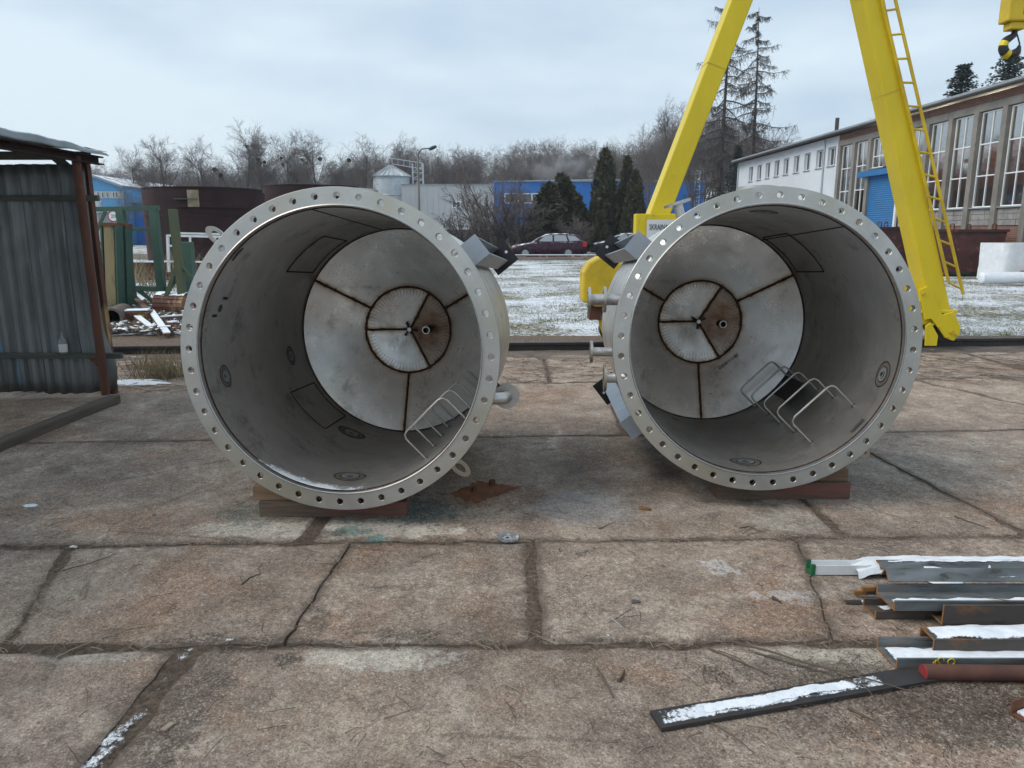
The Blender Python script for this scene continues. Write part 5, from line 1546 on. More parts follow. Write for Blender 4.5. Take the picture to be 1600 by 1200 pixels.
# silo
SPX = at(612, 300, 105).x
silo = thing('grain_silo', 'galvanised silo with conical roof above the left vessel', 'silo', (SPX, 105, 0))
zw = at(612, 276, 105).z; zt_ = at(612, 260, 105).z; r_ = at(640, 300, 105).x - SPX
m = MB(); m.lathe([(r_, 0)] + [(r_ + (.03 if k % 2 else 0), zw * k / 40) for k in range(1, 41)], 40); m.build('silo_wall', M['galv'], silo, smooth=True)
m = MB(); m.lathe([(r_ + .25, zw - .05), (r_ + .25, zw), (.35, zt_), (.35, zt_ + .2), (.01, zt_ + .2)], 24); m.build('silo_roof', M['zinc'], silo)
m = MB()
for k in range(24):
    a = 2 * pi * k / 24; m.bar(((r_ + .25) * cos(a), (r_ + .25) * sin(a), zw + .06), (.35 * cos(a), .35 * sin(a), zt_ + .06), .07, .12)
m.build('roof_ribs', M['zinc'], silo)
m = MB()
for z in (zw * .45, zw * .72, zw * .97): m.tube([((r_ + .06) * cos(a), (r_ + .06) * sin(a), z) for a in [2 * pi * k / 40 for k in range(40)]], .07, 5, closed=True)
m.build('hoop', M['galv'], silo)
sw = thing('silo_stair_tower', 'thin steel stair tower standing beside the silo', 'tower', (SPX + r_ + 1.0, 105, 0))
m = MB()
for dx in (-.5, .9):
    for dy in (-.5, .5): m.tube([(dx, dy, 0), (dx, dy, zt_ + .4)], .06, 5)
for k in range(12):
    z = k * zt_ / 12
    m.tube([(-.5, -.5, z), (.9, -.5, z)], .04, 4); m.tube([(-.5, -.5, z), (.9, -.5, z + zt_ / 12)], .03, 4)
m.build('lattice', M['galv'], sw)
m = MB(); m.tube([(-3.2, -.5, zt_ + 1.0), (.9, -.5, zt_ + .4)], .05, 5); m.tube([(-3.2, -.5, zt_ + .3), (.9, -.5, zt_ - .4)], .05, 5)
for k in range(6): m.tube([(-3.2 + .8 * k, -.5, zt_ + .3 - .14 * k), (-3.2 + .8 * k, -.5, zt_ + 1.0 - .12 * k)], .03, 4)
m.build('catwalk', M['galv'], sw)

# street lamp
A, T, E_ = at(655, 345, 60), at(653, 246, 60), at(677, 231, 60)
lamp = thing('street_lamp', 'tall street lamp with curved arm behind the left vessel', 'lamp', (A.x, 60, 0))
lo = (A.x, 60, 0)
m = MB(off=lo); m.tube([(A.x, 60, 0), (A.x, 60, A.z), T], [.13, .12, .08], 10); m.build('pole', M['concrete_col'], lamp, smooth=True)
m = MB(off=lo); m.tube([T - Vector((0, 0, .3)), T + Vector((.02, 0, .25)), T + Vector((.3, 0, .62)), E_ + Vector((-.2, 0, -.02))], .045, 8); m.build('arm', M['dark_steel'], lamp, smooth=True)
m = MB(off=lo); m.tube([E_ + Vector((-.35, 0, -.12)), E_ + Vector((-.1, 0, -.02)), E_ + Vector((.25, 0, .12))], [.09, .15, .10], 10); m.build('lamp_head', M['dark_steel'], lamp, smooth=True)
# speed sign far left
A = at(178, 338, 40)
sgn = thing('road_sign', 'small round white road sign behind the green frame', 'sign', (A.x, 40, 0)); 
m = MB(); m.tube([(0, 0, 0), (0, 0, A.z + .4)], .035, 8); m.build('sign_pole', M['galv'], sgn)
m = MB(); m.cyl((0, -.06, A.z), (0, -.05, A.z), .30, 24); m.build('sign_disc', M['red_lamp'], sgn)
m = MB(); m.cyl((0, -.066, A.z), (0, -.062, A.z), .24, 24); m.build('sign_face', M['white_sign'], sgn)
text_mesh('20', .27, M['ink'], 'sign_number', sgn, Matrix.Translation((0, -.069, A.z - .09)) @ RX)
# low edging in front of the car and dark hedge-fence before the blue building
t = thing('kerb_beam', 'long rusty beam with snow on top in front of the plum car', 'beam', (3, 44.2, 0))
m = MB(); m.box(-4.2, 3.6, -.1, .1, 0, .20); m.build('beam_body', M['rust_brown'], t); m = MB(); m.box(-4.2, 3.6, -.11, .11, .202, .24); m.build('snow_cover', M['snow'], t)
t = thing('concrete_kerb', 'pale concrete kerb at the far edge of the snowy field', 'kerb', (2, 41.5, 0))
for k in range(8):
    m = MB(); m.box(-6 + 1.6 * k, -4.42 + 1.6 * k, -.15, .15, 0, .16 + .02 * (k % 3)); m.build('kerb_stone', M['concrete_col'], t, bevel=.01)
t = thing('mesh_fence', 'dark garden fence along the blue workshop', 'fence', (-3, 70, 0))
for k in range(14):
    m = MB(); x0 = -14 + 2.0 * k; m.box(x0, x0 + 1.9, -.03, .03, .15, 1.75); m.build('panel', M['dark_plinth'], t)
m = MB(); m.box(-14, 14, -.05, .05, 1.76, 1.80); m.build('snow_cover', M['snow'], t)
rd = MB(); rd.grid(40, 4, lambda u, v: (-70 + 110 * u, 44.6 + 10 * v, -.036)); struct('access_road', rd, M['mud'])


# ------------------------------------------------------------------ cars
def car(name, label, cat, loc, rz, paint, L=4.57, W=1.77, prof=None, sills=.22, glass_bits=None, wheel_r=.315, wx=(.85, 3.45), roofmat=None):
    """x runs from nose (0) to tail (L)"""
    t = thing(name, label, cat, loc, (0, 0, rz), 'vehicles parked beyond the field')
    st = prof['body']; n = len(st)
    m = MB(); rows = []
    for x, zb, w in st:            # belt height and half width
        s = sills + (.10 if x < .1 or x > L - .1 else 0)
        rows.append([(x, -w * .93, s), (x, -w, s + .18), (x, -w * 1.0, (s + zb) / 2 + .08), (x, -w * .95, zb - .02), (x, -w * .80, zb + .025), (x, 0, zb + .05), (x, w * .80, zb + .025), (x, w * .95, zb - .02), (x, w * 1.0, (s + zb) / 2 + .08), (x, w, s + .18), (x, w * .93, s)])
    k = 11
    vs_ = [p for r in rows for p in r]; fs_ = []
    for i in range(n - 1):
        for j in range(k): fs_.append((i * k + j, i * k + (j + 1) % k, (i + 1) * k + (j + 1) % k, (i + 1) * k + j))
    fs_.append(tuple(range(k))); fs_.append(tuple((n - 1) * k + j for j in range(k))[::-1])
    m.add(vs_, fs_); m.build('body', paint, t, smooth=True, ang=45)
    ch = prof['cabin']            # (x, z, halfwidth) outline along the roof, first and last on the belt
    m = MB(); vs_ = []; fs_ = []
    for x, z, w in ch: vs_ += [(x, -w, z - .03), (x, -w * .9, z), (x, 0, z + .02), (x, w * .9, z), (x, w, z - .03)]
    for i in range(len(ch) - 1):
        for j in range(4): fs_.append((i * 5 + j, i * 5 + j + 1, (i + 1) * 5 + j + 1, (i + 1) * 5 + j))
    nb = len(vs_)
    for s in (0, 4):             # cabin sides down to the belt
        base = len(vs_)
        for x, z, w in ch: vs_.append((x, (-1 if s == 0 else 1) * W / 2 * .90, prof['belt'] - .02))
        for i in range(len(ch) - 1): fs_.append((i * 5 + s, (i + 1) * 5 + s, base + i + 1, base + i))
    m.add(vs_, fs_); m.build('roof', roofmat or paint, t, smooth=True, ang=30)
    for nm, quad in prof['glass']:
        for s in ((-1, 1) if nm.startswith('side') else (1,)):
            m = MB(); q = [Vector((x, y * s, z)) for x, y, z in quad]
            m.add(q, [tuple(range(len(q)))]); o = m.build('side_window' if nm.startswith('side') else nm, M['car_glass'], t)
            sd = o.modifiers.new('t', 'SOLIDIFY'); sd.thickness = .012; sd.offset = 0
    for x in wx:
        for s in (-1, 1):
            m = MB(); m.M = Matrix.Translation((x, s * (W / 2 - .10), wheel_r)); m.lathe([(wheel_r * .66, -.1), (wheel_r * .94, -.1), (wheel_r, -.07), (wheel_r, .07), (wheel_r * .94, .1), (wheel_r * .66, .1)], 28, axis='Y', close=True); wt = m.build('wheel', M['tyre'], t, smooth=True)
            m = MB(); yc = s * (W / 2 - .02)
            m.cyl((x, yc - .05, wheel_r), (x, yc - .045, wheel_r), wheel_r * .66, 24)
            for q in range(7):
                a = 2 * pi * q / 7; m.bar((x, yc, wheel_r), (x + wheel_r * .63 * cos(a), yc, wheel_r + wheel_r * .63 * sin(a)), .02, .055, (0, 1, 0))
            m.tube([(x + wheel_r * .63 * cos(2 * pi * q / 24), yc, wheel_r + wheel_r * .63 * sin(2 * pi * q / 24)) for q in range(24)], .018, 5, closed=True)
            m.build('rim', M['rim'], wt)
            m = MB(); m.lathe([(wheel_r * 1.17, -.06), (wheel_r * 1.17, .075)], 20, 0, pi, axis='Y'); m.v = [(a + x, b + s * (W / 2 - .06), c + wheel_r) for a, b, c in m.v]
            m.f.append(tuple(2 * q for q in range(21))); m.mi.append(0); m.f.append(tuple(2 * q + 1 for q in range(21))); m.mi.append(0)
            m.build('wheel_arch', M['black'], t)
    zb0 = st[0][1]
    for s in (-1, 1):
        m = MB(); m.box(.0, .34, s * W / 2 * .62 - .20, s * W / 2 * .62 + .22 * (1), zb0 - .16, zb0 - .02); m.v = [(x - .03 + .18 * abs(y) / (W / 2), y, z) for x, y, z in m.v]; m.build('headlight', M['clear_lamp'], t)
        m = MB(); m.box(L - .26, L + .012, s * (W / 2 - .07) - .09, s * (W / 2 - .07) + .085, prof['belt'] - .28, prof['belt'] + .02); m.build('tail_light', M['red_lamp'], t, bevel=.01)
        m = MB(); m.box(prof['mirror'] - .05, prof['mirror'] + .07, s * (W / 2 + .02) - .02, s * (W / 2 + .02) + .16 * s if s > 0 else s * (W / 2 + .02) + .02, prof['belt'] + .0, prof['belt'] + .14)
        m = MB(); y0, y1 = sorted((s * (W / 2 - .02), s * (W / 2 + .17))); m.box(prof['mirror'] - .04, prof['mirror'] + .08, y0, y1, prof['belt'], prof['belt'] + .14); m.build('door_mirror', M['black'], t, bevel=.02)
        m = MB()
        for x in prof['doors']: m.box(x - .007, x + .007, s * (W / 2) - .012, s * (W / 2) + .0035, sills + .12, prof['belt'] - .03)
        m.build('door_gap', M['black'], t)
        m = MB()
        for x in prof['doors'][1:]: m.box(x - .20, x - .04, s * (W / 2) - .03, s * (W / 2) + .015, prof['belt'] - .17, prof['belt'] - .13)
        m.build('door_handle', M['dark_steel'], t)
    m = MB(); m.box(-.03, .12, -W / 2 * .85, W / 2 * .85, sills + .05, sills + .25); m.box(L - .1, L + .03, -W / 2 * .85, W / 2 * .85, sills + .05, sills + .28); m.build('bumper', M['black'] if cat == 'van' else paint, t, bevel=.03)
    return t


WAG = dict(body=[(0, .60, .62), (.12, .70, .78), (.6, .80, .86), (1.2, .90, .885), (1.9, .95, .885), (2.8, .96, .885), (3.8, .98, .88), (4.35, 1.0, .85), (4.57, .92, .78)],
           cabin=[(1.28, .96, .74), (1.75, 1.24, .68), (2.10, 1.41, .62), (2.7, 1.46, .62), (3.4, 1.455, .61), (3.95, 1.40, .60), (4.25, 1.20, .64), (4.46, .98, .70)],
           belt=.96, mirror=1.62, doors=(1.55, 2.55, 3.45),
           glass=[('side_1', [(1.62, .792, 1.0), (2.10, .655, 1.36), (2.50, .650, 1.375), (2.50, .792, 1.0)]), ('side_2', [(2.60, .792, 1.0), (2.60, .650, 1.378), (3.30, .645, 1.372), (3.42, .79, 1.01)]), ('side_3', [(3.52, .79, 1.02), (3.40, .645, 1.368), (3.88, .640, 1.32), (4.18, .765, 1.06)]),
                  ('windscreen', [(1.32, -.66, 1.0), (2.05, -.56, 1.405), (2.05, .56, 1.405), (1.32, .66, 1.0)]), ('rear_window', [(4.03, -.54, 1.37), (4.41, -.62, 1.03), (4.41, .62, 1.03), (4.03, .54, 1.37)])])
VAN = dict(body=[(0, .80, .75), (.15, .95, .90), (.7, 1.10, .97), (1.3, 1.22, .98), (2.5, 1.25, .98), (4.0, 1.25, .98), (5.3, 1.25, .97), (5.4, 1.2, .95)],
           cabin=[(.85, 1.22, .85), (1.3, 1.70, .80), (1.75, 2.15, .76), (2.3, 2.28, .76), (4.0, 2.30, .76), (5.25, 2.28, .76), (5.38, 1.3, .85)],
           belt=1.22, mirror=1.15, doors=(1.2, 2.1, 3.2), glass=[('side_1', [(1.20, .878, 1.27), (1.66, .815, 1.80), (2.02, .80, 1.86), (2.02, .878, 1.27)]), ('side_2', [(2.2, .878, 1.3), (2.2, .80, 1.86), (3.1, .80, 1.86), (3.1, .878, 1.3)]), ('windscreen', [(.90, -.72, 1.27), (1.68, -.70, 2.06), (1.68, .70, 2.06), (.90, .72, 1.27)])])
cl = gr(797, 401); cr = gr(918, 401)
car('parked_car', 'plum coloured estate car with snow on its bonnet beyond the field', 'car', (at(798, 400, 46.3).x, 46.3, -.03), .03, M['car_purple'], prof=WAG)
car('parked_car', 'dark car parked behind the plum estate near the evergreens', 'car', (at(926, 372, 57).x, 57, -.03), .05, M['car_dark'], prof=WAG)
car('parked_van', 'orange van with white roof behind the yellow switch box', 'van', (at(969, 372, 54).x, 54.0, -.03), .04, M['car_orange'], L=5.4, W=1.96, prof=VAN, wheel_r=.34, wx=(1.0, 4.3), sills=.28)

# ------------------------------------------------------------------ trees
rnd = random.Random(11)


def rdir(r): 
    while True:
        v = Vector((r.uniform(-1, 1), r.uniform(-1, 1), r.uniform(-1, 1)))
        if .05 < v.length < 1: return v.normalized()


def bare_tree(seed, H, spread=.55, n1=15, n2=7, n3=6, n4=5, birch=False, thick=.0125, rmin=.008):
    r = random.Random(seed); trunk, crown = MB(), MB()
    ends = []

    def path(p, d, ln, seg, up, jit):
        pts = [p]
        for _ in range(seg):
            d = (d + rdir(r) * jit + Vector((0, 0, up))).normalized(); p = p + d * (ln / seg); pts.append(p)
        return pts, d

    def grow(p, d, ln, rad, lev):
        seg = (9, 6, 4, 3, 2)[lev]
        up = (0.05, .10, .06, .04, .02)[lev] if not birch else (.05, .12, .0, -.10, -.22)[lev]
        pts, dd = path(p, d, ln, seg, up, (.07, .20, .25, .30, .32)[lev])
        nr = len(pts); tip = (.22, .25, .3, .35, .5)[lev]
        rs = [rad * (1 - (1 - tip) * i / (nr - 1)) for i in range(nr)]
        (trunk if lev <= 1 else crown).tube(pts, rs, (7, 5, 4, 3, 3)[lev], cap=False)
        if lev == 4: return
        if lev == 3: ends.append(pts[-1])
        cnt = (n1, n2, n3, n4)[lev]
        for c in range(cnt):
            t = (.30 + .70 * ((c + r.random()) / cnt)) if lev == 0 else (.25 + .75 * ((c + r.random()) / cnt))
            i = min(int(t * (nr - 1)), nr - 2); f = t * (nr - 1) - i
            q = pts[i].lerp(pts[i + 1], f); ax = (pts[i + 1] - pts[i]).normalized()
            side = rdir(r); side = (side - ax * side.dot(ax)).normalized()
            ang = (spread if lev == 0 else r.uniform(.45, .95)) * r.uniform(.75, 1.25)
            nd = (ax * cos(ang) + side * sin(ang)).normalized()
            k = (.50 * (1.15 - .75 * t), .55, .55, .60)[lev]
            grow(q, nd, ln * k * r.uniform(.75, 1.2), max(rmin, rs[i] * (.55, .58, .58, .6)[lev]), lev + 1)
    lean = Vector((r.uniform(-.06, .06), r.uniform(-.06, .06), 1)).normalized()
    grow(Vector((0, 0, -.1)), lean, H * .86, H * thick, 0)
    hmax = max(p[2] for p in crown.v); k_ = H / hmax
    trunk.v = [(x * k_, y * k_, z * k_) for x, y, z in trunk.v]; crown.v = [(x * k_, y * k_, z * k_) for x, y, z in crown.v]
    return trunk.mesh('trunk', M['bark'], True, 60, False), crown.mesh('crown', M['twig'], False, 40, False), [p * k_ for p in ends]


def larch(seed, H):
    r = random.Random(seed); trunk, crown = MB(), MB()
    pts = [Vector((.012 * H * sin(i * .5) * .3, 0, H * i / 12)) for i in range(13)]
    trunk.tube(pts, [H * .012 * (1 - .93 * i / 12) for i in range(13)], 8, cap=False)
    nb = 72
    for k in range(nb):
        t = .14 + .85 * (k / nb) + r.uniform(-.005, .005)
        z = H * t; a = k * 2.4 + r.uniform(-.4, .4)
        ln = H * (.25 * (1 - t) ** .55 + .012) * r.uniform(.35, 1.4)
        if t < .4: ln *= .62
        if r.random() < .15: continue
        d = Vector((cos(a), sin(a), .10 if t > .8 else -.10)); p = Vector((0, 0, z)); bp = [p]
        seg = 7
        for i in range(seg):
            d = (d + Vector((0, 0, -.10 if i < 3 else .14)) + rdir(r) * .10).normalized(); p = p + d * ln / seg; bp.append(p)
        crown.tube(bp, [.045 * (1 - .85 * i / seg) * (.5 + ln / 5) for i in range(seg + 1)], 4, cap=False)
        for i in range(1, seg + 1):
            for c in range(5):
                f = r.random(); q = bp[i - 1].lerp(bp[i], f)
                sd = (rdir(r) + Vector((0, 0, -1.0))).normalized(); l2 = r.uniform(.25, .85) * (.5 + ln / 6)
                e1 = q + sd * l2 * .5 + Vector((0, 0, -.05)); e2 = e1 + (sd + Vector((0, 0, -.5))).normalized() * l2 * .5
                crown.tube([q, e1, e2], [.018, .014, .006], 3, cap=False)
                for c2 in range(3):
                    q2 = q.lerp(e1, r.random()) if c2 < 2 else e1.lerp(e2, r.random())
                    e3 = q2 + (rdir(r) + Vector((0, 0, -.6))).normalized() * r.uniform(.12, .40)
                    crown.tube([q2, e3], [.014, .007], 3, cap=False)
    return trunk.mesh('trunk', M['bark_dark'], True, 60, False), crown.mesh('crown', M['twig_dark'], False, 40, False)


def spruce(seed, H, R, dens=1.0):
    r = random.Random(seed); trunk, crown = MB(), MB()
    trunk.tube([(0, 0, 0), (0, 0, H * .98)], [H * .014, .02], 7, cap=False)
    z = H * .06; k = 0
    while z < H * .985:
        t = z / H; ln0 = R * (1 - t) ** .8 + .12
        for b in range(7):
            a = k * .7 + b * 2 * pi / 7 + r.uniform(-.2, .2); ln = ln0 * r.uniform(.7, 1.15)
            d = Vector((cos(a), sin(a), .28 if t > .75 else -.05)); p = Vector((0, 0, z + r.uniform(-.1, .1))); sd = Vector((-sin(a), cos(a), 0))
            seg = max(5, int(ln / .22))
            for i in range(seg):
                q = p + d * ln * (i + .5) / seg + Vector((0, 0, -.10 * ln * (i / seg) ** 1.5 + .10 * ln * max(0, i / seg - .6)))
                w = (.06 + .26 * (1 - i / seg)) * min(1, ln / 1.4 + .3)
                for c in range(int(9 * dens)):
                    o = q + sd * r.uniform(-w, w) + Vector((0, 0, r.uniform(-.16, .06))); l = r.uniform(.05, .13)
                    dr = (Vector((cos(a), sin(a), 0)) * r.uniform(.2, 1) + sd * r.uniform(-1, 1) + Vector((0, 0, r.uniform(-.6, .15)))).normalized(); n_ = rdir(r); s2 = dr.cross(n_).normalized() * l * .35
                    crown.add([o - dr * l * .3, o + s2, o + dr * l, o - s2], [(0, 1, 2, 3)])
        z += max(.26, ln0 * .26); k += 1
    return trunk.mesh('trunk', M['bark_dark'], True, 60, False), crown.mesh('crown', M['leaf_spruce'], False, 40, False)


def thuja(seed, H, R, n=5200):
    r = random.Random(seed); trunk, crown = MB(), MB()
    for _ in range(3): trunk.tube([(0, 0, 0), (r.uniform(-.2, .2), r.uniform(-.2, .2), H * .5), (0, 0, H * .95)], [.12, .08, .02], 5, cap=False)
    # inner dead core so that the crown is not see-through
    trunk.lathe([(.02, H * .9)] + [(R * .55 * (1 - t) ** .75, H * t) for t in (.8, .6, .4, .2, .08)] + [(R * .4, .1)], 12)
    for k in range(n):
        t = r.random() ** 1.25; a = r.uniform(0, 2 * pi)
        prof = min(1, ((1 - t) ** .62)) * (.78 + .22 * min(1, t * 6))
        lump = 1 + .36 * nz(cos(a) * 2.3 + seed, sin(a) * 2.3, t * 7) + .22 * nz(cos(a) * 6, sin(a) * 6 + seed, t * 17)
        rad = R * prof * lump * (1 - .22 * r.random() ** 2)
        o = Vector((rad * cos(a), rad * sin(a), H * t))
        out = Vector((cos(a), sin(a), 0)); l = r.uniform(.10, .24) if r.random() < .85 else r.uniform(.25, .42)
        dr = (Vector((0, 0, 1)) * r.uniform(.3, 1) + out * r.uniform(.0, .9) + rdir(r) * .6).normalized(); s2 = dr.cross(rdir(r)).normalized() * l * .45
        crown.add([o - dr * l * .4, o + s2, o + dr * l, o - s2], [(0, 1, 2, 3)])
    return trunk.mesh('trunk', M['bark_dark'], False, 60, False), crown.mesh('crown', M['leaf_thuja'], False, 40, False)


def place_tree(name, label, cat, meshes, loc, s=1.0, rz=0.0, group=None, rot=(0, 0), sz=None):
    t = thing(name, label, cat, loc, (rot[0], rot[1], rz), group); t.scale = (s, s, sz or s)
    for nm, me in zip(('trunk', 'crown'), meshes):
        o = bpy.data.objects.new(nm, me); C.objects.link(o); o.parent = t
    return t


BT = [bare_tree(100 + i, 16, .50 + .08 * (i % 3), n1=13 + i % 3, thick=.017, rmin=.013) for i in range(5)]
BB = [bare_tree(200 + i, 16, .42, n1=18, n2=6, n3=5, n4=4, birch=True, thick=.010, rmin=.011) for i in range(3)]
def tree_h(px, py, Y): return at(px, py, Y).z


# mistletoe balls
MBALL = []
r_m = random.Random(5); m = MB()
for k in range(420):
    d = rdir(r_m); o = d * r_m.uniform(.2, 1) ; l = .28; s2 = d.cross(rdir(r_m)).normalized() * .16
    m.add([o * .5, o + s2, o + d * l * .2, o - s2], [(0, 1, 2, 3)])
ball = m.mesh('mistletoe', M['mistletoe'], False, 40, False)

FRONT = [  # px, top py, Y, kind, mistletoe?, label
    (262, 216, 84, 0, 0, 'slanting bare tree rising above the left tank'), (318, 214, 86, 1, 1, 'bare tree with dark nest left of the mistletoe tree'),
    (372, 188, 88, 2, 6, 'tallest bare tree with many mistletoe balls above the left tank'), (412, 202, 90, 3, 0, 'broad bare tree right of the mistletoe tree'),
    (452, 212, 92, 4, 4, 'bare tree with a low cluster of mistletoe balls'), (502, 204, 88, 0, 2, 'wide bare tree above the left vessel flange'),
    (565, 212, 90, 1, 1, 'bare tree left of the silo'), (640, 208, 118, 3, 0, 'bare tree directly behind the silo'), (212, 232, 96, 4, 0, 'smaller bare tree between the blue gable and the left tank'),
    (165, 252, 108, 2, 0, 'round frosty bare tree behind the light blue gable')]
for i, (px, py, Y, k, nm_, lab) in enumerate(FRONT):
    h = tree_h(px, py - 8, Y); s = h / 16.0
    t = place_tree('bare_tree', lab, 'tree', BT[k][:2], (at(px, 330, Y).x, Y, 0), s, rnd.uniform(0, 6.28), 'bare trees along the left horizon')
    if nm_:
        e = [p for p in BT[k][2] if p.z > 8]; rnd.shuffle(e)
        for p in e[:nm_]:
            o = bpy.data.objects.new('mistletoe', ball); C.objects.link(o); o.parent = t; o.location = p; o.scale = (.34 * rnd.uniform(.6, 1.15),) * 3
# the wood behind
k = 0
def top_y(px):
    # outline of the tree line in the photograph's left-to-right order
    P_ = [(140, 262), (220, 254), (300, 250), (400, 246), (520, 244), (600, 230), (640, 218), (760, 226), (850, 212), (900, 216), (960, 210), (1020, 205), (1060, 165), (1100, 160), (1160, 190), (1230, 215)]
    for (a, b), (c, d) in zip(P_, P_[1:]):
        if a <= px <= c: return b + (d - b) * (px - a) / (c - a)
    return 240


ZONES = [(230, 'behind the light blue gable'), (330, 'above the big tank\'s left half'), (420, 'above the big tank\'s right half'), (520, 'above the left vessel flange'), (595, 'left of the silo'), (675, 'behind silo and street lamp'), (780, 'above the pale grey workshop wall'), (855, 'above the blue workshop windows'), (925, 'above the leaning thuja'), (1010, 'above the tallest thujas'), (1100, 'behind the left crane leg'), (1300, 'behind the larches')]


def wood_label(x, Y, birch):
    z = next(n for lim, n in ZONES if x < lim)
    return ('birch' if birch else 'spreading tree') + ' in the wood\'s ' + {112: 'front', 126: 'middle', 142: 'rear'}[Y] + ' row ' + z


px = 135
while px < 1215:
    for Y in (112, 126, 142):
        x = px + rnd.uniform(-9, 9); yy = top_y(px) + rnd.uniform(-6, 16) + (0 if Y < 130 else 4)
        h = tree_h(x, yy, Y); s = h / 16.0
        birch = rnd.random() < .6
        me = (BB[rnd.randrange(3)] if birch else BT[rnd.randrange(5)])[:2]
        place_tree('forest_tree', wood_label(x, Y, birch), 'tree', me, (at(x, 330, Y).x, Y, 0), s * .92, rnd.uniform(0, 6.28), 'bare trees of the wood on the horizon', sz=s)
        k += 1
    px += 23
# young saplings with reddish haze in front of the wood on the left
for i in range(26):
    x = 205 + i * 15 + rnd.uniform(-6, 6); Y = rnd.uniform(78, 84)
    place_tree('young_birch', 'slender young birch in the thicket ' + ('above the big tank, left half', 'above the big tank, right half', 'above the left vessel flange', 'left of the silo')[min(3, i // 7)], 'tree', BB[i % 3][:2], (at(x, 330, Y).x, Y, 0), .36 * rnd.uniform(.75, 1.2), rnd.uniform(0, 6), 'young birches behind the tanks', sz=.40 * rnd.uniform(.8, 1.1))
ORD = ('leftmost', 'second', 'third', 'fourth', 'fifth', 'sixth', 'seventh')
same = {}
for o in C.objects:
    if o.get('category') == 'tree' and o.parent is None: same.setdefault(o['label'], []).append(o)
for lab, L_ in same.items():
    if len(L_) > 1:
        for i, o in enumerate(sorted(L_, key=lambda q: q.location.x / q.location.y)): o['label'] = ORD[min(i, 6)] + ' ' + lab
LA = [larch(31, 23.0), larch(37, 22.0)]
A = at(1122, 330, 70); place_tree('larch_tree', 'tallest bare larch rising behind the left crane leg', 'tree', LA[0], (A.x - .2, 70, 0), 1.0, .5, rot=(0, .03))
A = at(1178, 240, 74); place_tree('larch_tree', 'thin dark larch standing above the white hall roof', 'tree', LA[1], (A.x + .2, 74, 0), 1.0, 2.1, rot=(0, .035))
for (px, py, Y, kk, lab) in ((1048, 140, 80, 3, 'bare tree left of the crane leg'), (1085, 190, 84, 1, 'bare tree just right of the crane leg foot'), (1152, 175, 88, 0, 'bare tree between the two larches'), (1020, 190, 92, 4, 'bare tree above the blue wall left of the crane'), (1225, 190, 95, 2, 'small bare tree over the white hall roof'), (1385, 165, 62, 4, 'bare tree behind the crane leg ladder'), (1362, 175, 70, 0, 'faint bare tree left of the right crane leg')):
    h = tree_h(px, py, Y); place_tree('bare_tree', lab, 'tree', BT[kk][:2], (at(px, 330, Y).x, Y, 0), h / 16.0 * .8, rnd.uniform(0, 6), 'bare trees near the crane', sz=h / 16.0)
SP = [spruce(3, 14, 2.9), spruce(8, 12, 2.2)]
for (px, py, Y, kk, s, lab) in ((1553, 74, 57, 0, 1.9, 'broad dark spruce above the hall roof under the hook'), (1484, 98, 62, 1, 1.9, 'thin spruce above the hall roof right of the crane'), (1150, 226, 66, 1, 1.5, 'dark green spruce beside the white hall end')):
    h = tree_h(px, py, Y); place_tree('spruce_tree', lab, 'tree', SP[kk], (at(px, 300, Y).x, Y, 0), h / (14 if kk == 0 else 12) * s, 1.3 * kk, 'dark spruces near the hall', sz=h / (14 if kk == 0 else 12))
TH = [thuja(1, 6, 1.45, 9000), thuja(2, 6, 1.2, 8000), thuja(3, 6, 1.1, 8000)]
for (px, pb, py, Y, kk, w, lean, lab) in ((858, 366, 287, 60, 0, 1.45, 0, 'shorter broad thuja left of the evergreen row'), (882, 366, 279, 62, 1, 1.45, 0, 'thuja close behind the shorter broad one'), (925, 366, 262, 63, 2, 1.25, -.42, 'leaning thuja with its tip to the left'), (944, 366, 236, 64, 1, 1.3, 0, 'tallest pointed thuja in the middle of the row'), (978, 366, 246, 66, 2, 1.0, 0, 'dark thuja second from the right of the row'), (991, 366, 268, 62, 0, .85, 0, 'rightmost thuja of the evergreen row'), (938, 368, 330, 59, 2, .9, 0, 'small low thuja at the foot of the leaning one')):
    h = tree_h(px, py, Y); 
    place_tree('thuja_tree', lab, 'tree', TH[kk], (at(px, 330, Y).x, Y, 0), w * (1.0 if py < 300 else .75), rnd.uniform(0, 6) if not lean else 0, 'row of evergreen thujas', rot=(0, lean), sz=h / 6)


# big bare shrub and lesser ones
def shrub(seed, H, R):
    r = random.Random(seed); stems, crown = MB(), MB()
    for k in range(16):
        a = r.uniform(0, 6.28); d = Vector((cos(a) * r.uniform(.2, .75), sin(a) * r.uniform(.2, .75), 1)).normalized(); p = Vector((cos(a) * .3, sin(a) * .3, 0)); ln = H * r.uniform(.7, 1.05)
        pts = [p]
        for i in range(7): d = (d + rdir(r) * .16).normalized(); p = p + d * ln / 7; pts.append(p)
        stems.tube(pts, [.055 * (1 - .8 * i / 7) for i in range(8)], 5, cap=False)
        for i in range(2, 8):
            for c in range(4):
                q = pts[i - 1].lerp(pts[i], r.random()); dd = (pts[i] - pts[i - 1]).normalized(); nd = (dd + rdir(r) * .8).normalized(); l = H * r.uniform(.12, .26); e = q + nd * l
                crown.tube([q, q + nd * l * .5 + rdir(r) * .04, e], [.018, .013, .007], 3, cap=False)
                for c2 in range(6):
                    q2 = q.lerp(e, r.uniform(.2, 1)); e2 = q2 + (nd + rdir(r) * .9).normalized() * l * r.uniform(.25, .55); crown.tube([q2, e2], [.010, .006], 3, cap=False)
    return stems.mesh('stems', M['bark_dark'], True, 60, False), crown.mesh('crown', M['twig'], False, 40, False)


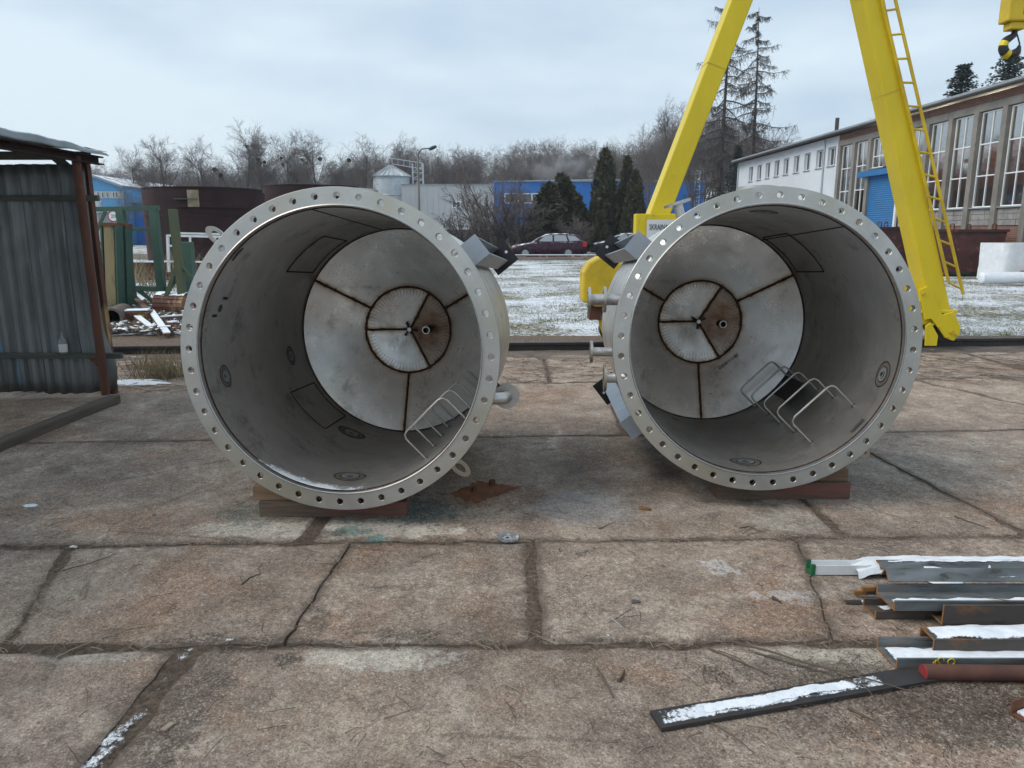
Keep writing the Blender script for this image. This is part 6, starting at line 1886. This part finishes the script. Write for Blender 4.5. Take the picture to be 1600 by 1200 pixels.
SH = [shrub(1, 5, 3), shrub(2, 3, 2)]
for (px, py, Y, kk, lab) in ((768, 268, 58, 0, 'large bare shrub in front of the grey and blue workshop'), (730, 330, 56, 1, 'low bare shrub left of the large one'), (805, 300, 57, 1, 'bare shrub just left of the broad thuja'), (905, 340, 56, 1, 'small bare shrub behind the plum car')):
    h = tree_h(px, py, Y); s = h / (5 if kk == 0 else 3)
    t = thing('bare_shrub', lab, 'shrub', (at(px, 350, Y).x, Y, 0), (0, 0, kk + px), 'bare shrubs before the workshop'); t.scale = (s, s, s)
    for nm, me in zip(('stems', 'crown'), SH[kk]):
        o = bpy.data.objects.new(nm, me); C.objects.link(o); o.parent = t


# ------------------------------------------------------------------ grass
def blades(name, label, n, fn, hmin, hmax, mat, wid=.012):
    m = MB(); V = m.v; Fc = m.f
    r = random.Random(len(name) + n)
    for k in range(n):
        p = fn(r)
        if p is None: continue
        h = r.uniform(hmin, hmax); a = r.uniform(0, 6.28); w = wid * r.uniform(.6, 1.3); lx, ly = r.gauss(0, .45) * h, r.gauss(0, .45) * h
        b = len(V); x, y, z = p
        V += [(x - w * cos(a), y - w * sin(a), z), (x + w * cos(a), y + w * sin(a), z), (x + lx, y + ly, z + h)]; Fc.append((b, b + 1, b + 2))
    m.mi = [0] * len(Fc)
    o = m.build(name, mat, fix=False); return tag(o, label, 'grass', kind='stuff')


def field_pt(r):
    y = 10.5 + 32 * r.random() ** 1.8; x = (r.random() * 2 - 1) * (y * .72 + .5)
    if y < railY(x) + .35: return None
    if nz(x * .42, y * .42, 7) + .5 * nz(x * 1.7, y * 1.7, 3) < -.05: return None
    return (x, y, -.05)


blades('field_grass', 'thin winter grass poking through the snow of the field', 90000, field_pt, .02, .065, M['lawn'], .008)


def tall_pt(r):
    x = r.uniform(-13.5, -5.5); y = r.uniform(18, 31)
    if nz(x * .8, y * .8, 2) < .0: return None
    return (x, y, -.04)


blades('dry_weeds', 'tall dry brown weeds between the steel frames and the tank', 2600, tall_pt, .5, 1.15, M['dry_grass'], .014)


def weed2(r):
    x = r.uniform(-9, 2); y = r.uniform(50, 57)
    return (x, y, -.04)


blades('verge_weeds', 'dry brown verge weeds around the bare shrubs', 3500, weed2, .3, .9, M['dry_grass'], .02)


def tuft(r):
    c = r.choice((gr(262, 588), gr(275, 580), gr(250, 592), gr(238, 575)))
    return (c.x + r.gauss(0, .16), c.y + r.gauss(0, .10), .0)


blades('dry_tuft', 'tuft of dry yellow grass beside the crane rail left of the vessel', 900, tuft, .08, .28, M['dry_grass'], .004)


# snow patches on the yard (thin, ragged)
def snow_patch(name, label, px, py, rx, ry, h=.018, grp='thin snow patches on the yard', rz=0.0):
    c = gr(px, py)
    m = MB(); n = 44
    m.v.append((0, 0, h * .8)); ph = px * .37
    for ring in range(1, 6):
        for k in range(n):
            a = 2 * pi * k / n; f = ring / 5
            w = 1 + .45 * nz(cos(a) * 1.6 + ph, sin(a) * 1.6, 2) + .35 * nz(cos(a) * 6 + ph, sin(a) * 6, 5)
            x, y = rx * f * w * cos(a), ry * f * w * sin(a)
            m.v.append((x, y, h * (1 - f ** 2) * (1 + .8 * nz(x * 18 + ph, y * 18)) - (.004 if ring == 5 else 0)))
    for k in range(n): m.f.append((0, 1 + k, 1 + (k + 1) % n))
    for ring in range(4):
        b = 1 + ring * n
        for k in range(n): m.f.append((b + k, b + n + k, b + n + (k + 1) % n, b + (k + 1) % n))
    m.mi = [0] * len(m.f)
    o = m.build(name, M['snow'], smooth=True); o.location = (c.x, c.y, .004); o.rotation_euler = (0, 0, rz)
    return tag(o, label, 'snow', grp)


snow_patch('snow_patch', 'snow patch on the mud between shed and rail', 215, 597, .34, .16)
snow_patch('snow_patch', 'snow patch under the dry grass tuft by the rail', 272, 574, .22, .14, .03)
snow_patch('snow_patch', 'small snow smear on the concrete left of the vessel', 48, 791, .05, .025, .006)

# ------------------------------------------------------------------ pile of steel sections, lower right
XE = 3.4
PG = 'steel sections in the pile at the lower right'


def snow_strip(x0, x1, y0, y1, z, parent, off, amt=.012, ragged=.018, seed=1.0, cover=1.0, nx=None):
    m = MB(off=off); nx = nx or int((x1 - x0) / .018); ny = 7

    def fn(u, v):
        x = x0 + (x1 - x0) * u
        a = y0 + ragged * (.5 + nz(x * 9, seed, 1) + .6 * nz(x * 31, seed, 4)) * .8; b = y1 - ragged * (.4 + nz(x * 8, seed, 7) + .6 * nz(x * 29, seed, 2)) * .8
        y = a + (b - a) * v
        zz = z + amt * (1 - (2 * v - 1) ** 4) * min(1, u * 20, (1 - u) * 20 + .2) * (.75 + .5 * nz(x * 14, y * 20, seed)) - (.004 if v in (0, 1) else 0)
        return (x, y, zz)
    ny = 10
    m.grid(nx, ny, fn)
    e = [min(1, min(i / nx, 1 - i / nx) * (x1 - x0) / .03, min(j / ny, 1 - j / ny) * 5) * (1 if cover >= 1 else cover) - (0 if cover >= 1 else (1 - cover) * .5) for j in range(ny + 1) for i in range(nx + 1)]
    o = m.build('snow_cover', M['snow_thin'], parent, smooth=True, fix=False)
    o.data.attributes.new('edge', 'FLOAT', 'POINT').data.foreach_set('value', e)
    return o


def section(name, label, cat, poly, x0, y, z, mat, x1=XE, rx=0.0, end=True, yaw=0.0):
    """steel section along X: poly in (y, z)"""
    t = thing(name, label, cat, (x0, y, z), (rx, 0, yaw), PG)
    m = MB(); m.prism([(p[0], p[1]) for p in poly], (0, 0, 0), (x1 - x0, 0, 0), (0, 1, 0), (0, 0, 1)); m.build('section_body', mat, t, bevel=.0015)
    if end:
        m = MB(); m.prism(poly, (-.002, 0, 0), (-.0005, 0, 0), (0, 1, 0), (0, 0, 1)); m.build('cut_end', M['cut_end'], t)
    return t


def U(w, h, t): return [(0, 0), (w, 0), (w, h), (w - t, h), (w - t * 1.2, t), (t * 1.2, t), (t, h), (0, h)]
def Lsec(a, b, t): return [(0, 0), (a, 0), (a, t), (t, t), (t, b), (0, b)]


# 1 round bar
p = gr(1440, 1062)
t = thing('round_bar', 'rusty round steel bar with red painted end, front of the pile', 'bar', (p.x + .005, p.y, 0), (0, 0, -.02), PG)
m = MB(); m.tube([(0, 0, .029), (2.2, 0, .029)], .028, 20); m.build('bar_body', M['rust_brown'], t, smooth=True)
m = MB(); m.tube([(-.004, 0, .029), (-.0005, 0, .029)], .0275, 20); m.build('painted_end', M['red_end'], t)
snow_strip(.35, 2.1, -.010, .016, .0565, t, (0, 0, 0), .003, .016, 3.3, .75)
# 2 front channel
yf = gr(1398, 1050).y + .004; yr = yf + .150
t = section('steel_channel', 'front upright-legged steel channel with snow inside its trough', 'channel', U(yr - yf, .048, .007), 1.385, yf, .003, M['hotrolled'])
snow_strip(.01, 1.9, .010, (yr - yf) - .012, .0135, t, (0, 0, 0), .012, .02, 1.1)
ty = MB(); ty.tube([(.125, -.002, .030), (.135, -.002, .044), (.133, -.002, .022)], .0018, 5); 
ty.tube([(.152 + .011 * cos(a), -.002, .042 + .011 * sin(a)) for a in [k * .55 for k in range(9)]] + [(.148, -.002, .022)], .0018, 5)
ty.tube([(.190 + .013 * cos(a), -.002, .036 + .012 * sin(a)) for a in [k * .6 for k in range(11)]], .0018, 5)
ty.build('chalk_number', M['yellow'], t)
# 3 box-like channel, legs down, snowed over
yf3 = gr(1445, 1000, .07).y; yr3 = gr(1445, 979, .07).y
t = section('steel_channel', 'snow topped channel lying legs down behind the front one', 'channel', [(0, 0), (.007, 0), (.007, .063), (yr3 - yf3 - .007, .063), (yr3 - yf3 - .007, 0), (yr3 - yf3, 0), (yr3 - yf3, .07), (0, .07)], 1.565, yf3, .002, M['hotrolled_rusty'])
snow_strip(.005, 1.8, .0, yr3 - yf3, .072, t, (0, 0, 0), .012, .006, 2.2)
# 4 angle with broad face
y4 = gr(1475, 976, .03).y
t = section('steel_angle', 'dark brown steel angle with broad upright face in mid pile', 'angle', Lsec(.10, .085, .008), 1.70, y4, .028, M['hotrolled_rusty'])
snow_strip(.0, 1.7, -.035, -.002, .002, t, (0, 0, 0), .008, .012, 4.2)
# 5 lower and 6 upper beams
y5 = gr(1376, 967, .012).y; y5r = gr(1364, 931, .055).y
t = section('steel_channel', 'lower wide channel whose end sticks out left under the snowy beam', 'channel', U(y5r - y5, .036, .008), 1.475, y5, .010, M['hotrolled_rusty'])
snow_strip(.02, .30, .015, (y5r - y5) * .75, .0195, t, (0, 0, 0), .008, .05, 5.1, .72)
y6 = gr(1408, 955, .064).y; y6r = gr(1394, 909, .115).y
t = section('steel_channel', 'large snow filled channel on top of the middle of the pile', 'channel', U(y6r - y6, .044, .009), 1.53, y6, .064, M['hotrolled'])
snow_strip(.015, 1.8, .012, (y6r - y6) * .62, .0745, t, (0, 0, -.0), .010, .03, 6.3)
for c in t.children:
    if c.name.startswith('snow'): c.location = (0, 0, -.064)
# 7 angle on top (ridge up) and 8 angle behind
y7 = gr(1410, 906, .135).y
t = section('steel_angle', 'grey steel angle lying tilted along the back of the pile', 'angle', [(0, 0), (.004, -.004), (.034, .036), (.064, -.003), (.068, .001), (.035, .044)], 1.565, y7, .128, M['hotrolled'])
snow_strip(.25, .9, .006, .022, .016, t, (0, 0, 0), .003, .02, 7.7, .55)
y8 = gr(1440, 889, .06).y
t = section('steel_angle', 'snow dusted steel angle farthest back in the pile', 'angle', [(0, 0), (.005, -.004), (.018, .016), (.050, .016), (.050, .022), (.015, .022)], 1.67, y8 + .01, .055, M['hotrolled'])
snow_strip(.02, 1.7, .016, .049, .023, t, (0, 0, 0), .006, .02, 8.8, .8)
# 9 white profile with green end and film
p9 = gr(1268, 902); y9r = gr(1268, 877, .05).y
t = thing('white_profile', 'white channel profile with green taped end wrapped in film', 'profile', (p9.x, p9.y, .012), (0, 0, 0), PG)
w9 = y9r - p9.y
m = MB(); m.prism(U(w9, .045, .005), (0, 0, 0), (1.9, 0, 0), (0, 1, 0), (0, 0, 1)); m.build('profile_body', M['white_paint'], t)
m = MB(); m.prism([(-.004, -.004), (w9 + .004, -.004), (w9 + .004, .049), (w9 - .009, .049), (w9 - .009, .010), (.009, .010), (.009, .049), (-.004, .049)], (-.004, 0, 0), (.014, 0, 0), (0, 1, 0), (0, 0, 1)); m.build('green_tape', pm('green_tape', (.01, .13, .05, 1), (.015, .10, .04, 1), 9, .5), t)
snow_strip(.05, .42, .010, w9 * .55, .008, t, (0, 0, 0), .006, .02, 9.1)
m = MB()
def film(u, v):
    x = .20 + 1.6 * u; y = -.035 + (w9 + .06) * v
    z = .052 + .012 * nz(x * 9, y * 13, 4) + .006 * nz(x * 26, y * 30, 1) - (.055 * max(0, .18 - v) / .18 if .16 < u < .34 else .025 * max(0, .12 - v) / .12) - .03 * max(0, .05 - u) / .05
    if .17 < u < .30 and v < .25: y -= .09 * (1 - v / .25) * sin((u - .17) / .13 * pi)
    return (x, y, z)
m.grid(70, 24, film); m.build('film', M['plastic'], t, smooth=True, fix=False)
# 10 thin bars
for (px, py, z, s, lab) in ((1336, 927, .03, .016, 'thin rusty square bar poking left from the pile, nearer of two'), (1349, 921, .05, .016, 'thin rusty square bar poking left from the pile, farther of two')):
    p = gr(px, py, z); t = section('square_bar', lab, 'bar', [(0, 0), (s, 0), (s, s), (0, s)], p.x, p.y, z - s / 2, M['hotrolled_rusty'], x1=p.x + .6)
    m = MB(); m.box(0, .05, -.001, s + .001, -.001, s + .001); m.build('rusty_tip', M['cut_end'], t)
p = gr(1322, 948)
t = section('flat_strip', 'narrow dark flat strip with snow poking left below the square bars', 'bar', [(0, 0), (.03, 0), (.03, .012), (0, .012)], p.x, p.y, .003, M['dark_steel'], x1=p.x + .6)
snow_strip(.06, .5, .002, .029, .0125, t, (0, 0, 0), .006, .006, 2.9)
m_ = MB(); 
t = thing('bent_wire', 'thin bent wire lying on the snow of the large channel', 'wire', gr(1520, 935, .08), (0, 0, 0))
m = MB(off=t.location); m.tube([gr(1508, 929, .089), gr(1540, 934, .089), gr(1586, 939, .089), gr(1589, 948, .089), gr(1590, 954, .07)], .0016, 5); m.build('wire_strand', M['brass_wire'], t)
# 11 flat bar in front
a, b = gr(1024, 1131), gr(1420, 1062)
d = (b - a); ang = atan2(d.y, d.x)
t = thing('flat_bar', 'black flat steel bar with snow lying on the concrete before the pile', 'bar', a, (0, 0, ang))
m = MB(); m.box(0, d.length + .15, -.045, .045, .002, .018); m.build('bar_body', M['dark_steel'], t, bevel=.002)
m.build  # keep
snow_strip(-.005, d.length - .10, -.043, .044, .0185, t, (0, 0, 0), .002, .004, 3.9, .60, nx=110)
snow_strip(.16, .76, -.034, .040, .0195, t, (0, 0, 0), .005, .02, 5.9, .74, nx=60)
p = gr(1598, 1122)
t = thing('rusty_bracket', 'small rusty bracket with snow at the right edge', 'bracket', p, (0, 0, .4))
m = MB(); m.box(-.02, .25, -.03, .03, 0, .006); m.box(-.02, .25, .024, .03, .006, .05); m.build('bracket_body', M['rust'], t)
m = MB(); m.box(.0, .24, -.025, .02, .007, .013); m.build('snow_cover', M['snow'], t)

# ------------------------------------------------------------------ small things on the concrete
q = [gr(x, y) for x, y in ((699, 774), (743, 790), (817, 762), (745, 751))]
c = sum(q, Vector()) / 4
t = thing('rust_plate', 'flat rusted orange steel plate on the concrete right of the left vessel', 'plate', c)
m = MB(off=c); n = 22
def rp(u, v):
    p = q[0].lerp(q[1], u).lerp(q[3].lerp(q[2], u), v); k = .055 * nz(p.x * 9, p.y * 9, 3) + .03 * nz(p.x * 30, p.y * 30, 5)
    e = 1 if (u in (0, 1) or v in (0, 1)) else 0
    return (p.x + k * .6 * e, p.y + k * .6 * e, .0065 + .001 * nz(p.x * 20, p.y * 20))
m.grid(n, n, rp)
rg_ = N('flaking_rust'); P = rg_.obj()
rc = rg_.mix(rg_.mr(rg_.noise(P, 9, 8, .75), .35, .65), (.24, .085, .03, 1), (.11, .042, .022, 1)); rc = rg_.mix(rg_.mr(rg_.noise(P, 22, 7, .8), .54, .68, 0, .7), rc, (.30, .19, .12, 1))
rg_.l(rg_.mr(rg_.ma('ADD', rg_.noise(P, 14, 7, .8), rg_.ma('MULTIPLY', rg_.attr('edge'), 1.6)), .52, .62), rg_.b.inputs['Alpha']); rg_.bump(rg_.noise(P, 40, 6, .8), .7, .01); rg_.done(rc, .9)
pb = m.build('plate_body', rg_.m, t, smooth=True)
pb.data.attributes.new('edge', 'FLOAT', 'POINT').data.foreach_set('value', [min(i, n - i, j, n - j) / n for j in range(n + 1) for i in range(n + 1)])
for (px, py, s) in ((769, 759, .020), (741, 768, .016)):
    pp_ = gr(px, py); m = MB(off=c); m.M = Matrix.Translation(pp_); m.lathe([(.001, .006), (s, .006), (s, .006 + s * 1.6), (s * .55, .007 + s * 1.6), (s * .55, .02)], 6); m.build('nut', M['rust_brown'], t)
p = gr(793, 842)
t = thing('grinding_disc', 'worn grey grinding disc lying on the joint between the vessels', 'disc', p, (.04, -.03, .3))
m = MB(); m.lathe([(.011, .006), (.030, .006), (.034, .010), (.058, .011), (.058, .007), (.030, .003), (.011, .003)], 36, close=True); m.build('disc_body', pm('disc_grit', (.10, .11, .115, 1), (.22, .23, .235, 1), 26, .8, stain=((.5, .52, .53, 1), 30, .58, .66)), t, smooth=True)
m = MB(); m.lathe([(.011, .0068), (.022, .0068)], 24); m.build('hub_ring', M['zinc'], t)


def stick(name, label, cat, pts, r, mat, z=.006, grp=None, sub=None):
    P = [gr(x, y) for x, y in pts]; c = P[0].copy()
    Pn = []
    for i in range(len(P) - 1):
        for k in range(3):
            v = P[i].lerp(P[i + 1], k / 3); Pn.append(v + Vector((.004 * nz(v.x * 20, v.y * 20, 1), .004 * nz(v.x * 20, v.y * 20, 7), z + .004 * nz(v.x * 9, v.y * 9, 5))))
    Pn.append(P[-1] + Vector((0, 0, z)))
    m = MB(off=c); m.tube(Pn, [r * (1 - .55 * i / (len(Pn) - 1)) for i in range(len(Pn))], 6)
    if sub:
        for s in sub:
            S = [gr(x, y, z) for x, y in s]; m.tube(S, [r * .6, r * .4, r * .25][:len(S)] if len(S) < 4 else r * .5, 5)
    o = m.build(name, mat, smooth=True); o.location = c
    return tag(o, label, cat, grp)


TW = 'twigs and stalks littering the concrete'
stick('wire', 'long pale bent wire curving over the lower left slab', 'wire', ((88, 1030), (110, 1018), (150, 1003), (200, 984), (250, 977), (295, 976), (330, 992)), .0022, M['pale_stick'])
stick('twig', 'dark thin twig on the slab at the far left', 'twig', ((98, 894), (140, 882), (180, 867)), .003, M['stick'], grp=TW)
stick('twig', 'curled knot of dark twigs in the middle of the left slab', 'twig', ((378, 915), (390, 905), (408, 898), (402, 890), (410, 882)), .003, M['stick'], grp=TW, sub=[((395, 903), (388, 895)), ((380, 914), (376, 902))])
stick('twig', 'stout brown stick left of the centre foreground crack', 'twig', ((933, 1046), (944, 1066), (958, 1092)), .0055, M['stick'], grp=TW)
stick('twig', 'short dark stub beside the stout brown stick', 'twig', ((966, 1066), (976, 1049)), .006, M['stick'], grp=TW)
stick('wire', 'small bent wire hook near the bottom centre', 'wire', ((786, 1069), (815, 1083), (812, 1090), (803, 1102)), .0022, M['pale_stick'])
stick('dry_stalk', 'straight pale stalk at the bottom centre left', 'stalk', ((600, 1124), (657, 1105)), .0024, M['pale_stick'], grp=TW)
stick('dry_stalk', 'pale stalk on the slab below the middle joint', 'stalk', ((656, 1018), (684, 1032)), .002, M['pale_stick'], grp=TW)
stick('dry_stalk', 'tiny pale pair of stalks at the bottom centre', 'stalk', ((767, 1115), (800, 1128)), .002, M['pale_stick'], grp=TW, sub=[((770, 1112), (790, 1113))])
stick('twig', 'long branch crossing the black flat bar', 'twig', ((1140, 1012), (1200, 1028), (1262, 1048), (1320, 1062), (1375, 1078), (1420, 1092)), .0045, M['stick'], z=.028, grp=TW, sub=[((1262, 1048), (1300, 1050), (1340, 1047)), ((1320, 1062), (1352, 1072), (1372, 1098))])
stick('twig', 'branch above the black flat bar pointing to the pile', 'twig', ((1105, 1014), (1150, 1034), (1200, 1055)), .0035, M['stick'], grp=TW, sub=[((1122, 1016), (1150, 1026), (1172, 1042))])
stick('twig', 'thin branch lying parallel above the flat bar', 'twig', ((1180, 1022), (1240, 1040), (1300, 1056)), .0035, M['stick'], grp=TW)
stick('wire', 'tangled pale wire loop below the black flat bar', 'wire', ((1165, 1135), (1200, 1140), (1215, 1150), (1225, 1165), (1240, 1178), (1256, 1180), (1257, 1170)), .003, M['pale_stick'], z=.008, sub=[((1195, 1140), (1212, 1160), (1236, 1170), (1256, 1172)), ((1200, 1140), (1225, 1150), (1240, 1172))])
stick('wire', 'small wire ring above the black flat bar', 'wire', ((1120, 1055), (1130, 1050), (1142, 1058), (1144, 1066), (1134, 1068), (1122, 1060)), .0028, M['pale_stick'])
stick('twig', 'dark curved twig left of the small wire ring', 'twig', ((1102, 1042), (1098, 1055), (1103, 1070)), .0028, M['stick'], grp=TW)
stick('twig', 'thin twig running down right under the flat bar', 'twig', ((1112, 1132), (1145, 1152), (1180, 1180)), .0025, M['stick'], grp=TW)
stick('twig', 'dark stick at the bottom near the flat bar end', 'twig', ((1325, 1108), (1345, 1118), (1366, 1128)), .005, M['stick'], grp=TW)
stick('steel_offcut', 'short dark steel tube piece on the right middle slab', 'offcut', ((1207, 937), (1220, 944)), .008, M['dark_steel'], z=.009)
stick('steel_offcut', 'stubby steel bolt end on the middle slab', 'offcut', ((987, 944), (1001, 944)), .010, M['weld_grey'], z=.011)
stick('wire', 'thin dark wire beneath the stubby bolt end', 'wire', ((950, 976), (970, 964), (992, 950)), .0016, M['stick'])
stick('nail', 'pale nail below the stubby bolt end', 'nail', ((956, 968), (975, 984)), .0022, M['zinc'])
stick('twig', 'short twig on the slab left of the rusty chip', 'twig', ((936, 828), (962, 816)), .0025, M['stick'], grp=TW)
stick('twig', 'tangle of twigs on the joint under the right vessel', 'twig', ((1155, 826), (1170, 824), (1182, 830), (1195, 834)), .003, M['stick'], grp=TW, sub=[((1160, 834), (1178, 822)), ((1168, 835), (1200, 828))])
stick('twig', 'straight dark twig on the far right slab', 'twig', ((1492, 808), (1545, 827)), .004, M['stick'], grp=TW)
stick('twig', 'dark twig cluster at the right edge above the pile', 'twig', ((1572, 838), (1590, 850)), .004, M['stick'], grp=TW)
for (px, py, s, mt, lab) in ((1008, 797, .032, 'cut_end', 'orange rusty chip on the concrete before the right vessel'), (948, 993, .011, 'snow', 'tiny white pebble on the front joint'), (116, 856, .018, 'white_paint', 'small white chip on the left joint'), (241, 806, .016, 'weld_grey', 'grey metal flake on the left slab'), (875, 862, .02, 'stick', 'dark leaf clump on the slab between the vessels'), (262, 1138, .022, 'pale_stick', 'yellow dry leaf in the wide joint')):
    p = gr(px, py); m = MB(); m.M = Matrix.Rotation(px, 4, 'Z')
    m.box(-s, s, -s * .45, s * .45, 0, s * .35); m.v = [(x + s * .5 * nz(x * 60, y * 60, px), y + s * .4 * nz(y * 50, x * 40, px), z) for x, y, z in m.v]
    o = m.build('debris_chip', M[mt], bevel=.002); o.location = (p.x, p.y, .003); tag(o, lab, 'debris', 'loose chips on the concrete')


# crumbs in the joints
def crumbs(name, label, n, fn, s0, s1, mat, flat=.7):
    r = random.Random(n); m = MB(); V, Fc = m.v, m.f
    for k in range(n):
        p = fn(r)
        if p is None: continue
        s = r.uniform(s0, s1); a = r.uniform(0, 6.28); b = len(V); x, y, z = p
        for i in range(3): V.append((x + s * cos(a + i * 2.1) * r.uniform(.6, 1.3), y + s * sin(a + i * 2.1) * r.uniform(.6, 1.3), z))
        V.append((x + s * .2 * r.uniform(-1, 1), y, z + s * flat)); Fc += [(b, b + 1, b + 3), (b + 1, b + 2, b + 3), (b + 2, b, b + 3)]
    m.mi = [0] * len(Fc)
    o = m.build(name, mat, fix=False); return tag(o, label, 'litter', kind='stuff')


def joint_pt(r, spread=.022):
    x = r.uniform(-3.2, 3.2); k = r.choice((1, 1, 2, 2, 3))
    if r.random() < .35:
        row = r.choice((0, 1, 1, 2)); cut = r.choice(ROWS[row][1:-1]); t = r.random()
        x = cut[0] + (cut[1] - cut[0]) * t; y = J(row, x) + (J(row + 1, x) - J(row, x)) * t
        return (x + r.gauss(0, spread + cut[2] * .35), y, .0025)
    return (x, J(k, x) + r.gauss(0, spread * (1.5 if nz(x * 2, k) > .1 else .8)), .0025)


crumbs('joint_crumbs', 'dark earth crumbs and gravel along the slab joints', 16000, joint_pt, .0012, .0042, M['dirt'])
crumbs('pale_gravel', 'pale gravel grains scattered over the slabs', 3600, lambda r: (lambda y: (r.uniform(-1, 1) * (y * .75), y, .002))(1.8 + 7 * r.random() ** 2), .0010, .0032, M['concrete_col'])
crumbs('pile_mulch', 'dark mulch of bark and dirt under the steel pile', 9000, lambda r: (1.75 + r.gauss(0, .50), 2.25 + r.gauss(0, .17), .001), .0012, .0045, M['dirt'], .5)


def straw(name, label, n, fn, l0, l1, w, mat):
    r = random.Random(n + 3); m = MB()
    for k in range(n):
        p = fn(r)
        if p is None: continue
        a = r.uniform(0, 6.28); l = r.uniform(l0, l1); x, y, z = p
        mid = (x + l * .5 * cos(a) + r.gauss(0, l * .08), y + l * .5 * sin(a) + r.gauss(0, l * .08), z + r.uniform(.001, .008))
        m.tube([(x, y, z), mid, (x + l * cos(a), y + l * sin(a), z + r.uniform(0, .004))], w, 3, cap=False)
    o = m.build(name, mat, fix=False); return tag(o, label, 'litter', kind='stuff')


straw('joint_straw', 'fine dead stalks caught in the slab joints', 1300, lambda r: (lambda p: (p[0], p[1], .006))(joint_pt(r, .03)), .02, .09, .0010, M['pale_stick'])
straw('scattered_twigs', 'small dead twigs scattered over the concrete slabs', 300, lambda r: (lambda y: (r.uniform(-1, 1) * (y * .72), y, .006))(1.9 + 5.0 * r.random() ** 1.4), .02, .11, .0013, M['stick'])
straw('pile_straw', 'dry stalks strewn around the foot of the steel pile', 420, lambda r: (1.50 + r.gauss(0, .40), 2.27 + r.gauss(0, .13), .005), .03, .13, .0008, M['stick'])
straw('rail_straw', 'dead stems lying on the mud near the rail', 1600, lambda r: (lambda x: (x, J(4, x) + r.uniform(-.3, 1.5), .012))(r.uniform(-6, 7.5)), .08, .35, .002, M['stick'])


def thin_snow(label, fn, nx, ny, ef):
    m = MB(); ed = []

    def f2(u, v):
        ed.append(ef(u, v)); return fn(u, v)
    m.grid(nx, ny, f2)
    o = m.build('joint_snow', M['snow_thin'], smooth=True, fix=False)
    o.data.attributes.new('edge', 'FLOAT', 'POINT').data.foreach_set('value', ed)
    return tag(o, label, 'snow', kind='stuff')


thin_snow('crumbly snow lying in the wide slab joint at the lower left', lambda u, v: (-1.215 - .03 * v + (u - .5) * .10, 1.6 + .99 * v, .007 + .012 * max(0, nz(u * 4 + 3, v * 22, 1)) + .004 * nz(u * 17, v * 90)), 14, 110, lambda u, v: min(1, min(u, 1 - u) * 5) * .40 - .22 + .60 * nz(3.1 + u, v * 8))
for i, (x, y, rx, ry, lab) in enumerate(((-.98, 3.63, .07, .08, 'thin snow in the gap before the left timbers'), (-.83, 2.495, .05, .05, 'thin snow in the pit of the front slab'), (-1.10, 2.615, .16, .03, 'thin snow at the joint corner lower left'), (1.02, 2.42, .12, .03, 'thin snow between the twigs and the flat bar'), (1.9, 2.12, .22, .05, 'thin snow on the mulch at the lower right'), (1.14, 2.52, .05, .03, 'thin snow on the broken slab edge before the pile'))):
    thin_snow(lab, lambda u, v: (x + (u - .5) * 2 * rx, y + (v - .5) * 2 * ry, .004 + .006 * max(0, nz(u * 7 + i, v * 7))), 14, 14, lambda u, v: .42 - 1.9 * sqrt((u - .5) ** 2 + (v - .5) ** 2))

# brushwood and scrap in the debris by the shed
def debris_pt(r):
    p = gr(r.uniform(160, 300), r.uniform(476, 524)); return (p.x, p.y, r.uniform(0, .10))


straw('brushwood', 'tangled dead branches and scrap in the debris beside the shed', 420, debris_pt, .2, .8, .008, M['stick'])
crumbs('rubble', 'dark rubble lumps in the debris beside the shed', 900, debris_pt, .02, .08, M['dirt'], .8)
crumbs('snow_lumps', 'snow lumps on the debris beside the shed', 700, debris_pt, .03, .10, M['snow'], .4)

# smoke over the blue workshop
p = at(868, 262, 104)
sm = MB(); sm.box(-7, 9, -3, 3, -2.2, 3.4)
so = sm.build('smoke', None)
so.location = p; tag(so, 'thin white smoke drifting above the blue workshop roof', 'smoke', kind='stuff')
so.data.materials.clear()
sg_ = N('smoke'); sg_.t.nodes.remove(sg_.b)
v = sg_.n('ShaderNodeVolumePrincipled'); v.inputs['Color'].default_value = (.92, .94, .97, 1)
P = sg_.obj(); s3 = sg_.sep(P)
dd = sg_.ma('SQRT', sg_.ma('ADD', sg_.ma('POWER', sg_.ma('DIVIDE', sg_.ma('ADD', s3[0], 0.0), 7.0), 2.0), sg_.ma('ADD', sg_.ma('POWER', sg_.ma('DIVIDE', s3[1], 3.0), 2.0), sg_.ma('POWER', sg_.ma('DIVIDE', s3[2], 2.6), 2.0))))
den = sg_.ma('MULTIPLY', sg_.mr(dd, 0.1, 1.0, 1.0, 0.0), sg_.mr(sg_.noise(P, .45, 4, .6), .40, .70, 0.0, .32))
sg_.l(den, v.inputs['Density']); sg_.l(v.outputs[0], sg_.out.inputs['Volume'])
so.data.materials.append(sg_.m)

# ------------------------------------------------------------------ winter haze
hz = MB(); hz.box(-380, 380, -45, 500, -1.3, 30)
ho = hz.build('haze', None); tag(ho, 'thin winter haze over the whole yard', 'haze', kind='stuff')
ho.data.materials.clear()
hg = N('haze'); hg.t.nodes.remove(hg.b)
v = hg.n('ShaderNodeVolumePrincipled'); v.inputs['Color'].default_value = (.90, .93, .97, 1); v.inputs['Density'].default_value = 0.0005; v.inputs['Anisotropy'].default_value = .2
hg.l(v.outputs[0], hg.out.inputs['Volume']); ho.data.materials.append(hg.m)
